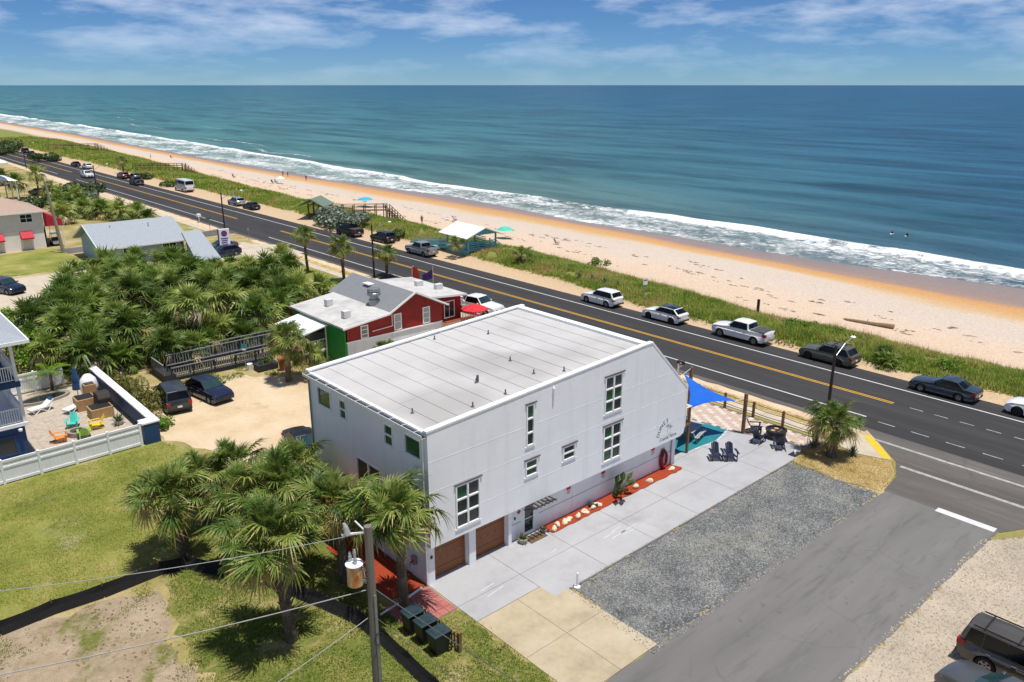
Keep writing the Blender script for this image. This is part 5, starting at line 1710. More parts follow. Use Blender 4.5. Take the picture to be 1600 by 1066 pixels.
def vehicle(kind, loc, heading, paint, label, group=None, name='parked_car', roof=None, dark_rims=False, rails=False, cover=True, cat='car'):
    """loc = centre on the ground, heading = angle of the nose from +Y, anticlockwise"""
    c = CAR[kind]
    v = thing(name, label, cat, loc, heading, group)
    L_, W, H = c['L'], c['W'], c['H']
    hw = W / 2
    Yf = lambda d: L_ / 2 - d
    yf, yr = Yf(c['fo']), Yf(c['fo'] + c['wb'])
    ra = c['r'] + 0.07
    # side silhouette of the lower body, front to back, then the underside with its wheel arches
    top = [(Yf(0.02), c['zb'] + 0.12), (Yf(0.0), c['nose'] - 0.18), (Yf(0.10), c['nose']), (Yf(0.45), c['hood'] - 0.06), (Yf(c['ws0'] * 0.7), c['hood']), (Yf(c['ws0']), c['belt'] - 0.03),
           (Yf((c['ws0'] + c['rr0']) / 2), c['belt'])]
    if c['deck']:
        top += [(Yf(c['rr0']), c['deck']), (Yf(L_ - 0.08), c['tail']), (Yf(L_ - 0.01), c['tail'] - 0.12)]
    else:
        top += [(Yf(c['rr0']), c['tail']), (Yf(L_ - 0.03), c['tail'] - 0.10)]
    top += [(Yf(L_), c['tail'] - 0.42), (Yf(L_ - 0.05), c['zb'] + 0.14)]
    bot = [(Yf(L_ - 0.3), c['zb'])]
    for yc in (yr, yf):
        a0 = math.asin(max(-0.9, min(0.9, (c['zb'] - c['r']) / ra)))
        for k in range(9):
            a = math.pi - a0 + (a0 - (math.pi - a0)) * k / 8
            bot.append((yc + ra * math.cos(a), c['r'] + ra * math.sin(a)))
    bot += [(Yf(0.25), c['zb'])]
    prof = top + bot
    n = len(prof)

    def wx(y, z, k):
        e = max(0.0, abs(y) - L_ * 0.36) / (L_ * 0.14)
        x = hw * (1 - 0.13 * e * e)
        lim = c['belt'] - 0.35
        if z > lim:
            x *= 1 - 0.10 * (z - lim) / 0.4
        if z < c['zb'] + 0.15:
            x *= 0.97
        return x * k

    layers = [(-1.0, 0.0), (-0.93, 0.035), (-0.5, 0.075), (0.0, 0.085), (0.5, 0.075), (0.93, 0.035), (1.0, 0.0)]
    q = MB()
    vs = []
    for (k, up) in layers:
        for i, (y, z) in enumerate(prof):
            hood_like = 1.0 if (2 <= i < len(top) - 2) else 0.0
            yy_ = y * (1 + (0.012 * (1 - abs(k)) if i < len(top) else 0))
            vs.append((wx(y, z, k), yy_, z + up * hood_like))
    fs = []
    for a in range(len(layers) - 1):
        for i in range(n):
            j = (i + 1) % n
            fs.append((a * n + i, a * n + j, (a + 1) * n + j, (a + 1) * n + i))
    q.add(vs, fs)
    side = tessellate_polygon([[Vector((p[0], p[1], 0)) for p in prof]])
    q.add([vs[i] for i in range(n)], [tuple(t_) for t_ in side])
    q.add([vs[(len(layers) - 1) * n + i] for i in range(n)], [tuple(reversed(t_)) for t_ in side])
    bm = bmesh.new()
    me = q.mesh('body', paint, fix=False)
    bm.from_mesh(me)
    bmesh.ops.remove_doubles(bm, verts=bm.verts, dist=0.0005)
    bmesh.ops.recalc_face_normals(bm, faces=bm.faces)
    bm.to_mesh(me)
    bm.free()
    body = inst('body', me, v)
    sm = [len(p.vertices) == 4 for p in me.polygons]
    me.polygons.foreach_set('use_smooth', sm)
    try:
        me.set_sharp_from_angle(angle=R(38))
    except Exception:
        pass
    MB().box(-hw * 0.82, hw * 0.82, Yf(L_ - 0.35), Yf(0.35), c['zb'] - 0.04, c['zb'] + 0.3).build('underbody', m_under, v)
    for yc in (yf, yr):
        MB().box(-hw * 0.86, hw * 0.86, yc - ra * 0.99, yc + ra * 0.99, c['zb'] + 0.08, c['r'] + ra * 0.92).build('wheel_housing', m_under, v)
    # cabin
    zb_, zt = c['belt'] - 0.02, H
    wb_, wt_ = hw * 0.90, hw * (0.74 if kind != 'bus' else 0.88)
    y0b, y1b = Yf(c['ws0']), Yf(c['rr0'])
    y0t, y1t = Yf(c['ws1']), Yf(c['rr1'])
    cab = MB()
    B = [(-wb_, y0b - 0.10, zb_), (0, y0b, zb_ + 0.03), (wb_, y0b - 0.10, zb_), (wb_, y1b + 0.04, zb_), (0, y1b, zb_ + 0.03), (-wb_, y1b + 0.04, zb_)]
    T = [(-wt_, y0t - 0.06, zt - 0.05), (0, y0t, zt - 0.02), (wt_, y0t - 0.06, zt - 0.05), (wt_, y1t + 0.04, zt - 0.06), (0, y1t, zt - 0.03), (-wt_, y1t + 0.04, zt - 0.06)]
    ym = (y0t + y1t) / 2
    C_ = [(-wt_, ym, zt - 0.01), (0, ym, zt + 0.03), (wt_, ym, zt - 0.01)]
    Bm = [(-wb_, (y0b + y1b) / 2, zb_), (wb_, (y0b + y1b) / 2, zb_)]
    cab.add(B + T + C_ + Bm, [(0, 1, 7, 6), (1, 2, 8, 7), (3, 4, 10, 9), (4, 5, 11, 10), (2, 16, 14, 8), (16, 3, 9, 14), (5, 15, 12, 11), (15, 0, 6, 12), (6, 7, 13, 12), (7, 8, 14, 13), (12, 13, 10, 11), (13, 14, 9, 10)])
    cabin = cab.build('cabin', paint, v, bevel=0.03)
    if roof is not None:
        MB().add([(p[0] * 0.97, p[1], p[2] + 0.012) for p in T + C_], [(0, 1, 7, 6), (1, 2, 8, 7), (6, 7, 4, 5), (7, 8, 3, 4)]).build('roof_panel', roof, v)

    def lerp3(a, b, u):
        return Vector(a).lerp(Vector(b), u)

    def quad(P, u0, u1, w0, w1, nm, mat, out=0.012):
        """panel on a cabin face P = bottom-left, bottom-right, top-right, top-left"""
        pt = lambda u, w: lerp3(lerp3(P[0], P[1], u), lerp3(P[3], P[2], u), w)
        a, b, c2, d = pt(u0, w0), pt(u1, w0), pt(u1, w1), pt(u0, w1)
        nn = (b - a).cross(d - a).normalized()
        cen = (a + b + c2 + d) / 4
        if nn.dot(cen - Vector((0, ym, (zb_ + zt) / 2))) < 0:
            nn = -nn
        o1 = nn * (out + 0.02)
        return MB().add([a + o1, b + o1, c2 + o1, d + o1, a, b, c2, d], [(0, 1, 2, 3), (0, 4, 5, 1), (1, 5, 6, 2), (2, 6, 7, 3), (3, 7, 4, 0)]).build(nm, mat, v)

    for sx, (b0, b1, t1, t0) in ((1, (B[2], B[3], T[3], T[2])), (-1, (B[0], B[5], T[5], T[0]))):
        if kind == 'bus':
            cuts = [(0.03, 0.12, 0.1), (0.20, 0.33, 0.36), (0.35, 0.48, 0.36), (0.50, 0.63, 0.36), (0.65, 0.78, 0.36), (0.80, 0.95, 0.36)]
            cuts = [(a, b, w) for a, b, w in cuts]
            for a, b, w in cuts:
                quad((b0, b1, t1, t0), a, b, w, 0.86, 'side_window', m_carglass)
        else:
            nwin = 2 if kind in ('pickup', 'sedan') else 3
            lim = [0.03, 0.40, 0.735, 0.96] if nwin == 3 else [0.04, 0.50, 0.95]
            for a, b in zip(lim[:-1], lim[1:]):
                quad((b0, b1, t1, t0), a + 0.006, b - 0.006, 0.02, 0.94, 'side_window', m_carglass)
        yh = Yf(c['ws0'] + 0.42)
        MB().cbox((sx * (hw + 0.09), yh, c['belt'] + 0.07), (0.2, 0.12, 0.14)).build('mirror', paint if kind != 'bus' else m_black_trim, v, bevel=0.02)
        for k in range(2):
            MB().box(sx * hw * 0.985 - 0.012, sx * hw * 0.985 + 0.012, yh - 0.75 - k * 0.95, yh - 0.57 - k * 0.95, c['belt'] - 0.24, c['belt'] - 0.2).build('door_handle', m_greymetal if kind != 'bus' else m_trim, v)
        # lamps
        zn = c['nose'] - 0.02
        MB().add([(sx * hw * 0.50, Yf(0.03), zn - 0.10), (sx * hw * 0.90, Yf(0.18), zn - 0.09), (sx * hw * 0.93, Yf(0.30), zn + 0.05), (sx * hw * 0.52, Yf(0.06), zn + 0.03),
                  (sx * hw * 0.50, Yf(0.3), zn - 0.10), (sx * hw * 0.84, Yf(0.4), zn - 0.09), (sx * hw * 0.84, Yf(0.5), zn + 0.02), (sx * hw * 0.52, Yf(0.4), zn + 0.03)],
                 [(0, 1, 2, 3), (0, 4, 5, 1), (1, 5, 6, 2), (2, 6, 7, 3), (3, 7, 4, 0)]).build('headlight', m_head, v)
        zt_ = c['tail'] - 0.20
        hgt = 0.26 if kind in ('pickup', 'boxsuv', 'bus', 'minivan') else 0.13
        MB().box(min(sx * hw * 0.62, sx * hw * 0.9), max(sx * hw * 0.62, sx * hw * 0.9), Yf(L_ + 0.012), Yf(L_ - 0.3), zt_ - hgt / 2, zt_ + hgt / 2).build('tail_light', m_tail, v)
        if rails:
            MB().box(sx * wt_ * 0.93 - 0.02, sx * wt_ * 0.93 + 0.02, y1t + 0.2, y0t - 0.2, H + 0.03, H + 0.08).build('roof_rail', m_black_trim, v)
    for f0, f1, t0_, t1_ in ((B[0], B[1], T[1], T[0]), (B[1], B[2], T[2], T[1])):
        left = f0 is B[0]
        quad((f0, f1, t0_, t1_), 0.10 if left else 0.0, 1.0 if left else 0.90, 0.08, 0.92, 'windscreen', m_carglass_teal, 0.014)
    for f0, f1, t0_, t1_ in ((B[3], B[4], T[4], T[3]), (B[4], B[5], T[5], T[4])):
        left = f0 is B[3]
        quad((f0, f1, t0_, t1_), 0.12 if left else 0.0, 1.0 if left else 0.88, 0.18 if kind != 'bus' else 0.35, 0.88, 'rear_window', m_carglass, 0.014)
    MB().box(-hw * 0.86, hw * 0.86, Yf(L_ + 0.03), Yf(L_ - 0.2), c['zb'] + 0.10, c['zb'] + 0.26).build('rear_bumper', m_greymetal if kind == 'pickup' else m_black_trim, v, bevel=0.02)
    MB().box(-hw * 0.55, hw * 0.55, Yf(0.06), Yf(-0.02), c['zb'] + 0.18, c['nose'] - 0.18).build('grille', m_black_trim, v, bevel=0.02)
    MB().box(-0.16, 0.16, Yf(L_ + 0.045), Yf(L_ - 0.1), c['tail'] - 0.5, c['tail'] - 0.36).build('number_plate', m_plate, v)
    if c.get('bed'):
        ya_, yb_ = Yf(L_ - 0.12), y1b - 0.06
        if cover:
            MB().box(-hw * 0.84, hw * 0.84, ya_, yb_, c['deck'] + 0.05, c['deck'] + 0.115).build('bed_cover', pm('bed_cover_grey', '#3b3d40', '#4a4c4f', 3, 0.7), v, bevel=0.01)
        else:
            MB().box(-hw * 0.78, hw * 0.78, ya_ + 0.05, yb_, c['deck'] + 0.06, c['deck'] + 0.095).build('bed_floor', m_under, v)
            for sx in (-1, 1):
                MB().box(min(sx * hw * 0.79, sx * hw * 0.93), max(sx * hw * 0.79, sx * hw * 0.93), ya_, yb_, c['deck'] + 0.0, c['deck'] + 0.17).build('bed_rail', paint, v, bevel=0.02)
            MB().box(-hw * 0.8, hw * 0.8, ya_ - 0.05, ya_ + 0.05, c['deck'] + 0.0, c['deck'] + 0.17).build('tailgate', paint, v, bevel=0.02)
    if rails:
        for yy_ in (y0t - 0.7, y1t + 0.6):
            MB().box(-wt_ * 0.93, wt_ * 0.93, yy_ - 0.03, yy_ + 0.03, H + 0.045, H + 0.075).build('cross_bar', m_black_trim, v)
    key = (c['r'],)
    if key not in WHEELS:
        WHEELS[key] = wheel_meshes(c['r'], 0.23)
    ty, rm, rmd, hb = WHEELS[key]
    for sx in (-1, 1):
        for yc in (yf, yr):
            w_ = inst('wheel', ty, v, (sx * (hw - 0.115), yc, c['r']))
            inst('rim', rmd if dark_rims else rm, w_)
            inst('brake_disc', hb, w_)
    return v


P_white = car_paint('paint_white', '#dfe0e0')
P_black = car_paint('paint_black', '#0d0e10')
P_silver = car_paint('paint_silver', '#a2a5a8', 0.5)
P_grey = car_paint('paint_grey', '#4c5055', 0.2)
P_green = car_paint('paint_olive_grey', '#55544a', 0.15)
P_blue = car_paint('paint_blue_grey', '#2f3c47', 0.2)
P_navy = car_paint('paint_navy', '#16233f', 0.3)
P_red = car_paint('paint_red', '#5d1218', 0.2)
P_taupe = car_paint('paint_taupe', '#4a4741', 0.1)
P_van = car_paint('paint_charcoal', '#33393c', 0.4)
P_roofblack = car_paint('paint_roof_black', '#101419', 0.1)

GP = 'cars parked along the beach side'
vehicle('suv', (64.1, 56.6, 0.035), 0, P_white, 'white estate-style car with rounded tail, northern of the two white cars', GP, roof=None, rails=False)
vehicle('crossover', (64.1, 47.95, 0.035), 0, P_white, 'white crossover with a black roof and dark wheels', GP, roof=P_roofblack, dark_rims=True)
vehicle('pickup', (64.35, 39.05, 0.035), 0, P_white, 'white pickup truck with a dark bed cover on the beach side', GP, 'parked_truck', cat='truck')
vehicle('wagon', (64.5, 30.5, 0.035), 0, P_green, 'olive-grey wagon with roof rails behind the street lamp', GP, rails=True, dark_rims=True)
vehicle('sedan', (63.75, 20.6, 0.035), 0, P_blue, 'dark blue-grey saloon car on the beach side', GP)
vehicle('crossover', (64.0, 13.9, 0.035), 0, P_white, 'white car cut off by the right picture edge', GP, dark_rims=True)
vehicle('pickup', (65.04, 91.77, 0.00), 0, P_silver, 'silver pickup with an open bed by the turquoise hut', GP, 'parked_truck', cover=False, cat='truck')
vehicle('suv', (66.34, 103.66, 0.00), 0, P_black, 'black hatchback-tailed car south of the sea grape', GP)
vehicle('pickup', (65.40, 111.87, 0.00), 0, P_black, 'black pickup parked before the sea grape bush', GP, 'parked_truck', cover=True, cat='truck')
vehicle('suv', (66.05, 156.40, 0.00), 0, P_silver, 'silver car parked just south of the tall street lamp', GP)
vehicle('sedan', (65.98, 149.48, 0.00), 0, P_black, 'black car parked behind the silver one', GP)
vehicle('bus', (66.68, 185.73, 0.00), 0, P_white, 'white shuttle bus parked beside the dune', GP, 'shuttle_bus', cat='bus')
vehicle('pickup', (62.62, 205.75, 0.00), 0, P_black, 'black pickup driving in the far lane', None, 'moving_truck', cat='truck')
vehicle('suv', (64.66, 222.53, 0.00), 0, P_red, 'dark red car parked near the dune palm', GP)
vehicle('crossover', (66.39, 219.01, 0.00), 0, P_grey, 'grey car parked just past the dark red one', GP)
vehicle('pickup', (58.20, 230.34, 0.00), math.pi, P_white, 'white pickup driving towards the camera', None, 'moving_truck', cover=False, cat='truck')
vehicle('suv', (64.94, 255.54, 0.00), 0, P_white, 'white car parked behind a dark one far up the road', GP)
vehicle('sedan', (64.60, 266.05, 0.00), 0, P_black, 'dark car parked in front of the far white one', GP)
vehicle('wagon', (65.48, 290.73, 0.00), 0, P_silver, 'silver car parked alone below the far boardwalk', GP)
vehicle('pickup', (62.83, 312.36, 0.00), 0, P_black, 'black truck far up the road, right one of two', None, 'moving_truck', cat='truck')
vehicle('boxsuv', (64.97, 331.87, 0.00), 0, P_black, 'black boxy car far up the road, left one of two', None, 'moving_car')
vehicle('crossover', (64.80, 364.68, 0.00), 0, P_silver, 'farthest pale car at the left picture edge', GP)
vehicle('minivan', (18.3, 58.8, 0.02), R(-8), P_van, 'dark grey minivan in the sand lot seen from behind')
vehicle('hatch', (20.9, 58.3, 0.02), R(188), P_navy, 'dark navy hatchback facing out in the sand lot')
vehicle('sedan', (21.6, 44.2, 0.02), R(172), P_black, 'black car half hidden behind the rear corner of the white house')
vehicle('boxsuv', (33.25, 5.95, 0.02), R(180), P_taupe, 'taupe boxy car with roof rails in the gravel lot', rails=True)
vehicle('hatch', (30.4, 5.9, 0.02), R(-12), P_grey, 'grey car with a teal windscreen at the bottom right edge')
vehicle('pickup', (51.6, 62.9, 0.035), R(190), P_white, 'white pickup parked beside the red restaurant deck', None, 'parked_truck', cover=False, cat='truck')
vehicle('crossover', (50.6, 71.5, 0.035), R(180), P_blue, 'blue car hidden behind the restaurant roof by the flags')
vehicle('sedan', (45.05, 114.04, 0.00), R(95), P_grey, 'silver-grey car parked behind the blue one at the clinic')
vehicle('crossover', (43.52, 109.28, 0.00), R(95), P_navy, 'dark blue car parked in front of the clinic sign')
vehicle('suv', (16.38, 106.27, 0.00), R(200), P_navy, 'dark blue car on the pale drive at the left edge')
vehicle('sedan', (40.50, 201.74, 0.00), R(20), P_navy, 'dark car parked under palms by the teal house')
# the vehicle headings: nearly all noses point up the coast

# ------------------------------------------------------------------ red restaurant
def shingle_mat(name, a, b, sc_=6.0):
    t = NT(name)
    g = t.coord('Object')
    br = t.n('ShaderNodeTexBrick')
    br.inputs['Scale'].default_value = sc_
    br.inputs['Color1'].default_value = lin(a)
    br.inputs['Color2'].default_value = lin(b)
    br.inputs['Mortar'].default_value = tuple(v * 0.7 for v in lin(a)[:3]) + (1,)
    br.inputs['Mortar Size'].default_value = 0.012
    t.l(g, br.inputs['Vector'])
    f = t.noise(2.5, 5, 0.65, g)
    col = t.mix(t.ramp(f, [(0.35, (0.5, 0.5, 0.5)), (0.65, (0, 0, 0))]), br.outputs['Color'], lin(a), 'MIX')
    t.set(Base_Color=col, Roughness=0.9)
    t.bump(t.noise(30, 3, 0.6, g), 0.4, 0.02)
    MATS[name] = t.m
    return t.m


m_shingle = shingle_mat('shingle_grey', '#777a7e', '#8d9094')
m_shingle_blue = shingle_mat('shingle_pale_blue', '#949ca4', '#a8b0b7')
m_redwall = pm('clapboard_red', '#84160f', '#a11d14', 1.5, 0.6, 0.2, 14)
m_green = pm('wall_green', '#0f7a2c', '#169138', 2, 0.6)
m_whitewash = wall_mat('whitewash', '#cfd1d3', '#e3e5e6', '#b4b6b8')
m_roofwhite = pm('roof_white_coating', '#b9b8b6', '#c9c8c6', 1.5, 0.7, 0.1, 10, co='World', c3='#aaa8a5')
m_pinkwall = pm('stucco_pinkgrey', '#dcd4d0', '#e6e0dc', 1.2, 0.85, 0.2, 25)
m_pinkwall_low = pm('stucco_white_pink', '#ebe6e3', '#f2eeec', 1.2, 0.85, 0.2, 25)
m_brownroof = shingle_mat('shingle_tan', '#a58f80', '#b79f90')
m_awning = pm('awning_red', '#b01c33', '#c4283f', 3, 0.7)
m_bluewall = pm('clapboard_blue_grey', '#8fa9bb', '#a3bac9', 1.5, 0.7, 0.2, 14)
m_navy = pm('wall_navy', '#163a63', '#1d4876', 1.5, 0.6)
m_vinyl = pm('vinyl_white', '#eaebee', '#f3f4f6', 1.5, 0.4)
m_teal = pm('wall_teal', '#6fb7cf', '#86c6da', 1.5, 0.7)
m_turq = pm('paint_turquoise', '#63aec0', '#7cc2d0', 4, 0.65)
m_tin = pm('tin_roof_white', '#e6e8ea', '#f1f2f3', 2, 0.5)


def prism_roof(name, mat, parent, tri, x0, x1, axis='x', th=0.12):
    """roof slabs following a polyline tri=[(a,z)...] extruded along the other axis"""
    q = MB()
    top_ = [(a, z) for a, z in tri]
    bot_ = [(a, z - th) for a, z in reversed(tri)]
    poly = top_ + bot_
    f0 = (lambda a, z: (x0, a, z)) if axis == 'x' else (lambda a, z: (a, x0, z))
    f1 = (lambda a, z: (x1, a, z)) if axis == 'x' else (lambda a, z: (a, x1, z))
    q.prism(poly, f0, f1)
    return q.build(name, mat, parent, world=True)


def simple_window(parent, plane, a0, a1, z0, z1, pos, rows=2, cols=1, gm=None, fm=None, name='window'):
    """framed window standing proud of a wall at plane 'y' (faces -Y) or 'x' (faces -X)"""
    gm, fm = gm or m_glass, fm or m_trim
    w = 0.09
    P = (lambda a, d, z: (a, pos + d, z)) if plane == 'y' else (lambda a, d, z: (pos + d, a, z))

    def bx(q, aa, ab, za, zb, d0, d1):
        vs = [P(a, d, z) for z in (za, zb) for a, d in ((aa, d0), (ab, d0), (ab, d1), (aa, d1))]
        q.add(vs, [(0, 3, 2, 1), (4, 5, 6, 7), (0, 1, 5, 4), (1, 2, 6, 5), (2, 3, 7, 6), (3, 0, 4, 7)])
        return q
    q = MB()
    bx(q, a0, a0 + w, z0, z1, -0.06, 0.01)
    bx(q, a1 - w, a1, z0, z1, -0.06, 0.01)
    bx(q, a0 + w, a1 - w, z0, z0 + w, -0.06, 0.01)
    bx(q, a0 + w, a1 - w, z1 - w, z1, -0.06, 0.01)
    for r in range(1, rows):
        zc = z0 + (z1 - z0) * r / rows
        bx(q, a0 + w, a1 - w, zc - 0.03, zc + 0.03, -0.05, 0.01)
    for c in range(1, cols):
        ac = a0 + (a1 - a0) * c / cols
        bx(q, ac - 0.03, ac + 0.03, z0 + w, z1 - w, -0.045, 0.01)
    win = q.build(name, fm, parent, world=True)
    for r in range(rows):
        for c in range(cols):
            za = z0 + w if r == 0 else z0 + (z1 - z0) * r / rows + 0.03
            zb = z1 - w if r == rows - 1 else z0 + (z1 - z0) * (r + 1) / rows - 0.03
            aa = a0 + w if c == 0 else a0 + (a1 - a0) * c / cols + 0.03
            ab = a1 - w if c == cols - 1 else a0 + (a1 - a0) * (c + 1) / cols - 0.03
            bx(MB(), aa, ab, za, zb, -0.02, 0.005).build('pane', gm, win, world=True)
    return win


rest = thing('restaurant', 'red restaurant with grey shingle gable, white flat roofs and a green end wall', 'restaurant', (32.2, 57.0, 0))
prof = [(32.2, 0), (42.4, 0), (42.4, 3.75), (39.3, 5.38), (36.6, 4.0), (32.2, 3.5)]
MB().prism([(32.3, 2.2), (42.4, 2.2), (42.4, 3.85), (39.3, 5.38), (36.6, 4.0), (32.3, 3.5)], lambda a, z: (a, 57.0, z), lambda a, z: (a, 57.2, z)).build('gable_wall', m_redwall, rest, world=True)
MB().box(32.3, 42.4, 57.03, 57.2, 0.0, 2.2).build('base_wall', m_whitewash, rest, world=True)
MB().box(32.3, 42.42, 56.93, 57.0, 2.17, 2.27).build('band_board', m_trim, rest, world=True)
for x in np.arange(2.36, 5.2, 0.16):
    xa, xb = 32.3, 42.4
    if x > 3.5:
        xa = 32.3 + (x - 3.5) / 0.5 * 4.3 if x < 4.0 else 36.6 + (x - 4.0) / 1.38 * 2.7
    if x > 3.8:
        xb = 42.4 - (x - 3.85) / 1.53 * 3.1
    if xb - xa > 0.4:
        MB().box(xa + 0.1, xb - 0.1, 56.985, 57.0, x, x + 0.02).build('clapboard', m_redwall, rest, world=True)
MB().box(42.2, 42.4, 57.2, 66.5, 0, 3.7).build('side_wall', m_redwall, rest, world=True)
MB().box(32.2, 32.42, 57.0, 66.2, 0.0, 3.45).build('green_wall', m_green, rest, world=True)
MB().box(32.4, 42.2, 66.8, 67.0, 0.0, 3.5).build('back_wall', m_redwall, rest, world=True)
prism_roof('shingle_roof', m_shingle, rest, [(36.5, 4.06), (39.3, 5.52), (42.85, 3.78)], 56.6, 67.2, 'y', 0.14)
prism_roof('membrane_roof', m_roofwhite, rest, [(32.0, 3.62), (36.62, 4.16)], 56.62, 66.4, 'y', 0.16)
for a, b in (((36.4, 4.05), (39.3, 5.55)), ((39.3, 5.55), (42.9, 3.78)), ((31.85, 3.6), (36.4, 4.07))):
    MB().bar((a[0], 56.56, a[1]), (b[0], 56.56, b[1]), 0.07, 0.16).build('fascia', m_trim, rest, world=True)
simple_window(rest, 'y', 33.75, 34.5, 2.3, 3.45, 57.0, 3, 1, pm('blind_grey', '#7f7b78', '#918d89', 4, 0.6))
simple_window(rest, 'y', 37.15, 37.95, 2.35, 3.85, 57.0, 2, 1, pm('blind_white', '#9fa3a2', '#b5b8b6', 4, 0.6))
simple_window(rest, 'y', 40.25, 41.05, 2.35, 3.9, 57.0, 3, 1, MATS['blind_white'])
MB().bar((34.9, 56.95, 2.75), (37.05, 56.95, 2.85), 0.05, 0.06).bar((36.95, 56.95, 2.85), (36.95, 56.95, 4.1), 0.05).build('conduit', m_trim, rest, world=True)
for i, (x, y) in enumerate(((34.3, 63.2), (33.6, 59.0))):
    z = 3.62 + (x - 31.85) * 0.113
    q = MB().box(x - 0.32, x + 0.32, y - 0.28, y + 0.28, z, z + 0.62).build('roof_unit', pm('ac_white', '#c9c9c7', '#d7d7d5', 3, 0.6), rest, world=True, bevel=0.03)
    MB().box(x + 0.325, x + 0.335, y - 0.22, y + 0.22, z + 0.08, z + 0.54).build('fan_grille', m_dark, rest, world=True)
q = MB().lathe([(0.5, 0), (0.5, 0.5), (0.4, 0.55), (0.4, 0.8), (0.62, 0.9), (0.62, 1.12), (0.54, 1.2), (0.6, 1.26), (0.55, 1.5), (0.0, 1.6)], 14, (37.0, 59.8, 4.2)).build('exhaust_fan', m_greymetal, rest, world=True)
MB().cbox((38.6, 63.2, 5.25), (0.7, 1.1, 0.10), 0, 0).build('skylight', m_trim, rest, world=True)
# annex towards the road with its own flat white roof, windows and deck
MB().box(42.4, 47.0, 60.0, 68.0, 0, 3.3).build('annex_wall', m_redwall, rest, world=True)
q = MB().prism([(42.0, 3.95), (47.4, 3.5), (47.4, 3.36), (42.0, 3.8)], lambda a, z: (a, 59.6, z), lambda a, z: (a, 69.0, z)).build('annex_roof', m_roofwhite, rest, world=True)
MB().bar((42.0, 59.56, 3.87), (47.4, 59.56, 3.42), 0.06, 0.2).build('fascia', m_trim, rest, world=True)
simple_window(rest, 'y', 44.9, 46.2, 1.3, 3.0, 60.0, 1, 2)
simple_window(rest, 'y', 42.8, 44.5, 1.3, 3.0, 60.0, 1, 2, m_glass_green)
for i, (x, y) in enumerate(((45.3, 64.6), (46.1, 62.4))):
    z = 3.95 - (x - 42) * 0.083
    MB().box(x - 0.4, x + 0.4, y - 0.25, y + 0.25, z, z + 0.55).build('roof_unit', MATS['ac_white'], rest, world=True, bevel=0.03)
MB().box(42.6, 48.2, 56.9, 59.9, 0.9, 1.0).build('deck', m_wood, rest, world=True)
MB().box(42.6, 47.0, 56.88, 56.96, 1.95, 2.02).build('deck_rail', m_awning, rest, world=True)
for i in range(24):
    MB().box(42.7 + i * 0.185, 42.74 + i * 0.185, 56.9, 56.94, 1.0, 1.95).build('baluster', pm('rail_cream', '#cdbf9e', '#d9cdb0', 5, 0.7), rest, world=True)
MB().box(46.96, 47.04, 56.88, 59.9, 1.95, 2.0).build('deck_rail', m_trim, rest, world=True)
for i in range(12):
    MB().box(46.98, 47.02, 57.1 + i * 0.24, 57.14 + i * 0.24, 1.0, 1.95).build('baluster', m_trim, rest, world=True)
# screened porch at the green end
por = MB().box(29.9, 32.15, 60.0, 64.6, 0.95, 1.1).build('porch_floor', m_trim, rest, world=True)
MB().prism([(29.7, 2.75), (32.2, 3.25), (32.2, 3.15), (29.7, 2.65)], lambda a, z: (a, 59.8, z), lambda a, z: (a, 64.8, z)).build('porch_roof', m_tin, rest, world=True)
for (x, y) in ((29.95, 60.05), (32.1, 60.05), (29.95, 62.3), (29.95, 64.5), (31.0, 60.05), (31.25, 60.05)):
    top_ = 2.68 if x < 31 else 2.0 if x < 32 else 3.1
    MB().box(x - 0.045, x + 0.045, y - 0.045, y + 0.045, 0.0 if x in (29.95, 32.1) else 1.1, top_).build('porch_post', m_trim, rest, world=True)
MB().box(29.95, 32.1, 60.02, 60.08, 1.95, 2.01).box(29.92, 29.98, 60.1, 64.5, 1.95, 2.01).build('porch_rail', m_trim, rest, world=True)
MB().box(29.98, 32.08, 60.09, 60.11, 1.1, 2.66).build('screen', m_screen, rest, world=True)
MB().box(29.99, 30.01, 60.14, 64.45, 1.1, 2.64).build('screen', m_screen, rest, world=True)
MB().box(32.3, 42.2, 58.0, 66.7, 3.2, 3.3).build('ceiling_plate', m_dark, rest, world=True)

um = thing('parasol', 'red parasol open on the restaurant deck', 'parasol', (47.6, 58.6, 0.0))
MB().tube([(0, 0, 0), (0, 0, 2.5)], 0.03, 8).build('pole', m_trim, um)
q = MB()
n_ = 8
vs = [(0, 0, 2.62)] + [(1.35 * math.cos(2 * math.pi * k / n_), 1.35 * math.sin(2 * math.pi * k / n_), 2.1) for k in range(n_)] + [(1.35 * math.cos(2 * math.pi * k / n_), 1.35 * math.sin(2 * math.pi * k / n_), 2.0) for k in range(n_)]
q.add(vs, [(0, k + 1, (k + 1) % n_ + 1) for k in range(n_)] + [(k + 1, k + 1 + n_, (k + 1) % n_ + 1 + n_, (k + 1) % n_ + 1) for k in range(n_)])
q.build('canopy', pm('parasol_red', '#c4202b', '#d22c37', 3, 0.8), um)
ff = thing('feather_flag', 'red and yellow feather flag rising behind the restaurant roof', 'flag', (50.6, 73.4, 0))
MB().tube([(0, 0, 0), (0, 0, 3.0), (0.25, 0.1, 3.5)], 0.025, 6).build('pole', m_trim, ff)
MB().prism([(0.02, 0.6), (0.75, 0.7), (0.8, 2.0), (0.02, 2.0)], lambda a, z: (a * 0.74, -a * 0.67, z), lambda a, z: (a * 0.74 + 0.02, -a * 0.67, z)).build('sail_lower', pm('flag_yellow', '#d9b04a', '#e3bf60', 3, 0.8), ff)
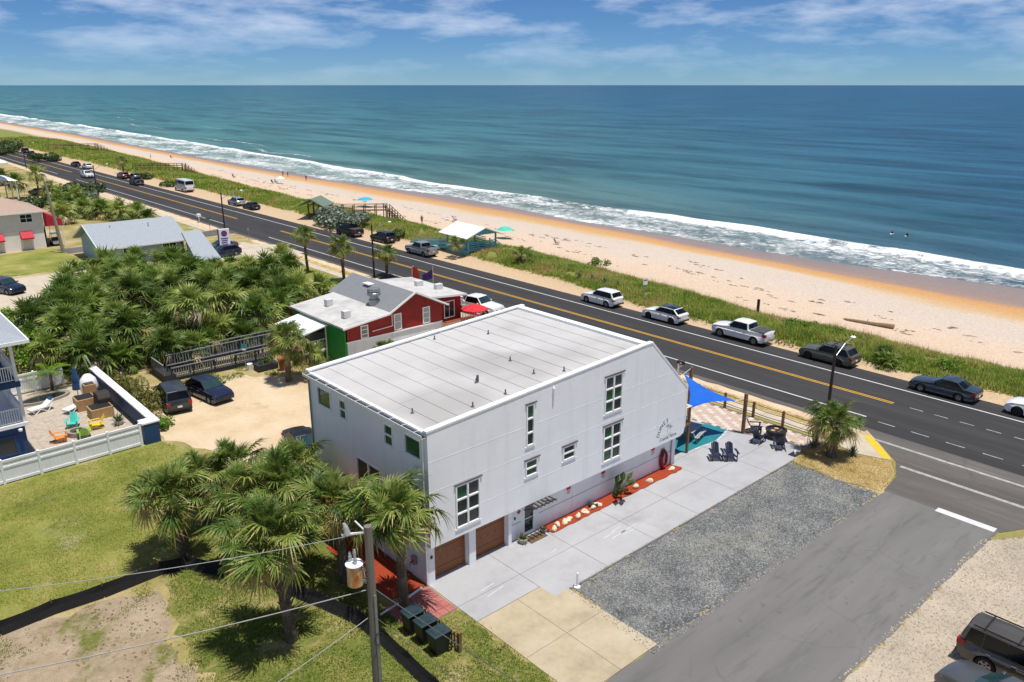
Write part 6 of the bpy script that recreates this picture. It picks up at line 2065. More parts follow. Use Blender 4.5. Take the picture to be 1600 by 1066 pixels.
MB().prism([(0.02, 2.0), (0.8, 2.0), (0.78, 2.7), (0.6, 3.2), (0.25, 3.45), (0.02, 3.3)], lambda a, z: (a * 0.74, -a * 0.67, z), lambda a, z: (a * 0.74 + 0.02, -a * 0.67, z)).build('sail_upper', pm('flag_red', '#a5302a', '#b74035', 3, 0.8), ff)
fl = thing('flag', 'purple and white flag behind the restaurant roof units', 'flag', (50.0, 68.6, 0))
MB().tube([(0, 0, 0), (0, 0, 4.3)], 0.04, 6).build('pole', pm('pole_pinkish', '#d8b7a4', '#e3c7b6', 3, 0.6), fl)
MB().prism([(-0.05, 4.0), (-0.5, 3.7), (-1.1, 3.4), (-1.2, 2.7), (-0.6, 2.8), (-0.05, 3.0)], lambda a, z: (a * 0.74, -a * 0.67, z), lambda a, z: (a * 0.74, -a * 0.67 + 0.03, z)).build('cloth', pm('flag_purple', '#3a2560', '#4a3376', 3, 0.8), fl)

# ------------------------------------------------------------------ clinic with pale shingle roof
cl = thing('clinic', 'pale blue-grey single-storey clinic with long shingle gable roof', 'building', (28.8, 113.0, 0))
MB().prism([(113.2, 0), (123.8, 0), (123.8, 2.6), (118.5, 4.7), (113.2, 2.6)], lambda a, z: (29.2, a, z), lambda a, z: (39.6, a, z)).build('wall', m_bluewall, cl, world=True)
prism_roof('roof', m_shingle_blue, cl, [(112.4, 2.5), (118.5, 5.0), (124.6, 2.5)], 28.3, 40.2, 'x', 0.16)
MB().bar((28.25, 112.4, 2.46), (28.25, 118.5, 4.96), 0.06, 0.22).bar((28.25, 118.5, 4.96), (28.25, 124.6, 2.46), 0.06, 0.22).build('barge_board', m_trim, cl, world=True)
MB().box(28.3, 40.2, 112.33, 112.4, 2.3, 2.5).build('fascia', m_trim, cl, world=True)
simple_window(cl, 'y', 36.6, 38.6, 1.0, 2.2, 113.2, 1, 2)
simple_window(cl, 'y', 31.5, 33.0, 1.0, 2.2, 113.2, 1, 2)
simple_window(cl, 'x', 115.5, 116.6, 1.0, 2.1, 29.2, 2, 1)
MB().bar((29.1, 113.2, 2.6), (29.1, 118.5, 4.4), 0.06, 0.1).build('gable_trim', m_navy, cl, world=True)
MB().box(39.2, 39.35, 113.0, 113.2, 0, 2.4).build('downspout', m_navy, cl, world=True)
MB().add([(39.7, 113.9, 3.4), (42.3, 113.9, 3.4), (42.0, 106.4, 0.5), (38.6, 106.4, 0.5), (39.7, 113.9, 3.25), (42.3, 113.9, 3.25), (42.0, 106.4, 0.35), (38.6, 106.4, 0.35)],
         [(0, 1, 2, 3), (7, 6, 5, 4), (0, 4, 5, 1), (1, 5, 6, 2), (2, 6, 7, 3), (3, 7, 4, 0)]).build('lean_to_roof', m_shingle_blue, cl, world=True)
MB().prism([(113.2, 0), (113.2, 3.1), (106.9, 0.4), (106.9, 0)], lambda a, z: (39.9, a, z), lambda a, z: (41.8, a, z)).build('lean_to_wall', m_bluewall, cl, world=True)
for x, y in ((31.4, 117.2), (36.2, 116.5)):
    MB().tube([(x, y, 4.0), (x, y, 4.75)], 0.06, 8).build('vent_pipe', m_greymetal, cl, world=True)
sg = thing('clinic_sign', 'tall white roadside sign with a purple round emblem and lines of text', 'sign', (45.2, 112.6, 0), R(-8))
MB().box(-0.75, 0.75, -0.15, 0.15, 0.3, 3.3).build('board', m_vinyl, sg, bevel=0.04)
MB().box(-0.85, -0.755, -0.16, 0.16, 0.0, 3.3).build('edge', m_navy, sg)
MB().lathe([(0.42, 0), (0.42, 0.02)], 20).build('emblem', pm('emblem_purple', '#4a3a8c', '#5a489c', 3, 0.6), sg).matrix_basis = Matrix.Translation((0, -0.155, 2.65)) @ Matrix.Rotation(R(90), 4, 'X')
MB().lathe([(0.2, 0), (0.2, 0.02)], 16).build('emblem_centre', m_awning, sg).matrix_basis = Matrix.Translation((0, -0.18, 2.65)) @ Matrix.Rotation(R(90), 4, 'X')
for k in range(4):
    MB().box(-0.5 + 0.06 * (k % 2), 0.5 - 0.08 * (k % 3), -0.17, -0.152, 1.85 - k * 0.3, 2.0 - k * 0.3).build('text_line', MATS['emblem_purple'], sg)

# ------------------------------------------------------------------ pale two-storey house with red awnings
ph = thing('two_storey_house', 'pale two-storey house with tan roof and dark red awnings', 'house', (26.6, 133.0, 0))
MB().box(12.0, 26.7, 133.0, 143.0, 2.75, 5.5).build('upper_wall', m_pinkwall, ph, world=True)
MB().box(12.0, 26.6, 133.05, 142.9, 0.0, 2.745).build('lower_wall', m_pinkwall_low, ph, world=True)
q = MB()
q.add([(11.6, 132.5, 5.5), (27.2, 132.5, 5.5), (27.2, 143.5, 5.5), (11.6, 143.5, 5.5), (17, 138, 7.6), (21.8, 138, 7.6)], [(0, 1, 5, 4), (1, 2, 5), (2, 3, 4, 5), (3, 0, 4), (3, 2, 1, 0)])
q.build('roof', m_brownroof, ph, world=True)
MB().box(11.6, 27.22, 132.46, 132.54, 5.32, 5.5).build('fascia', m_trim, ph, world=True)
simple_window(ph, 'y', 23.75, 25.4, 3.95, 5.2, 133.0, 2, 2)
for x0 in (23.7, 20.0):
    MB().box(x0, x0 + 1.0, 132.98, 133.06, 0.0, 1.75).build('door', m_pinkwall, ph, world=True)
    MB().prism([(133.04, 2.75), (133.04, 1.65), (132.1, 1.65), (132.1, 1.85)], lambda a, z: (x0 - 0.25, a, z), lambda a, z: (x0 + 1.35, a, z)).build('awning', m_awning, ph, world=True)
MB().add([(26.75, 132.9, 5.2), (29.1, 132.6, 4.0), (29.1, 141, 4.0), (26.75, 141, 5.2), (29.1, 132.6, 3.15), (26.75, 132.9, 3.15), (29.1, 141, 3.15)], [(0, 1, 2, 3), (0, 5, 4, 1), (1, 4, 6, 2)]).build('red_canopy', m_awning, ph, world=True)
for x, y in ((29.0, 132.7), (29.0, 140.9), (29.0, 136.8)):
    MB().box(x - 0.06, x + 0.06, y - 0.06, y + 0.06, 0, 3.15).build('canopy_post', m_trim, ph, world=True)
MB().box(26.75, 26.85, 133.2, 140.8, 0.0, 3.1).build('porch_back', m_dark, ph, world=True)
gc = thing('golf_cart', 'white golf cart parked under the red canopy', 'cart', (28.2, 134.6, 0))
MB().box(-0.6, 0.6, -1.1, 1.1, 0.25, 0.75).build('body', P_white, gc, bevel=0.1)
MB().box(-0.6, 0.6, -0.9, 0.7, 1.75, 1.8).build('roof', P_white, gc)
for a in (-0.55, 0.55):
    for b in (-0.85, 0.65):
        MB().tube([(a, b, 0.7), (a, b, 1.76)], 0.025, 6).build('roof_post', m_dark, gc)
        inst('wheel', WHEELS[(0.32,)][0], gc, (a, b, 0.26), (0, 0, 0), (0.8, 0.8, 0.8))
MB().box(-0.5, 0.5, -0.4, 0.1, 0.75, 1.2).build('seat', m_dark, gc, bevel=0.05)

# ------------------------------------------------------------------ teal house at the far left edge
th = thing('teal_house', 'teal house with white sloping roofs at the far left edge', 'house', (26.0, 190.0, 0))
MB().box(18.0, 29.2, 186, 202, 0, 8.2).build('wall', m_teal, th, world=True)
MB().box(29.2, 31.4, 190, 200, 0, 5.0).build('wing_wall', m_teal, th, world=True)
MB().add([(17.6, 185.2, 8.2), (33.0, 185.2, 8.5), (33.0, 203, 8.5), (17.6, 203, 8.2), (17.6, 185.2, 8.0), (33.0, 185.2, 8.2), (33.0, 203, 8.2), (17.6, 203, 8.0), (24, 194, 9.6)], [(0, 1, 8), (1, 2, 8), (2, 3, 8), (3, 0, 8), (0, 4, 5, 1), (1, 5, 6, 2), (7, 6, 5, 4)]).build('roof', m_tin, th, world=True)
MB().add([(29.0, 187.5, 5.0), (34.5, 187.5, 4.6), (34.5, 200, 4.6), (29.0, 200, 5.0), (30.5, 194, 6.0)], [(0, 1, 4), (1, 2, 4), (2, 3, 4), (3, 0, 4), (3, 2, 1, 0)]).build('porch_roof', m_tin, th, world=True)
for y in (187.8, 193, 199):
    MB().box(34.0, 34.2, y, y + 0.2, 0, 4.6).build('porch_post', m_trim, th, world=True)
for z in (2.0, 5.4):
    simple_window(th, 'y', 26.0, 28.2, z, z + 1.5, 186.0, 1, 2)

# ------------------------------------------------------------------ navy house, yard and white fences at the left edge
nh = thing('navy_house', 'navy and white house with railed balconies at the left edge', 'house', (4.0, 55.0, 0))
MB().box(-4, 8.0, 55.2, 62.5, 0.0, 2.5).build('base_wall', m_navy, nh, world=True)
simple_window(nh, 'y', 5.4, 7.4, 0.7, 2.0, 55.2, 1, 2, m_screen, m_navy)
MB().box(-4, 8.2, 55.0, 62.5, 2.5, 2.72).build('balcony_floor', m_trim, nh, world=True)
MB().box(-4, 8.2, 55.0, 62.5, 5.1, 5.45).build('balcony_floor', m_navy, nh, world=True)
MB().box(-4, 6.3, 57.2, 64, 2.72, 8.4).build('wall', m_white_low, nh, world=True)
MB().add([(-5, 54.2, 8.2), (8.9, 54.2, 8.2), (8.9, 64.8, 8.2), (-5, 64.8, 8.2), (-5, 59.5, 10.8), (4.0, 59.5, 10.8)], [(0, 1, 5, 4), (1, 2, 5), (2, 3, 4, 5), (3, 2, 1, 0)]).build('roof', m_shingle_blue, nh, world=True)
MB().box(-5, 8.95, 54.12, 54.2, 8.02, 8.22).box(8.9, 8.98, 54.2, 64.8, 8.02, 8.22).build('fascia', m_trim, nh, world=True)
for zb in (2.72, 5.45):
    for (x, y) in ((8.05, 55.15), (8.05, 58.8), (8.05, 62.3), (4.6, 55.15)):
        MB().box(x - 0.09, x + 0.09, y - 0.09, y + 0.09, zb, zb + 2.5).build('porch_post', m_trim, nh, world=True)
    MB().box(4.7, 7.95, 55.1, 55.2, zb + 0.95, zb + 1.02).box(8.0, 8.1, 55.25, 62.2, zb + 0.95, zb + 1.02).box(4.7, 7.95, 55.12, 55.18, zb + 0.08, zb + 0.13).box(8.02, 8.08, 55.25, 62.2, zb + 0.08, zb + 0.13).build('balcony_rail', m_trim, nh, world=True)
    for i in range(24):
        MB().box(4.8 + i * 0.13, 4.84 + i * 0.13, 55.13, 55.17, zb + 0.13, zb + 0.95).build('baluster', m_trim, nh, world=True)
    for i in range(34):
        y = 55.4 + i * 0.2
        MB().box(8.03, 8.07, y, y + 0.04, zb + 0.13, zb + 0.95).build('baluster', m_trim, nh, world=True)
MB().lathe([(0.0, 0), (0.12, 0.03), (0.12, 0.15), (0.0, 0.2)], 10, (7.7, 55.0, 2.2)).build('wall_lamp', m_trim, nh, world=True)


def vinyl_fence(name, p, q_, label, n, h=1.75):
    p, q_ = Vector(p + (0,)), Vector(q_ + (0,))
    d = q_ - p
    f = thing(name, label, 'fence', tuple(p), math.atan2(d.y, d.x))
    ln = d.length
    step = ln / n
    for i in range(n + 1):
        k = MB().box(i * step - 0.07, i * step + 0.07, -0.07, 0.07, 0, h + 0.06).build('post', m_vinyl, f)
        MB().add([(i * step - 0.08, -0.08, h + 0.062), (i * step + 0.08, -0.08, h + 0.062), (i * step + 0.08, 0.08, h + 0.062), (i * step - 0.08, 0.08, h + 0.062), (i * step, 0, h + 0.13)], [(0, 1, 4), (1, 2, 4), (2, 3, 4), (3, 0, 4), (3, 2, 1, 0)]).build('post_cap', m_vinyl, f)
    for i in range(n):
        a, b = i * step + 0.07, (i + 1) * step - 0.07
        for z0, z1 in ((0.08, 0.24), (h * 0.66, h * 0.66 + 0.12), (h - 0.14, h)):
            MB().box(a, b, -0.045, 0.045, z0, z1).build('rail', m_vinyl, f)
        nb = 8
        w = (b - a) / nb
        for j in range(nb):
            for z0, z1 in ((0.24, h * 0.66), (h * 0.66 + 0.12, h - 0.14)):
                MB().box(a + j * w + 0.004, a + (j + 1) * w - 0.004, -0.015, 0.015, z0, z1).build('board', m_vinyl, f)
    return f


vinyl_fence('vinyl_fence', (-2.0, 52.5), (14.05, 52.75), 'long white vinyl fence between the lawn and the paved yard', 8, 1.55)
vinyl_fence('vinyl_fence', (7.2, 68.6), (13.2, 68.8), 'white vinyl fence at the back of the paved yard below the play set', 3, 1.6)
yw = thing('yard_wall', 'white capped yard wall with a navy end between yard and weeds', 'wall', (15.0, 52.7, 0))
MB().box(14.25, 15.25, 52.62, 53.4, 0.0, 1.45).build('end_pier', m_navy, yw, world=True)
MB().box(14.9, 15.2, 53.4, 67.0, 0.0, 1.45).build('wall', m_navy, yw, world=True)
for i in range(7):
    y0 = 52.58 + i * 2.06
    MB().box(14.15 if i == 0 else 14.78, 15.34, y0, y0 + 2.045 if i else 53.45, 1.452, 1.58 + 0.01 * (i % 2)).build('cap_block', m_trim, yw, world=True, bevel=0.02)
    if i == 0:
        MB().box(14.78, 15.34, 53.47, y0 + 2.045, 1.452, 1.575).build('cap_block', m_trim, yw, world=True, bevel=0.02)
yard = tag(MB().box(3.0, 14.9, 52.9, 68.5, -0.05, 0.024).build('paved_yard', m_paverpatio), kind='structure')
for i in range(17):
    for j in range(16):
        x, y = 8.2 + i * 0.39, 53.0 + j * 0.62
        MB().box(x + 0.01, x + 0.38, y + 0.01 + 0.31 * (i % 2), y + 0.61 + 0.31 * (i % 2), -0.02, 0.030 + 0.010 * rnd.random()).build('paver', m_paverpatio, yard)


def adirondack(loc, rz, mat, label, group=None, name='adirondack_chair'):
    a = thing(name, label, 'chair', loc, rz, group)
    for i in range(5):                                           # seat slats, back slats, arms, legs; sitter faces -Y
        y = -0.32 + i * 0.13
        MB().box(-0.27, 0.27, y, y + 0.115, 0.36 - 0.02 * i, 0.385 - 0.02 * i).build('seat_slat', mat, a)
    for i in range(5):
        x = -0.23 + i * 0.095
        tp = 0.98 - 0.035 * abs(i - 2) ** 1.6
        MB().add([(x, 0.28, 0.30), (x + 0.085, 0.28, 0.30), (x + 0.085, 0.62, tp), (x, 0.62, tp), (x, 0.31, 0.29), (x + 0.085, 0.31, 0.29), (x + 0.085, 0.65, tp - 0.01), (x, 0.65, tp - 0.01)],
                 [(0, 1, 2, 3), (7, 6, 5, 4), (0, 4, 5, 1), (1, 5, 6, 2), (2, 6, 7, 3), (3, 7, 4, 0)]).build('back_slat', mat, a)
    for s in (-1, 1):
        MB().box(s * 0.36 - 0.07, s * 0.36 + 0.07, -0.38, 0.40, 0.56, 0.585).build('arm', mat, a)
        MB().box(s * 0.31 - 0.02, s * 0.31 + 0.02, -0.34, -0.24, 0.0, 0.56).build('leg', mat, a)
        MB().add([(s * 0.3 - 0.02, -0.24, 0.36), (s * 0.3 + 0.02, -0.24, 0.36), (s * 0.3 + 0.02, 0.72, 0.0), (s * 0.3 - 0.02, 0.72, 0.0), (s * 0.3 - 0.02, -0.24, 0.26), (s * 0.3 + 0.02, -0.24, 0.26), (s * 0.3 + 0.02, 0.58, 0.0), (s * 0.3 - 0.02, 0.58, 0.0)],
                 [(0, 1, 2, 3), (7, 6, 5, 4), (0, 4, 5, 1), (1, 5, 6, 2), (2, 6, 7, 3), (3, 7, 4, 0)]).build('rear_leg', mat, a)
    return a


adirondack((11.43, 59.08, 0.00), R(-25), pm('plastic_aqua', '#2fbfb0', '#3fcabb', 4, 0.5), 'aqua slatted garden chair by the round fire pit')
adirondack((12.54, 57.79, 0.00), R(-95), pm('plastic_yellow', '#e3c21f', '#edcf34', 4, 0.5), 'yellow slatted garden chair by the round fire pit')
adirondack((10.21, 57.05, 0.00), R(75), pm('plastic_orange', '#e08a3a', '#ea9a4c', 4, 0.5), 'orange slatted garden chair next to the white fence')
adirondack((11.55, 56.67, 0.00), R(170), pm('plastic_green', '#7fae3c', '#90bd4c', 4, 0.5), 'green slatted garden chair in front of the round fire pit')
fp = thing('fire_pit', 'round stone fire pit between the coloured chairs', 'fire pit', (11.30, 57.45, 0.00))
MB().lathe([(0.62, 0), (0.62, 0.38), (0.45, 0.38), (0.45, 0.2), (0.0, 0.2)], 18).build('ring', pm('stone_grey', '#8d867b', '#a49c90', 8, 0.9, 0.5), fp)
MB().lathe([(0.44, 0.2), (0.0, 0.23)], 18).build('ash', m_dark, fp)


def lounger(loc, rz, label):
    l = thing('sun_lounger', label, 'sun lounger', loc, rz, 'white sun loungers in the yard')
    MB().prism([(-0.9, 0.34), (0.25, 0.34), (0.85, 0.78), (0.80, 0.84), (0.2, 0.42), (-0.9, 0.42)], lambda a, z: (-0.32, a, z), lambda a, z: (0.32, a, z)).build('bed', m_vinyl, l)
    for s in (-0.3, 0.3):
        MB().tube([(s, -0.8, 0.34), (s, -0.6, 0.02), (s, -0.2, 0.3), (s, 0.3, 0.02), (s, 0.75, 0.55)], 0.03, 6).build('leg', m_vinyl, l)
    MB().prism([(0.66, 0.74), (0.82, 0.86), (0.80, 0.90), (0.62, 0.79)], lambda a, z: (-0.26, a, z), lambda a, z: (0.26, a, z)).build('headrest', m_navy, l)


lounger((10.51, 63.79, 0.00), R(-75), 'white sun lounger nearest the navy house')
lounger((12.38, 62.28, 0.00), R(-60), 'white sun lounger with its head towards the tan planters')
pond = thing('pond', 'small dark garden pond with a stone rim', 'pond', (11.2, 66.2, 0))
q = MB()
vs = []
N = 28
for r_, z_ in ((1.0, 0.02), (1.0, 0.22), (0.86, 0.22), (0.84, 0.1)):
    for k in range(N):
        a = 2 * math.pi * k / N
        rr_ = r_ * (1 + 0.12 * math.sin(2 * a + 0.5))
        vs.append((1.7 * rr_ * math.cos(a), 0.95 * rr_ * math.sin(a), z_))
q.add(vs, [(i * N + k, i * N + (k + 1) % N, (i + 1) * N + (k + 1) % N, (i + 1) * N + k) for i in range(3) for k in range(N)])
q.build('rim', MATS['stone_grey'], pond)
t = NT('pond_water')
t.set(Base_Color=t.ramp(t.noise(2, 3, .5, t.coord('Object')), [(0.3, lin('#0a1210')), (0.7, lin('#16211c'))]), Roughness=0.05)
MB().add([(1.7 * 0.86 * (1 + 0.12 * math.sin(4 * math.pi * k / N + 0.5)) * math.cos(2 * math.pi * k / N), 0.95 * 0.86 * (1 + 0.12 * math.sin(4 * math.pi * k / N + 0.5)) * math.sin(2 * math.pi * k / N), 0.15) for k in range(N)], [tuple(range(N))]).build('water', t.m, pond)
m_tan = pm('planter_tan', '#a8855c', '#bb9769', 4, 0.8)
for (x, y, w, d, h, lab) in ((13.1, 62.3, 1.3, 1.3, 0.9, 'tan cube planter next to the sun lounger'), (13.5, 59.9, 1.5, 1.3, 0.8, 'front tan cube planter beside the dark covered grill'), (13.9, 63.9, 0.8, 0.8, 1.3, 'tall tan planter behind the cube planters')):
    p = thing('planter_box', lab, 'planter', (x, y, 0.02))
    MB().box(-w / 2, w / 2, -d / 2, d / 2, 0, h).build('box', m_tan, p, bevel=0.03)
    MB().box(-w / 2 + 0.08, w / 2 - 0.08, -d / 2 + 0.08, d / 2 - 0.08, h + 0.001, h + 0.02).build('soil', m_dark, p)
gr = thing('covered_grill', 'dark brown covered grill on the front planter row', 'grill', (14.0, 60.9, 0.02))
MB().prism([(-0.65, 0.0), (0.65, 0.0), (0.68, 1.1), (0.5, 1.45), (-0.35, 1.5), (-0.66, 1.15)], lambda a, z: (-0.45, a, z), lambda a, z: (0.45, a, z)).build('cover', pm('cover_brown', '#2d2724', '#3a332f', 5, 0.8), gr, bevel=0.06)
eg = thing('egg_ornament', 'large white egg-shaped chair shell behind the planters', 'ornament', (14.1, 64.8, 0.0))
MB().lathe([(0.2, 0), (0.55, 0.3), (0.7, 0.8), (0.55, 1.4), (0.25, 1.75), (0, 1.82)], 16).build('shell', m_vinyl, eg, smooth=True)
MB().lathe([(0.3, 0), (0.32, 0.05)], 12).build('base', m_dark, eg)
cu = thing('closed_parasol', 'closed navy parasol by the yard wall', 'parasol', (13.3, 65.0, 0))
MB().tube([(0, 0, 0), (0, 0, 2.6)], 0.03, 6).build('pole', m_wood, cu)
MB().lathe([(0.34, 0.7), (0.26, 1.2), (0.28, 1.6), (0.1, 2.4), (0.0, 2.55)], 9).build('canopy', m_navy, cu)
potted((14.0, 57.4, 0.02), 'leafy dark potted plant beside the front tan planter', m_leaf_dark, 1.1, 0.9)
fp2 = thing('feather_palm', 'feathery bright green palm over the back yard fence', 'palm', (12.2, 68.0, 0))
MB().tube([(0, 0, 0), (0.05, 0, 1.4)], [0.14, 0.1], 8).build('trunk', m_trunk, fp2)
for i in range(15):
    az, el = i * 2.4, R(rnd.uniform(15, 75))
    q = MB()
    n2 = 16
    pts = [Vector((2.0 * u * math.cos(el) + 0.3 * u * u, 0, 2.0 * u * math.sin(el) - 1.1 * u * u)) for u in np.linspace(0, 1, 7)]
    q.tube(pts, [0.02 - 0.002 * k for k in range(7)], 4)
    for k in range(n2):
        u = 0.2 + 0.8 * k / n2
        c = Vector((2.0 * u * math.cos(el) + 0.3 * u * u, 0, 2.0 * u * math.sin(el) - 1.1 * u * u))
        for s in (-1, 1):
            l_ = 0.55 * (1 - 0.5 * u)
            tp = c + Vector((0.25 * l_, s * l_, -0.25 * l_))
            q.add([c, c + Vector((0.07, 0, 0)), tp], [(0, 1, 2)])
    o = q.build('frond', m_leaf_bright, fp2, fix=False, loc=(0.05, 0, 1.4))
    o.rotation_euler = (0, 0, az)
ps = thing('play_set', 'wooden play set with swings behind the yard fence', 'play set', (11.4, 73.2, 0), R(20))
for (a, b) in (((-1.0, -0.8, 0), (-0.7, -0.5, 2.4)), ((-1.0, 0.8, 0), (-0.7, 0.5, 2.4)), ((1.9, -0.9, 0), (1.6, 0, 2.2)), ((1.9, 0.9, 0), (1.6, 0, 2.2))):
    MB().bar(a, b, 0.12).build('post', m_wood, ps)
MB().bar((-0.7, 0, 2.2), (1.7, 0, 2.2), 0.14).build('beam', m_wood, ps)
MB().box(-1.0, -0.4, -0.7, 0.7, 1.2, 1.28).build('platform', m_wood, ps)
for i in range(6):
    MB().box(-1.02, -0.98, -0.7 + i * 0.25, -0.55 + i * 0.25, 1.3, 1.9).build('rail_board', m_wood, ps)
for x in (0.4, 1.1):
    MB().tube([(x, 0, 2.15), (x, 0.1, 0.6)], 0.012, 4).tube([(x + 0.35, 0, 2.15), (x + 0.35, 0.1, 0.6)], 0.012, 4).build('swing_chain', m_dark, ps)
    MB().box(x, x + 0.35, 0.0, 0.2, 0.55, 0.6).build('swing_seat', m_navy, ps)

# ------------------------------------------------------------------ black railed ramp behind the lot
rp = thing('access_ramp', 'long dark railed access ramp rising to the restaurant porch', 'ramp', (20.0, 63.8, 0))
runs = [((20.0, 63.7), (28.4, 62.9), 0.12, 0.35), ((20.3, 65.6), (30.0, 64.4), 0.65, 1.05)]
m_railgrey = pm('rail_grey', '#7b7c80', '#95969a', 4, 0.6)
m_rampdark = pm('ramp_dark', '#24262a', '#303237', 4, 0.7)
for (a, b, z0, z1) in runs:
    A, B_ = Vector((a[0], a[1], z0)), Vector((b[0], b[1], z1))
    wv = Vector((0, 0.9, 0))
    MB().add([A, B_, B_ + wv, A + wv, A - Vector((0, 0, .15)), B_ - Vector((0, 0, .15)), B_ + wv - Vector((0, 0, .15)), A + wv - Vector((0, 0, .15))], [(0, 1, 2, 3), (7, 6, 5, 4), (0, 4, 5, 1), (1, 5, 6, 2), (2, 6, 7, 3), (3, 7, 4, 0)]).build('ramp_floor', m_rampdark, rp, world=True)
    for off in (Vector((0, 0, 0)), wv):
        MB().bar(A + off + Vector((0, 0, 1.0)), B_ + off + Vector((0, 0, 1.0)), 0.09, 0.07).build('handrail', m_railgrey, rp, world=True)
        MB().bar(A + off + Vector((0, 0, 0.12)), B_ + off + Vector((0, 0, 0.12)), 0.05, 0.05).build('lower_rail', m_rampdark, rp, world=True)
        n3 = 44
        for i in range(n3 + 1):
            p = A.lerp(B_, i / n3) + off
            if i % 9 == 0:
                MB().box(p.x - 0.05, p.x + 0.05, p.y - 0.05, p.y + 0.05, 0, p.z + 1.0).build('post', m_rampdark, rp, world=True)
            elif off.y == 0:
                MB().box(p.x - 0.04, p.x + 0.04, p.y - 0.015, p.y + 0.015, p.z + 0.14, p.z + 0.96).build('baluster', m_railgrey, rp, world=True)
MB().box(19.4, 20.3, 63.6, 66.6, 0.0, 0.62).build('landing', m_rampdark, rp, world=True)
for i in range(9):
    MB().box(19.38, 19.41, 63.65 + i * 0.33, 63.72 + i * 0.33, 0.62, 1.5).build('baluster', m_railgrey, rp, world=True)
MB().box(19.34, 19.44, 63.6, 66.6, 1.5, 1.56).build('handrail', m_railgrey, rp, world=True)
ls = thing('parking_sign', 'teal and white sign on a grey post before the ramp', 'sign', (25.52, 62.05, 0.00))
MB().tube([(0, 0, 0), (0, 0, 2.3)], 0.035, 8).build('post', m_greymetal, ls)
MB().box(-0.2, 0.2, -0.06, -0.04, 1.85, 2.4).build('plate', pm('sign_teal', '#2f7f86', '#3d8d93', 3, 0.5), ls)
MB().box(-0.16, 0.16, -0.066, -0.061, 1.88, 2.02).build('text_line', m_trim, ls)
ls.rotation_euler = (0, 0, R(-30))
pb = thing('raised_bed', 'black raised bed with plants at the ramp end', 'planter', (27.0, 61.4, 0))
MB().box(-0.9, 0.9, -0.5, 0.5, 0, 0.6).build('box', m_rampdark, pb, bevel=0.03)
inst('foliage', leaf_cloud(260, 0.9, 0.5, 0.5, 0.09, m_leaf_dark, 91), pb, (0, 0, 0.55))
wb_ = thing('white_bucket', 'white bucket standing beside the black raised bed', 'bucket', (25.90, 62.13, 0.00))
MB().lathe([(0.2, 0), (0.24, 0.55), (0.21, 0.55), (0.0, 0.45)], 14).build('bucket', m_vinyl, wb_)
tp_ = thing('terracotta_pot', 'tall terracotta pot left of the porch palm', 'pot', (27.9, 60.2, 0))
MB().lathe([(0.22, 0), (0.28, 0.7), (0.36, 1.0), (0.36, 1.1), (0.28, 1.1), (0.0, 1.0)], 16).build('pot', pm('terracotta', '#8f5230', '#a5633d', 5, 0.8), tp_)
rk = thing('red_barrow', 'dark red cart under the screened porch', 'cart', (29.6, 57.6, 0))
MB().lathe([(0.2, 0.2), (0.5, 0.3), (0.55, 0.6), (0.4, 0.75), (0, 0.78)], 10).build('tub', m_redwall, rk)
MB().tube([(0.4, 0.1, 0.5), (1.1, 0.2, 0.75)], 0.03, 6).build('handle', m_dark, rk)
inst('wheel', WHEELS[(0.32,)][0], rk, (-0.2, 0, 0.22), (0, 0, 0), (0.6, 0.65, 0.65))

# ------------------------------------------------------------------ street lamps, poles, wires
m_polewood = pm('utility_pole_wood', '#6a655b', '#807a6e', 3, 0.95, 0.6, 25, stretch=(3, 3, 0.3))
m_polewood_pale = pm('utility_pole_pale', '#8a8475', '#9d978a', 3, 0.95, 0.4, 25, stretch=(3, 3, 0.3))


def street_lamp(loc, h, label, arm=2.4, rz=0.0):
    s = thing('street_lamp', label, 'street lamp', loc, rz, 'street lamps along the road')
    MB().tube([(0, 0, 0), (0, 0, h)], [0.13, 0.09], 10).build('pole', pm('lamp_pole_dark', '#2a2522', '#38322e', 4, 0.8), s)
    MB().tube([(0.05, 0, h - 0.9), (arm * 0.6, 0, h - 0.15), (arm, 0, h + 0.05)], 0.035, 8).build('arm', m_greymetal, s)
    MB().lathe([(0.0, 0.0), (0.16, 0.02), (0.2, 0.1), (0.12, 0.18), (0.0, 0.2)], 12, (arm + 0.25, 0, h)).build('lamp_head', m_trim, s)
    MB().lathe([(0.04, 0.0), (0.04, 0.09), (0, 0.1)], 8, (arm + 0.25, 0, h + 0.2)).build('photocell', m_dark, s)


street_lamp((53.6, 24.9, 0), 5.2, 'nearest street lamp, in front of the olive-grey wagon', 2.3)
street_lamp((52.3, 84.2, 0), 6.6, 'street lamp between the roadside palms', 2.4)
street_lamp((48.6, 120.5, 0), 7.4, 'street lamp beside the clinic sign', 3.0)
street_lamp((50.0, 192, 0), 6.4, 'street lamp near the driving white pickup', 2.6)
street_lamp((52.0, 268, 0), 7.0, 'farthest street lamp by the two black vehicles', 2.6)
up = thing('utility_pole', 'near wooden utility pole carrying a rusty transformer', 'utility pole', (12.9, 22.1, 0))
MB().tube([(0, 0, -0.2), (0, 0, 4), (0, 0, 8.0)], [0.19, 0.17, 0.145], 14).build('pole', m_polewood, up)
LV = Vector((-0.74, 0.67, 0))                      # along the wires


def out(d, z, s=0.0):
    return (LV.x * d - LV.y * s, LV.y * d + LV.x * s, z)


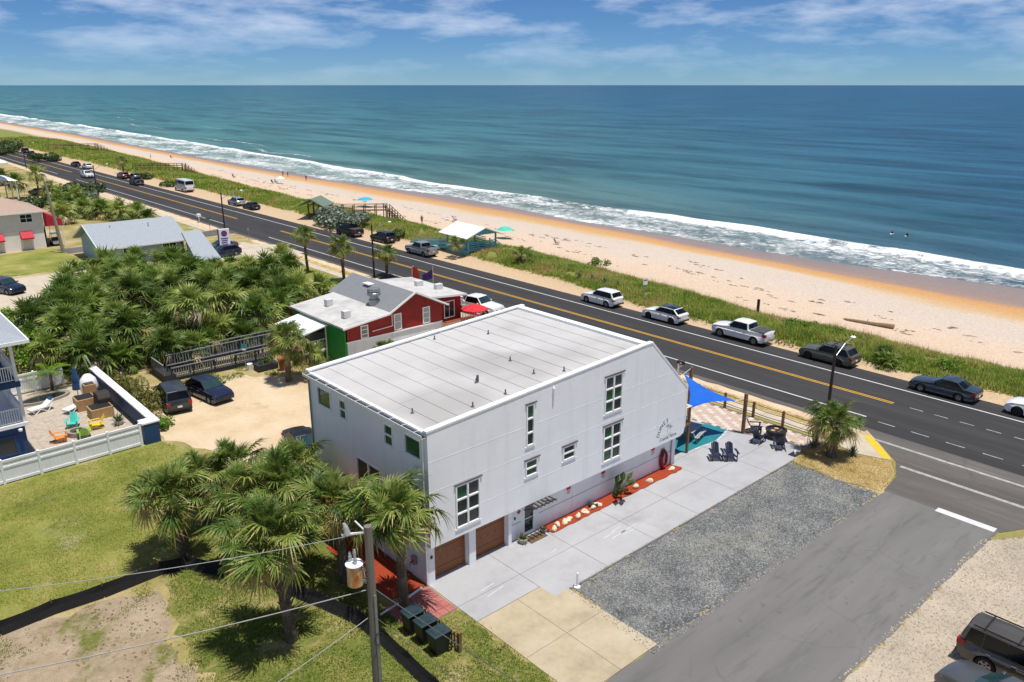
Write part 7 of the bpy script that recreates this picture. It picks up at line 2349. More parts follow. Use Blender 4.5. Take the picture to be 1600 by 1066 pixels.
MB().bar(out(0.1, 7.75), out(0.95, 7.62), 0.07).build('cutout_arm', m_trim, up)
MB().tube([out(0.75, 7.65), out(0.8, 7.95), out(0.85, 8.1)], [0.13, 0.09, 0.05], 10).build('insulator', pm('porcelain_grey', '#9aa0a6', '#b0b5ba', 4, 0.3), up)
MB().tube([out(0.15, 7.85), out(0.45, 8.2)], 0.03, 6).build('cutout_fuse', m_trim, up)
t = NT('transformer_rusty')
g = t.coord('Object')
fz = t.noise(1.6, 5, 0.65, g, (1.2, 1.2, 0.35))
t.set(Base_Color=t.ramp(fz, [(0.40, lin('#c9cbc6')), (0.50, lin('#c79a5e')), (0.60, lin('#a1541d'))]), Roughness=0.6)
MB().lathe([(0.24, 0.0), (0.29, 0.04), (0.29, 0.82), (0.31, 0.84), (0.31, 0.88)], 20, out(0.58, 5.55)).build('transformer_tank', t.m, up, smooth=False)
MB().lathe([(0.33, 0.0), (0.33, 0.03), (0.0, 0.10)], 20, out(0.58, 6.435)).build('transformer_lid', m_trim, up)
for k, (d, s, h) in enumerate(((0.52, 0.1, 0.62), (0.74, -0.08, 0.42))):
    p = out(d, 6.48, s)
    MB().lathe([(0.07, 0), (0.075, 0.1), (0.06, 0.12), (0.07, 0.22), (0.05, 0.3), (0.055, h * 0.8), (0.03, h)], 10, p).build('bushing', MATS['porcelain_grey'], up)
for k in range(3):
    MB().tube([out(0.4 + 0.18 * k, 6.3, -0.3), out(0.4 + 0.18 * k, 6.28, -0.42), out(0.3, 5.6, -0.35)], 0.02, 6).build('lead', m_trim, up)
MB().bar(out(0.15, 5.75), out(0.32, 5.75), 0.12).bar(out(0.15, 6.2), out(0.32, 6.2), 0.12).build('bracket', m_greymetal, up)
MB().tube([(0.2 * math.cos(a) + 0.05, -0.24, 3.3 + 0.26 * math.sin(a)) for a in np.linspace(0, 6.28, 20)], 0.015, 6).build('cable_coil', m_dark, up)
MB().box(-0.05, 0.05, -0.22, -0.17, 0.5, 5.2).build('conduit', m_greymetal, up)


def wire(a, b, sag, label, r=0.014, m=None):
    a, b = Vector(a), Vector(b)
    pts = []
    for i in range(25):
        u = i / 24
        p = a.lerp(b, u)
        p.z -= sag * 4 * u * (1 - u)
        pts.append(p)
    o = MB().tube(pts, r, 5).build('power_wire', m or pm('wire_grey', '#8d8d8b', '#a3a3a0', 4, 0.5))
    tag(o, label, 'wire', 'overhead wires')


wire((12.4, 22.5, 7.62), (-0.14, 28.66, 7.60), 0.25, 'topmost overhead wire leaving the transformer pole')
wire((12.75, 22.2, 5.35), (-0.72, 27.28, 5.30), 0.2, 'middle overhead wire leaving the pole below the transformer', 0.02)
wire((12.75, 22.2, 4.15), (4.52, 20.88, 4.00), 0.15, 'lowest overhead wire running to the bottom edge', 0.016)
wire((13.0, 22.0, 5.35), (15.68, 14.19, 3.20), 0.1, 'service cable dropping right past the dark bins', 0.018, pm('wire_dark', '#4c4c4b', '#5c5c5b', 4, 0.5))
wire((13.0, 22.0, 4.1), (14.16, 15.79, 2.90), 0.05, 'thin lower cable dropping right from the pole', 0.012, MATS['wire_dark'])
fpole = thing('leaning_pole', 'pale leaning utility pole before the red canopy', 'utility pole', (27.4, 127.2, 0))
MB().tube([(0, 0, 0), (-0.35, 0.1, 5), (-0.75, 0.2, 10.2)], [0.24, 0.2, 0.16], 10).build('pole', m_polewood_pale, fpole)
MB().bar((-1.4, -0.2, 9.7), (-0.1, 0.5, 9.7), 0.1, 0.12).build('cross_arm', m_polewood_pale, fpole)

# ------------------------------------------------------------------ silt fence, bins, small yard things
sf = thing('silt_fence', 'black silt fence winding round the edge of the lawn', 'fence', (11.0, 36.8, 0))
pts = [(-8, 37.4), (-4, 37.2), (0, 37.3), (2.9, 37.0), (5.0, 37.1), (7.1, 36.9), (9.7, 37.0), (11.0, 36.6), (12.0, 34.9), (13.4, 32.5), (14.4, 29.6), (15.1, 27.2), (15.2, 25.2), (15.15, 23.4), (15.1, 21.4), (15.0, 18)]
m_silt = pm('silt_fabric', '#0a0a0b', '#121214', 6, 0.95)
for a, b in zip(pts[:-1], pts[1:]):
    A, B_ = Vector((a[0], a[1], 0)), Vector((b[0], b[1], 0))
    d = (B_ - A).normalized()
    nrm = Vector((-d.y, d.x, 0))
    q = MB()
    vs = []
    for u in np.linspace(0, 1, 5):
        p = A.lerp(B_, u)
        bulge = 0.10 * math.sin(math.pi * u)
        vs += [p - nrm * 0.28, p - nrm * (0.05 + bulge * 0.6) + Vector((0, 0, 0.3)), p + nrm * 0.0 + Vector((0, 0, 0.62 - bulge * 0.5))]
    q.add(vs, [(3 * i + j, 3 * i + 3 + j, 3 * i + 4 + j, 3 * i + 1 + j) for i in range(4) for j in range(2)])
    o = q.build('fabric_panel', m_silt, sf, world=True)
    sd = o.modifiers.new('solid', 'SOLIDIFY')
    sd.thickness = 0.012
    MB().bar((a[0], a[1], 0), (a[0] + 0.02, a[1], 0.72), 0.045).build('stake', m_wood, sf, world=True)


def bin_(loc, rz, label):
    b = thing('wheelie_bin', label, 'bin', loc, rz, 'dark bins beside the picket fence')
    MB().add([(-0.27, -0.32, 0.05), (0.27, -0.32, 0.05), (0.27, 0.3, 0.05), (-0.27, 0.3, 0.05), (-0.34, -0.42, 1.0), (0.34, -0.42, 1.0), (0.34, 0.4, 1.0), (-0.34, 0.4, 1.0)], [(0, 3, 2, 1), (4, 5, 6, 7), (0, 1, 5, 4), (1, 2, 6, 5), (2, 3, 7, 6), (3, 0, 4, 7)]).build('body', pm('bin_plastic', '#10181a', '#1b2629', 5, 0.5), b, bevel=0.02)
    MB().box(-0.36, 0.36, -0.46, 0.42, 1.0, 1.06).build('lid', pm('bin_lid', '#22333a', '#2e414a', 3, 0.35), b, bevel=0.03)
    MB().box(-0.2, 0.2, -0.3, 0.2, 1.061, 1.085).build('lid_panel', MATS['bin_lid'], b, bevel=0.01)
    MB().tube([(-0.3, 0.46, 0.98), (0.3, 0.46, 0.98)], 0.02, 6).build('handle', MATS['bin_plastic'], b)
    for s in (-1, 1):
        inst('wheel', WHEELS[(0.32,)][0], b, (s * 0.3, 0.34, 0.11), (0, 0, 0), (0.3, 0.35, 0.35))


bin_((16.55, 25.0, 0), R(-90), 'dark bin nearest the brick path')
bin_((16.6, 24.1, 0), R(-90), 'middle dark bin with a bluish lid')
bin_((16.6, 23.15, 0), R(-90), 'dark bin at the street end with a raised lid panel')
pk = thing('picket_fence', 'low brown picket fence beside the dark bins', 'fence', (17.2, 22.6, 0))
for i in range(15):
    MB().box(-0.015, 0.015, i * 0.21, i * 0.21 + 0.09, 0.05, 0.85).build('picket', m_wood, pk)
MB().box(0.016, 0.05, 0, 3.05, 0.25, 0.32).box(0.016, 0.05, 0, 3.05, 0.62, 0.69).build('rail', m_wood, pk)
MB().box(-0.08, 0.08, -0.16, 0.0, 0, 1.0).build('post', m_wood, pk, bevel=0.01)
bk = thing('barrel_pipe', 'white pipe lying across the brick path edge', 'pipe', (16.4, 26.6, 0.09))
MB().tube([(-0.4, 0.2, 0), (1.2, 0.4, 0), (2.2, 0.62, 0)], 0.055, 8).build('pipe', m_trim, bk)
spg = thing('wall_spigot', 'grey spigot box on the side wall near the garage corner', 'spigot', (18.9, 28.2, 1.0))
MB().box(-0.1, 0.05, -0.15, 0.15, -0.2, 0.25).build('box', m_greymetal, spg, bevel=0.02)
MB().tube([(-0.1, 0, 0), (-0.25, 0, -0.05), (-0.25, 0, -0.2)], 0.03, 6).build('tap', m_dark, spg)

# ------------------------------------------------------------------ patio of the white house
pav = tag(MB().slab([(45.0, 29.35), (45.3, 27.45), (46.25, 25.6), (46.65, 23.05), (48.55, 22.6), (48.6, 33.0), (45.0, 33.0)], -0.05, 0.025).build('paver_patio', MATS['joint_dark']), kind='structure')
m_pv = [pm('paver_pink', al('#cfb2a1'), al('#d8bfb0'), 6, 0.9, co='World'), pm('paver_cream', al('#e0d3c3'), al('#e9dfd2'), 6, 0.9, co='World'), pm('paver_buff', al('#cdb9a5'), al('#d8c7b5'), 6, 0.9, co='World')]
PP = [(45.0, 29.35), (45.3, 27.45), (46.25, 25.6), (46.65, 23.05), (48.55, 22.6), (48.6, 33.0), (45.0, 33.0)]
pme = [MB().box(-0.215, 0.215, -0.18, 0.18, 0, 0.045).mesh('paver', m) for m in m_pv]
cnt = 0
for i in range(9):
    for j in range(30):
        x, y = 45.2 + i * 0.44, 22.8 + j * 0.37
        x += 0.22 * (j % 2)
        if in_poly(x, y, PP) and in_poly(x + 0.2, y + 0.16, PP) and in_poly(x - 0.2, y - 0.16, PP) and cnt < 300:
            cnt += 1
            inst('paver', pme[0 if (i + j // 2) % 2 else rnd.choice((1, 1, 2))], pav, (x, y, 0.0 + 0.006 * rnd.random()))
# painted wave on the patio floor
m_mural = pm('mural_teal', al('#16808c'), al('#1f8f96'), 0.8, 0.6, co='World', c3=al('#12689a'))
curve = [(40.2, 27.75), (41.0, 27.75), (41.7, 27.7), (42.5, 27.6), (43.3, 27.55), (44.2, 27.75), (45.2, 28.05), (45.9, 28.25)]
tag(MB().slab(curve + [(45.0, 29.6), (43.6, 31.4), (42.0, 33.0), (39.0, 33.0), (38.6, 29.5), (39.4, 28.4)], 0.036, 0.0405).build('floor_mural', m_mural), kind='structure')
for (a, b) in zip(curve[1:-1], curve[2:]):
    tag(MB().cbox(((a[0] + b[0]) / 2, (a[1] + b[1]) / 2 - 0.08, 0.0395), (math.dist(a, b) * 0.8, 0.11, 0.006), math.atan2(b[1] - a[1], b[0] - a[0])).build('mural_foam', pm('mural_white', al('#d9e6e6'), al('#cfdada'), 3, 0.7)), kind='structure')
# rope-and-post fence
fe = thing('rope_fence', 'post and rope fence between the patio and the sidewalk', 'fence', (48.75, 23.5, 0))
fy = [23.4, 25.75, 28.1, 30.5, 32.9, 35.3, 37.7]
for y in fy:
    MB().box(48.66, 48.82, y - 0.08, y + 0.08, 0, 1.2).build('post', m_wood, fe, world=True, bevel=0.012)
for z in (0.4, 0.75, 1.08):
    for a, b in zip(fy[:-1], fy[1:]):
        MB().tube([(48.74, a + (b - a) * u, z - 0.22 * u * (1 - u)) for u in np.linspace(0, 1, 9)], 0.022, 6).build('rope', pm('rope_brown', '#4c3a28', '#5f4b36', 9, 0.9), fe, world=True)
pp = thing('shade_post', 'tall wooden post holding the sail corner on the patio', 'post', (45.7, 27.0, 0))
MB().box(-0.1, 0.1, -0.1, 0.1, 0, 2.95).build('post', m_wood, pp, bevel=0.015)
MB().box(-0.11, 0.11, -0.11, 0.11, 2.55, 2.62).build('strap', m_greymetal, pp)
pp = thing('shade_post', 'wooden post at the road end of the sail, half hidden by the house slope', 'post', (46.6, 32.2, 0))
MB().box(-0.1, 0.1, -0.1, 0.1, 0, 3.3).build('post', m_wood, pp, bevel=0.015)
pp = thing('corner_post', 'short wooden post on the corner island by the palm', 'post', (47.9, 22.75, 0))
MB().box(-0.09, 0.09, -0.09, 0.09, 0, 1.15).build('post', m_wood, pp, bevel=0.012)
MB().lathe([(0.3, 0), (0.24, 0.12), (0, 0.14)], 10).build('footing', m_redbrick, pp)
# blue shade sail, thin woven cloth with curved edges
t = NT('sail_cloth_blue')
col = t.ramp(t.noise(1.2, 3, 0.5, t.coord('Object')), [(0.3, lin('#0f5fd0')), (0.7, lin('#1a70e0'))])
t.set(Base_Color=col, Roughness=0.7)
tr = t.n('ShaderNodeBsdfTranslucent')
t.l(col, tr.inputs['Color'])
ms = t.n('ShaderNodeMixShader')
ms.inputs['Fac'].default_value = 0.3
t.l(t.b.outputs['BSDF'], ms.inputs[1])
t.l(tr.outputs['BSDF'], ms.inputs[2])
t.l(ms.outputs['Shader'], t.out.inputs['Surface'])
sa = thing('shade_sail', 'bright blue shade sail stretched over the patio', 'shade sail', (43.5, 29.0, 0))
A, B_, C_ = Vector((44.9, 27.3, 2.55)), Vector((45.4, 32.0, 3.1)), Vector((40.4, 28.0, 2.95))
n4 = 14
vs, fs, idx = [], [], {}
for i in range(n4 + 1):
    for j in range(n4 + 1 - i):
        u, w = i / n4, j / n4
        k = 1 - u - w
        pull = 1 - 0.9 * (u * w + w * k + u * k) * 0
        p = A * u + B_ * w + C_ * k
        cen = (A + B_ + C_) / 3
        edge = min(u, w, k)
        e_in = 4 * (u * w * (1 - k) + w * k * (1 - u) + u * k * (1 - w)) / 2
        p = p.lerp(cen, 0.26 * max(0.0, (1 - 3 * edge)) * min(1.0, e_in * 2.0))
        p.z -= 0.35 * 27 * u * w * k * 0.5
        idx[(i, j)] = len(vs)
        vs.append(p)
for i in range(n4):
    for j in range(n4 - i):
        fs.append((idx[(i, j)], idx[(i + 1, j)], idx[(i, j + 1)]))
        if j < n4 - i - 1:
            fs.append((idx[(i + 1, j)], idx[(i + 1, j + 1)], idx[(i, j + 1)]))
MB().add(vs, fs).build('cloth', t.m, sa, world=True, smooth=True)
MB().tube([A, (45.7, 27.05, 2.6)], 0.015, 5).tube([B_, (46.55, 32.2, 3.2)], 0.015, 5).tube([C_, (40.25, 27.7, 3.0)], 0.015, 5).build('rope', m_trim, sa, world=True)
m_plnavy = pm('plastic_navy', '#0e1a33', '#15233f', 4, 0.45)
adirondack((40.85, 25.85, 0.04), R(-42), m_plnavy, 'left of two dark navy chairs side by side on the drive', 'navy garden chairs')
adirondack((41.5, 25.2, 0.04), R(-40), m_plnavy, 'right of two dark navy chairs side by side on the drive', 'navy garden chairs')
adirondack((46.5, 26.5, 0.04), R(40), m_plnavy, 'navy chair behind the fire table, nearest the tall post', 'navy garden chairs')
adirondack((45.3, 25.5, 0.04), R(95), m_plnavy, 'navy chair left of the fire table', 'navy garden chairs')
adirondack((45.5, 24.1, 0.04), R(132), m_plnavy, 'navy chair in front of the fire table', 'navy garden chairs')
for a_ in (c_ for c_ in COL.objects if c_.get('group') == 'navy garden chairs'):
    a_.scale = (1.02, 1.02, 1.02)
ft = thing('fire_table', 'round black fire table with two cups on the patio', 'table', (46.75, 25.1, 0.04))
MB().lathe([(0.55, 0), (0.66, 0.05), (0.66, 0.5), (0.72, 0.54), (0.72, 0.6), (0.6, 0.6), (0.6, 0.52), (0.0, 0.52)], 22).build('drum', m_dark, ft)
for (a, b) in ((-0.25, 0.1), (0.22, 0.12)):
    MB().lathe([(0.13, 0.522), (0.16, 0.56), (0.1, 0.56), (0.0, 0.54)], 12, (a, b, 0)).build('cup_ring', m_tan, ft)
MB().tube([(-0.3, -0.25, 0.55), (0, -0.3, 0.56), (0.3, -0.22, 0.55)], 0.04, 6).build('log', m_wood, ft)


def picnic(loc, rz, label):
    t_ = thing('picnic_table', label, 'picnic table', loc, rz)
    m = pm('picnic_grey', '#8a8f8c', '#a2a7a3', 4, 0.8)
    for i in range(5):
        MB().box(-0.9, 0.9, -0.38 + i * 0.155, -0.24 + i * 0.155, 0.72, 0.76).build('top_board', m, t_)
    for s in (-1, 1):
        for k in range(2):
            MB().box(-0.9, 0.9, s * 0.62 - 0.13 + k * 0.14, s * 0.62 - 0.01 + k * 0.14, 0.42, 0.46).build('bench_board', m, t_)
        MB().bar((s * 0.6, -0.65, 0.0), (s * 0.6, -0.25, 0.72), 0.09, 0.05).bar((s * 0.6, 0.65, 0.0), (s * 0.6, 0.25, 0.72), 0.09, 0.05).bar((s * 0.6, -0.78, 0.4), (s * 0.6, 0.78, 0.4), 0.09, 0.05).build('trestle', m, t_)


picnic((42.4, 28.9, 0.045), R(15), 'grey picnic table half under the blue sail')
picnic((40.2, 30.8, 0.045), R(15), 'grey picnic table against the house under the deck')
bm_ = thing('paver_base', 'small dark base plate with a white stub at the drive corner', 'base plate', (45.3, 22.85, 0.035))
MB().box(-0.4, 0.4, -0.25, 0.25, 0, 0.04).build('plate', m_dark, bm_)
MB().lathe([(0.08, 0.04), (0.07, 0.22), (0, 0.24)], 10).build('stub', m_trim, bm_)
mb_ = thing('mailbox', 'black mailbox on a white post by the coast road', 'mailbox', (52.1, 37.3, 0))
MB().box(-0.05, 0.05, -0.05, 0.05, 0, 0.95).bar((0, 0, 0.55), (0, -0.35, 0.85), 0.06).build('post', m_trim, mb_)
MB().prism([(-0.12, 0.95), (0.12, 0.95), (0.12, 1.1), (0.07, 1.2), (-0.07, 1.2), (-0.12, 1.1)], lambda a, z: (a, -0.55, z), lambda a, z: (a, 0.1, z)).build('box', m_dark, mb_)
MB().box(-0.13, -0.122, -0.35, -0.2, 1.0, 1.1).build('number_plate', m_trim, mb_)
mb_ = thing('mailbox', 'white mailbox beside the road past the clinic', 'mailbox', (52.3, 140.5, 0))
MB().box(-0.06, 0.06, -0.06, 0.06, 0, 1.0).build('post', m_trim, mb_)
MB().box(-0.3, 0.3, -0.4, 0.4, 1.0, 1.5).build('box', m_trim, mb_, bevel=0.06)


def post_sign(loc, h, w, hh, mat, label, face=0.0):
    s = thing('road_sign', label, 'sign', loc, face)
    MB().tube([(0, 0, -0.3), (0, 0, h)], 0.035, 6).build('post', m_greymetal, s)
    MB().box(-w / 2, w / 2, -0.05, -0.035, h - hh, h).build('plate', mat, s)
    MB().box(-w / 2 + 0.06, w / 2 - 0.06, -0.056, -0.051, h - hh * 0.4, h - hh * 0.25).build('text_line', MATS['sign_red'], s)


post_sign((66.3, 52.5, 0.1), 3.2, 0.6, 0.75, m_vinyl, 'white road sign between the two white cars on the dune edge', R(-10))
post_sign((51.4, 118.4, 0.0), 2.0, 0.3, 0.4, m_greymetal, 'small sign on the verge right of the clinic lamp', R(-10))
post_sign((49.5, 128.8, 0.0), 2.6, 0.9, 0.35, pm('sign_green', '#1f7a4a', '#2b8656', 3, 0.5), 'green street name sign behind the clinic sign', R(-10))
hy = thing('fire_hydrant', 'yellow fire hydrant on the verge behind the clinic', 'hydrant', (45.4, 131.2, 0))
MB().lathe([(0.2, 0), (0.2, 0.08), (0.13, 0.1), (0.13, 0.6), (0.18, 0.62), (0.15, 0.75), (0.0, 0.85)], 12).build('barrel', m_yellow_curb, hy)
MB().tube([(-0.24, 0, 0.45), (0.24, 0, 0.45)], 0.07, 8).build('nozzle', m_yellow_curb, hy)

# ------------------------------------------------------------------ dune crossovers and the turquoise hut
hut = thing('beach_hut', 'turquoise beach lookout with a white gable roof and stairs', 'hut', (71.0, 89.0, 0), R(-4))
HZ = 0.9
MB().box(-2.0, 3.2, -3.2, 2.4, HZ - 0.15, HZ).build('floor', m_turq, hut)
for (x, y) in ((-1.8, -3.0), (3.0, -3.0), (-1.8, 2.2), (3.0, 2.2)):
    MB().box(x - 0.1, x + 0.1, y - 0.1, y + 0.1, -2.2, 3.0).build('post', m_turq, hut)
prism_roof_pts = [(-2.7, 2.75), (0.6, 4.0), (3.9, 2.75)]
q = MB()
q.prism(prism_roof_pts + [(a, z - 0.12) for a, z in reversed(prism_roof_pts)], lambda a, z: (a, -3.9, z), lambda a, z: (a, 3.2, z)).build('roof', m_tin, hut)
for y in (-3.0, 2.2):
    MB().prism([(-1.9, 2.85), (0.6, 3.8), (3.1, 2.85)], lambda a, z: (a, y - 0.04, z), lambda a, z: (a, y + 0.04, z)).build('gable_board', m_turq, hut)
for z in (0.15, 0.45, 0.75, 1.0):
    MB().box(-1.7, 2.9, -3.06, -2.98, HZ + z - 0.05, HZ + z + 0.05).build('rail', m_turq, hut)
    MB().box(-1.86, -1.78, -2.9, 0.5, HZ + z - 0.05, HZ + z + 0.05).build('rail', m_turq, hut)
    MB().box(2.98, 3.06, -0.6, 2.1, HZ + z - 0.05, HZ + z + 0.05).build('rail', m_turq, hut)
for x in (0.0, 1.2, 2.2):
    MB().box(x - 0.05, x + 0.05, -3.05, -2.96, HZ, HZ + 1.05).build('rail_post', m_turq, hut)
MB().box(-2.1, -2.0, -3.1, 6.5, -0.4, 0.9).build('skirt', m_turq, hut)
MB().add([(-4.6, 6.6, 0.3), (-4.6, 8.0, 0.3), (-1.8, 2.2, HZ), (-1.8, 0.8, HZ), (-4.6, 6.6, 0.15), (-4.6, 8.0, 0.15), (-1.8, 2.2, HZ - 0.15), (-1.8, 0.8, HZ - 0.15)], [(0, 1, 2, 3), (7, 6, 5, 4), (0, 4, 5, 1), (1, 5, 6, 2), (2, 6, 7, 3), (3, 7, 4, 0)]).build('entry_ramp', m_turq, hut)
for off in (0.0, 1.4):
    MB().bar((-4.6, 6.6 + off, 1.3), (-1.8, 0.8 + off, HZ + 1.0), 0.08).bar((-4.6, 6.6 + off, 0.8), (-1.8, 0.8 + off, HZ + 0.5), 0.08, 0.3).build('ramp_rail', m_turq, hut)
for i in range(9):
    MB().box(3.2 + i * 0.42, 3.62 + i * 0.42, -2.9, -1.4, HZ - 0.3 - i * 0.33, HZ - 0.22 - i * 0.33).build('step', m_turq, hut)
for y in (-2.9, -1.4):
    MB().bar((3.1, y, HZ + 0.95), (6.9, y, HZ - 2.05), 0.09).bar((3.1, y, HZ + 0.45), (6.9, y, HZ - 2.55), 0.07).bar((3.1, y, HZ - 0.2), (6.9, y, HZ - 3.2), 0.09, 0.25).build('stair_rail', m_turq, hut)
    for u in (0.0, 0.33, 0.66, 1.0):
        MB().box(3.1 + 3.8 * u - 0.05, 3.1 + 3.8 * u + 0.05, y - 0.05, y + 0.05, HZ - 3.6 * u - 1.2, HZ + 0.95 - 3.0 * u).build('stair_post', m_turq, hut)
m_boardwalk = pm('boardwalk_timber', '#5d4936', '#7a6148', 3, 0.85, 0.3, 18)


def boardwalk(p, q_, z, e, ze, label, n=14):
    """raised walk from p to q then stairs down to e"""
    b = thing('boardwalk', label, 'boardwalk', (p[0], p[1], 0))
    P, Q, E2 = Vector((p[0], p[1], z)), Vector((q_[0], q_[1], z + 0.2)), Vector((e[0], e[1], ze))
    for (A, B2, k) in ((P, Q, n), (Q, E2, 8)):
        d = (B2 - A)
        s = Vector((-d.y, d.x, 0)).normalized() * 0.75
        for i in range(k):
            a, c = A.lerp(B2, i / k + 0.004), A.lerp(B2, (i + 1) / k - 0.004)
            c.z = a.z if k == 8 else c.z
            MB().add([a - s, c - s, c + s, a + s, a - s - Vector((0, 0, .08)), c - s - Vector((0, 0, .08)), c + s - Vector((0, 0, .08)), a + s - Vector((0, 0, .08))], [(0, 1, 2, 3), (7, 6, 5, 4), (0, 4, 5, 1), (1, 5, 6, 2), (2, 6, 7, 3), (3, 7, 4, 0)]).build('plank' if k != 8 else 'step', m_boardwalk, b, world=True)
        for sg_ in (-1, 1):
            up_ = Vector((0, 0, 1.0))
            MB().bar(A + s * sg_ + up_, B2 + s * sg_ + up_, 0.10, 0.07).bar(A + s * sg_ + up_ * 0.5, B2 + s * sg_ + up_ * 0.5, 0.07, 0.10).build('handrail', m_boardwalk, b, world=True)
            m_ = 6
            for i in range(m_ + 1):
                c = A.lerp(B2, i / m_) + s * sg_
                MB().box(c.x - 0.06, c.x + 0.06, c.y - 0.06, c.y + 0.06, c.z - 1.8, c.z + 1.02).build('post', m_boardwalk, b, world=True)
    return b


bw = boardwalk((70.6, 130.6), (79.5, 122.6), 1.35, (83.5, 123.6), -1.7, 'brown timber boardwalk with stairs beside the small shelter')
boardwalk((71.5, 235), (81.0, 224), 1.5, (86, 226), -1.9, 'brown boardwalk behind the parked shuttle bus')
boardwalk((72.0, 330), (86.0, 322), 1.6, (93, 326), -1.9, 'farthest brown boardwalk above the silver car')
sh = thing('shelter', 'small timber shelter with a green gable roof at the boardwalk start', 'shelter', (70.0, 131.0, 0.1), R(40))
for (x, y) in ((-1.2, -1.0), (1.2, -1.0), (-1.2, 1.0), (1.2, 1.0)):
    MB().box(x - 0.1, x + 0.1, y - 0.1, y + 0.1, -0.3, 2.6).build('post', m_boardwalk, sh)
q = MB()
rp_ = [(-2.5, 2.35), (0, 3.7), (2.5, 2.35)]
q.prism(rp_ + [(a, z - 0.14) for a, z in reversed(rp_)], lambda a, z: (-2.6, a, z), lambda a, z: (2.6, a, z)).build('roof', pm('roof_green', '#5e6f62', '#6f8073', 3, 0.7), sh)
for s in (-1, 1):
    MB().bar((s * 1.2, -1.0, 2.0), (s * 1.2, 0, 2.9), 0.09).bar((s * 1.2, 1.0, 2.0), (s * 1.2, 0, 2.9), 0.09).bar((s * 1.2, -1.2, 2.5), (s * 1.2, 1.2, 2.5), 0.12).build('brace', m_boardwalk, sh)

# ------------------------------------------------------------------ beach: umbrella, chairs, driftwood, wrack, people
def zb(x, y):
    return float(beach_height(np.array([x]), np.array([y]))[0][0])


def beach_umbrella(x, y, r, col, label, h=2.1):
    u = thing('beach_umbrella', label, 'beach umbrella', (x, y, zb(x, y)))
    MB().tube([(0, 0, -0.2), (0, 0, h)], 0.03, 6).build('pole', m_trim, u)
    n_ = 8
    vs = [(0, 0, h + 0.1)] + [(r * 0.6 * math.cos(2 * math.pi * k / n_), r * 0.6 * math.sin(2 * math.pi * k / n_), h - 0.12) for k in range(n_)] + [(r * math.cos(2 * math.pi * k / n_), r * math.sin(2 * math.pi * k / n_), h - 0.5) for k in range(n_)]
    MB().add(vs, [(0, k + 1, (k + 1) % n_ + 1) for k in range(n_)] + [(k + 1, k + 1 + n_, (k + 1) % n_ + 1 + n_, (k + 1) % n_ + 1) for k in range(n_)]).build('canopy', col, u)


beach_umbrella(91.4, 149.0, 1.75, pm('umbrella_blue', '#1e9fc4', '#2fb0d2', 3, 0.8), 'bright blue umbrella on the sand past the boardwalk', 2.0)
beach_umbrella(88.6, 100.5, 1.5, pm('umbrella_aqua', '#3fb8a3', '#55c7b4', 3, 0.8), 'aqua umbrella on the sand behind the turquoise hut', 2.0)
beach_umbrella(98.8, 203.5, 1.2, pm('umbrella_white', '#d8dcd8', '#e6e9e6', 3, 0.8), 'pale umbrella over the group of beach chairs', 1.9)


def beach_chair(x, y, rz, mat, label):
    c = thing('beach_chair', label, 'chair', (x, y, zb(x, y)), rz, 'folding chairs on the sand')
    MB().add([(-0.3, -0.4, 0.3), (0.3, -0.4, 0.3), (0.3, 0.2, 0.25), (-0.3, 0.2, 0.25), (0.3, 0.55, 0.95), (-0.3, 0.55, 0.95)], [(0, 1, 2, 3), (3, 2, 4, 5)]).build('fabric', mat, c).modifiers.new('solid', 'SOLIDIFY').thickness = 0.03
    for s in (-0.3, 0.3):
        MB().tube([(s, -0.4, 0.3), (s, 0.3, 0.0)], 0.02, 5).tube([(s, 0.2, 0.25), (s, -0.3, 0.0)], 0.02, 5).tube([(s, -0.35, 0.5), (s, 0.4, 0.55)], 0.02, 5).build('frame', m_greymetal, c)


beach_chair(94.6, 124.5, 0.8, m_vinyl, 'white beach chair on the open sand')
beach_chair(95.6, 123.3, 0.8, m_navy, 'navy beach chair on the open sand')
beach_chair(97.2, 204.8, 0.5, m_dark, 'dark beach chair under the pale umbrella')
beach_chair(98.6, 205.6, 0.7, m_dark, 'dark beach chair behind the pale umbrella')
beach_chair(94.4, 223.2, 0.6, m_dark, 'lone dark beach chair far up the sand')
beach_chair(107.5, 308.6, 0.4, m_redwall, 'red beach chair far away near the wet sand')
beach_chair(92.5, 92.0, 0.4, m_wood, 'brown beach chair on sand right of the hut')
lg = thing('driftwood_log', 'long grey driftwood log lying on the sand', 'log', (84.6, 36.0, zb(84.6, 36.0) + 0.12), R(0))
MB().tube([(-0.42, 2.6, 0.02), (-0.3, 1.2, 0.08), (0.05, -0.4, 0.05), (0.25, -1.6, 0.1), (0.42, -2.5, 0.08)], [0.13, 0.17, 0.2, 0.24, 0.3], 9).build('trunk', pm('driftwood', '#7d6a56', '#96826c', 4, 0.95, 0.6, 20), lg)
MB().tube([(0.05, 0.2, 0.1), (0.4, 0.35, 0.35)], [0.06, 0.03], 6).build('branch_stub', MATS['driftwood'], lg)
dp = thing('dune_post', 'short dark post standing in the dune grass', 'post', (76.0, 44.5, -0.3))
MB().box(-0.12, 0.12, -0.12, 0.12, -0.5, 1.1).build('post', m_rampdark, dp, bevel=0.02)
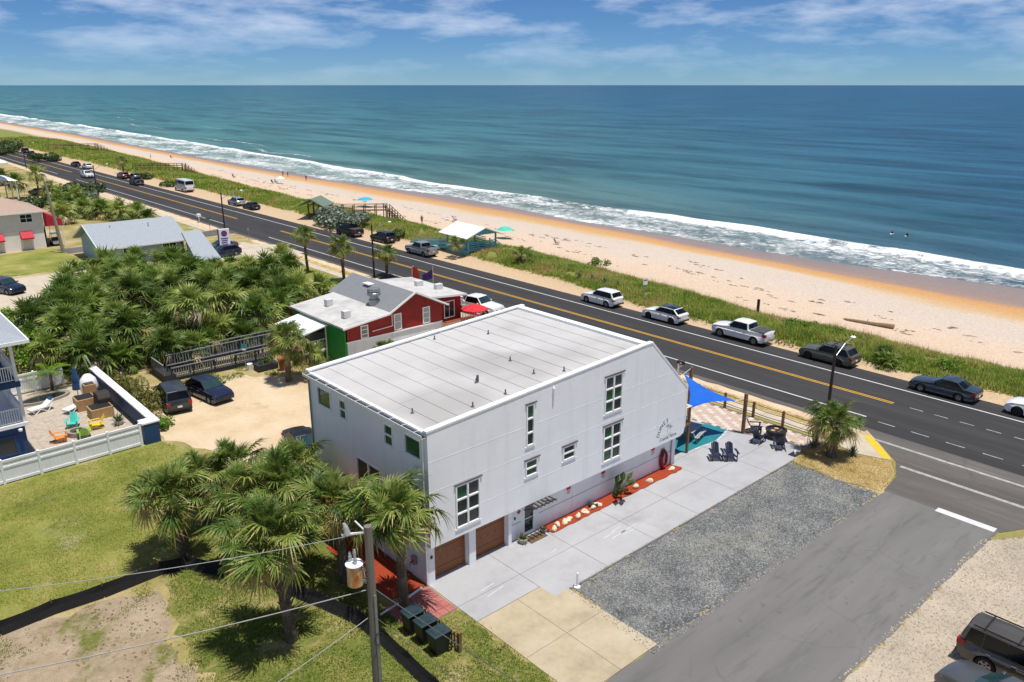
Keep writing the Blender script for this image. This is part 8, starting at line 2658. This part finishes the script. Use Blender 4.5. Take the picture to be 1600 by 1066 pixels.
# seaweed wrack lying in drift lines
wr = []
rw = np.random.RandomState(17)
for line, (s0, spread, cnt_) in enumerate(((2.28, 0.05, 110), (2.5, 0.06, 120), (2.62, 0.09, 70), (2.4, 0.12, 40))):
    y = rw.uniform(12, 260, cnt_)
    s_ = s0 + rw.normal(0, spread * 0.5, cnt_) + 0.08 * np.sin(y / 13.0 + line)
    e, d = iv(E_, y), iv(D_, y)
    x = e + (s_ - 2) * (d - e)
    keep = vnoise(y / 7.0, y * 0 + line, 51 + line, 3) > -0.08
    for a, b in zip(x[keep], y[keep]):
        wr.append((a, b))
q = MB()
for (x, y) in wr:
    z = zb(x, y)
    k = rnd.randint(2, 5)
    for i in range(k):
        a = rnd.uniform(-0.35, 0.35) + R(100)
        cx_, cy_ = x + rnd.gauss(0, 0.12), y + rnd.gauss(0, 0.45)
        l_, w_ = rnd.uniform(0.15, 0.5), rnd.uniform(0.03, 0.10)
        d_ = Vector((math.cos(a), math.sin(a), 0))
        s_ = Vector((-d_.y, d_.x, 0)) * w_
        c = Vector((cx_, cy_, z + 0.04))
        q.add([c - d_ * l_ - s_ * .4, c - s_, c + d_ * l_, c + s_, c + Vector((0, 0, 0.05))], [(0, 1, 4), (1, 2, 4), (2, 3, 4), (3, 0, 4)])
tag(q.build('seaweed_wrack', pm('seaweed_dry', '#6a5f50', '#8b7f6c', 6, 0.95, co='World'), fix=False), 'dark dry seaweed strewn in drift lines along the sand', 'seaweed', kind='stuff')


# people: one skinned body each, painted in bands
def person_mesh(seed, pose, skin, top, bottom, hair):
    J = {'pelvis': (0, 0, 0.92), 'chest': (0, 0, 1.28), 'neck': (0, 0, 1.48), 'head': (0, 0.02, 1.62), 'crown': (0, 0.01, 1.74)}
    if pose == 'walk':
        J.update(lh=(-0.1, 0, 0.88), lk=(-0.1, 0.14, 0.5), la=(-0.1, 0.12, 0.08), lt=(-0.1, 0.28, 0.03), rh=(0.1, 0, 0.88), rk=(0.1, -0.02, 0.48), ra=(0.1, -0.26, 0.1), rt=(0.1, -0.12, 0.03),
                 ls=(-0.19, 0, 1.42), le=(-0.25, -0.12, 1.16), lw=(-0.24, -0.05, 0.92), lf=(-0.23, 0.0, 0.82), rs=(0.19, 0, 1.42), re=(0.25, 0.06, 1.15), rw=(0.24, 0.18, 0.95), rf=(0.23, 0.24, 0.87))
    else:
        J.update(lh=(-0.1, 0, 0.88), lk=(-0.12, 0.02, 0.48), la=(-0.12, 0, 0.08), lt=(-0.13, 0.16, 0.03), rh=(0.1, 0, 0.88), rk=(0.12, 0.02, 0.48), ra=(0.12, 0, 0.08), rt=(0.13, 0.16, 0.03),
                 ls=(-0.19, 0, 1.42), le=(-0.28, -0.02, 1.15), lw=(-0.26, 0.08, 0.92), lf=(-0.25, 0.12, 0.83), rs=(0.19, 0, 1.42), re=(0.28, -0.02, 1.15), rw=(0.26, 0.1, 0.93), rf=(0.25, 0.14, 0.84))
    E2 = [('pelvis', 'chest'), ('chest', 'neck'), ('neck', 'head'), ('head', 'crown'), ('pelvis', 'lh'), ('lh', 'lk'), ('lk', 'la'), ('la', 'lt'), ('pelvis', 'rh'), ('rh', 'rk'), ('rk', 'ra'), ('ra', 'rt'),
          ('chest', 'ls'), ('ls', 'le'), ('le', 'lw'), ('lw', 'lf'), ('chest', 'rs'), ('rs', 're'), ('re', 'rw'), ('rw', 'rf')]
    RAD = dict(pelvis=0.15, chest=0.15, neck=0.06, head=0.10, crown=0.08, lh=0.10, rh=0.10, lk=0.06, rk=0.06, la=0.04, ra=0.04, lt=0.035, rt=0.035, ls=0.07, rs=0.07, le=0.045, re=0.045, lw=0.032, rw=0.032, lf=0.03, rf=0.03)
    names = list(J)
    me = bpy.data.meshes.new('person')
    me.from_pydata([J[n_] for n_ in names], [(names.index(a), names.index(b)) for a, b in E2], [])
    o = bpy.data.objects.new('person_build', me)
    COL.objects.link(o)
    o.modifiers.new('skin', 'SKIN')
    for i, n_ in enumerate(names):
        me.skin_vertices[0].data[i].radius = (RAD[n_], RAD[n_])
    me.skin_vertices[0].data[0].use_root = True
    o.modifiers.new('sub', 'SUBSURF').levels = 1
    bpy.context.view_layer.update()
    out_ = bpy.data.meshes.new_from_object(o.evaluated_get(bpy.context.evaluated_depsgraph_get()))
    bpy.data.objects.remove(o)
    for m in (skin, top, bottom, hair):
        out_.materials.append(m)
    for p in out_.polygons:
        c = p.center
        p.use_smooth = True
        if c.z > 1.68 or (c.z > 1.58 and c.y < -0.02):
            p.material_index = 3
        elif 1.0 < c.z < 1.46 and abs(c.x) < 0.24:
            p.material_index = 1
        elif 0.55 < c.z <= 1.0 and abs(c.x) < 0.21:
            p.material_index = 2
    return out_


m_skin = pm('skin_tan', '#a06d4e', '#b37e5d', 6, 0.6)
m_hair = pm('hair_dark', '#2a1d14', '#3a2a1e', 9, 0.7)
m_cloth = [pm('cloth_navy', '#1b2440', '#232d4c', 6, 0.9), pm('cloth_red', '#8c2430', '#9c303c', 6, 0.9), pm('cloth_black', '#161617', '#202022', 6, 0.9), pm('cloth_white', '#c9c9c6', '#d9d9d6', 6, 0.9)]
for (x, y, rz, pose, tp_, bt_, lab) in ((112.0, 228.8, 0.6, 'walk', 2, 0, 'left of two people walking side by side on the wet sand'), (113.0, 227.6, 0.5, 'walk', 0, 2, 'right of two people walking side by side on the wet sand'), (110.9, 212.2, 2.9, 'walk', 1, 1, 'person in red walking alone near the water'),
                                       (97.6, 301.1, 1.0, 'stand', 3, 0, 'person standing far up the dry sand'), (85.0, 119.5, 2.2, 'stand', 1, 2, 'person standing at the foot of the boardwalk stairs')):
    me = person_mesh(1, pose, m_skin, m_cloth[tp_], m_cloth[bt_], m_hair)
    p = inst('person', me, None, (x, y, zb(x, y)), (0, 0, rz))
    tag(p, lab, 'person')
for (x, y, lab) in ((159.4, 65.8, 'left of two surfers sitting in the water'), (159.3, 62.9, 'right of two surfers sitting in the water')):
    me = person_mesh(2, 'stand', m_skin, m_cloth[2], m_cloth[2], m_hair)
    p = inst('person', me, None, (x, y, SEA - 0.95), (0, 0, -1.5))
    tag(p, lab, 'person')
    sb = MB().prism([(-1.1, 0), (-0.6, 0.22), (0.4, 0.26), (1.0, 0.12), (1.2, 0), (1.0, -0.12), (0.4, -0.26), (-0.6, -0.22)], lambda a, b: (a, b, 0), lambda a, b: (a, b, 0.06)).build('surfboard', m_vinyl, loc=(x, y, SEA + 0.05))
    tag(sb, 'surfboard under the ' + lab.split(' sitting')[0].replace('of two surfers', 'surfer'), 'surfboard')

bpy.context.view_layer.update()
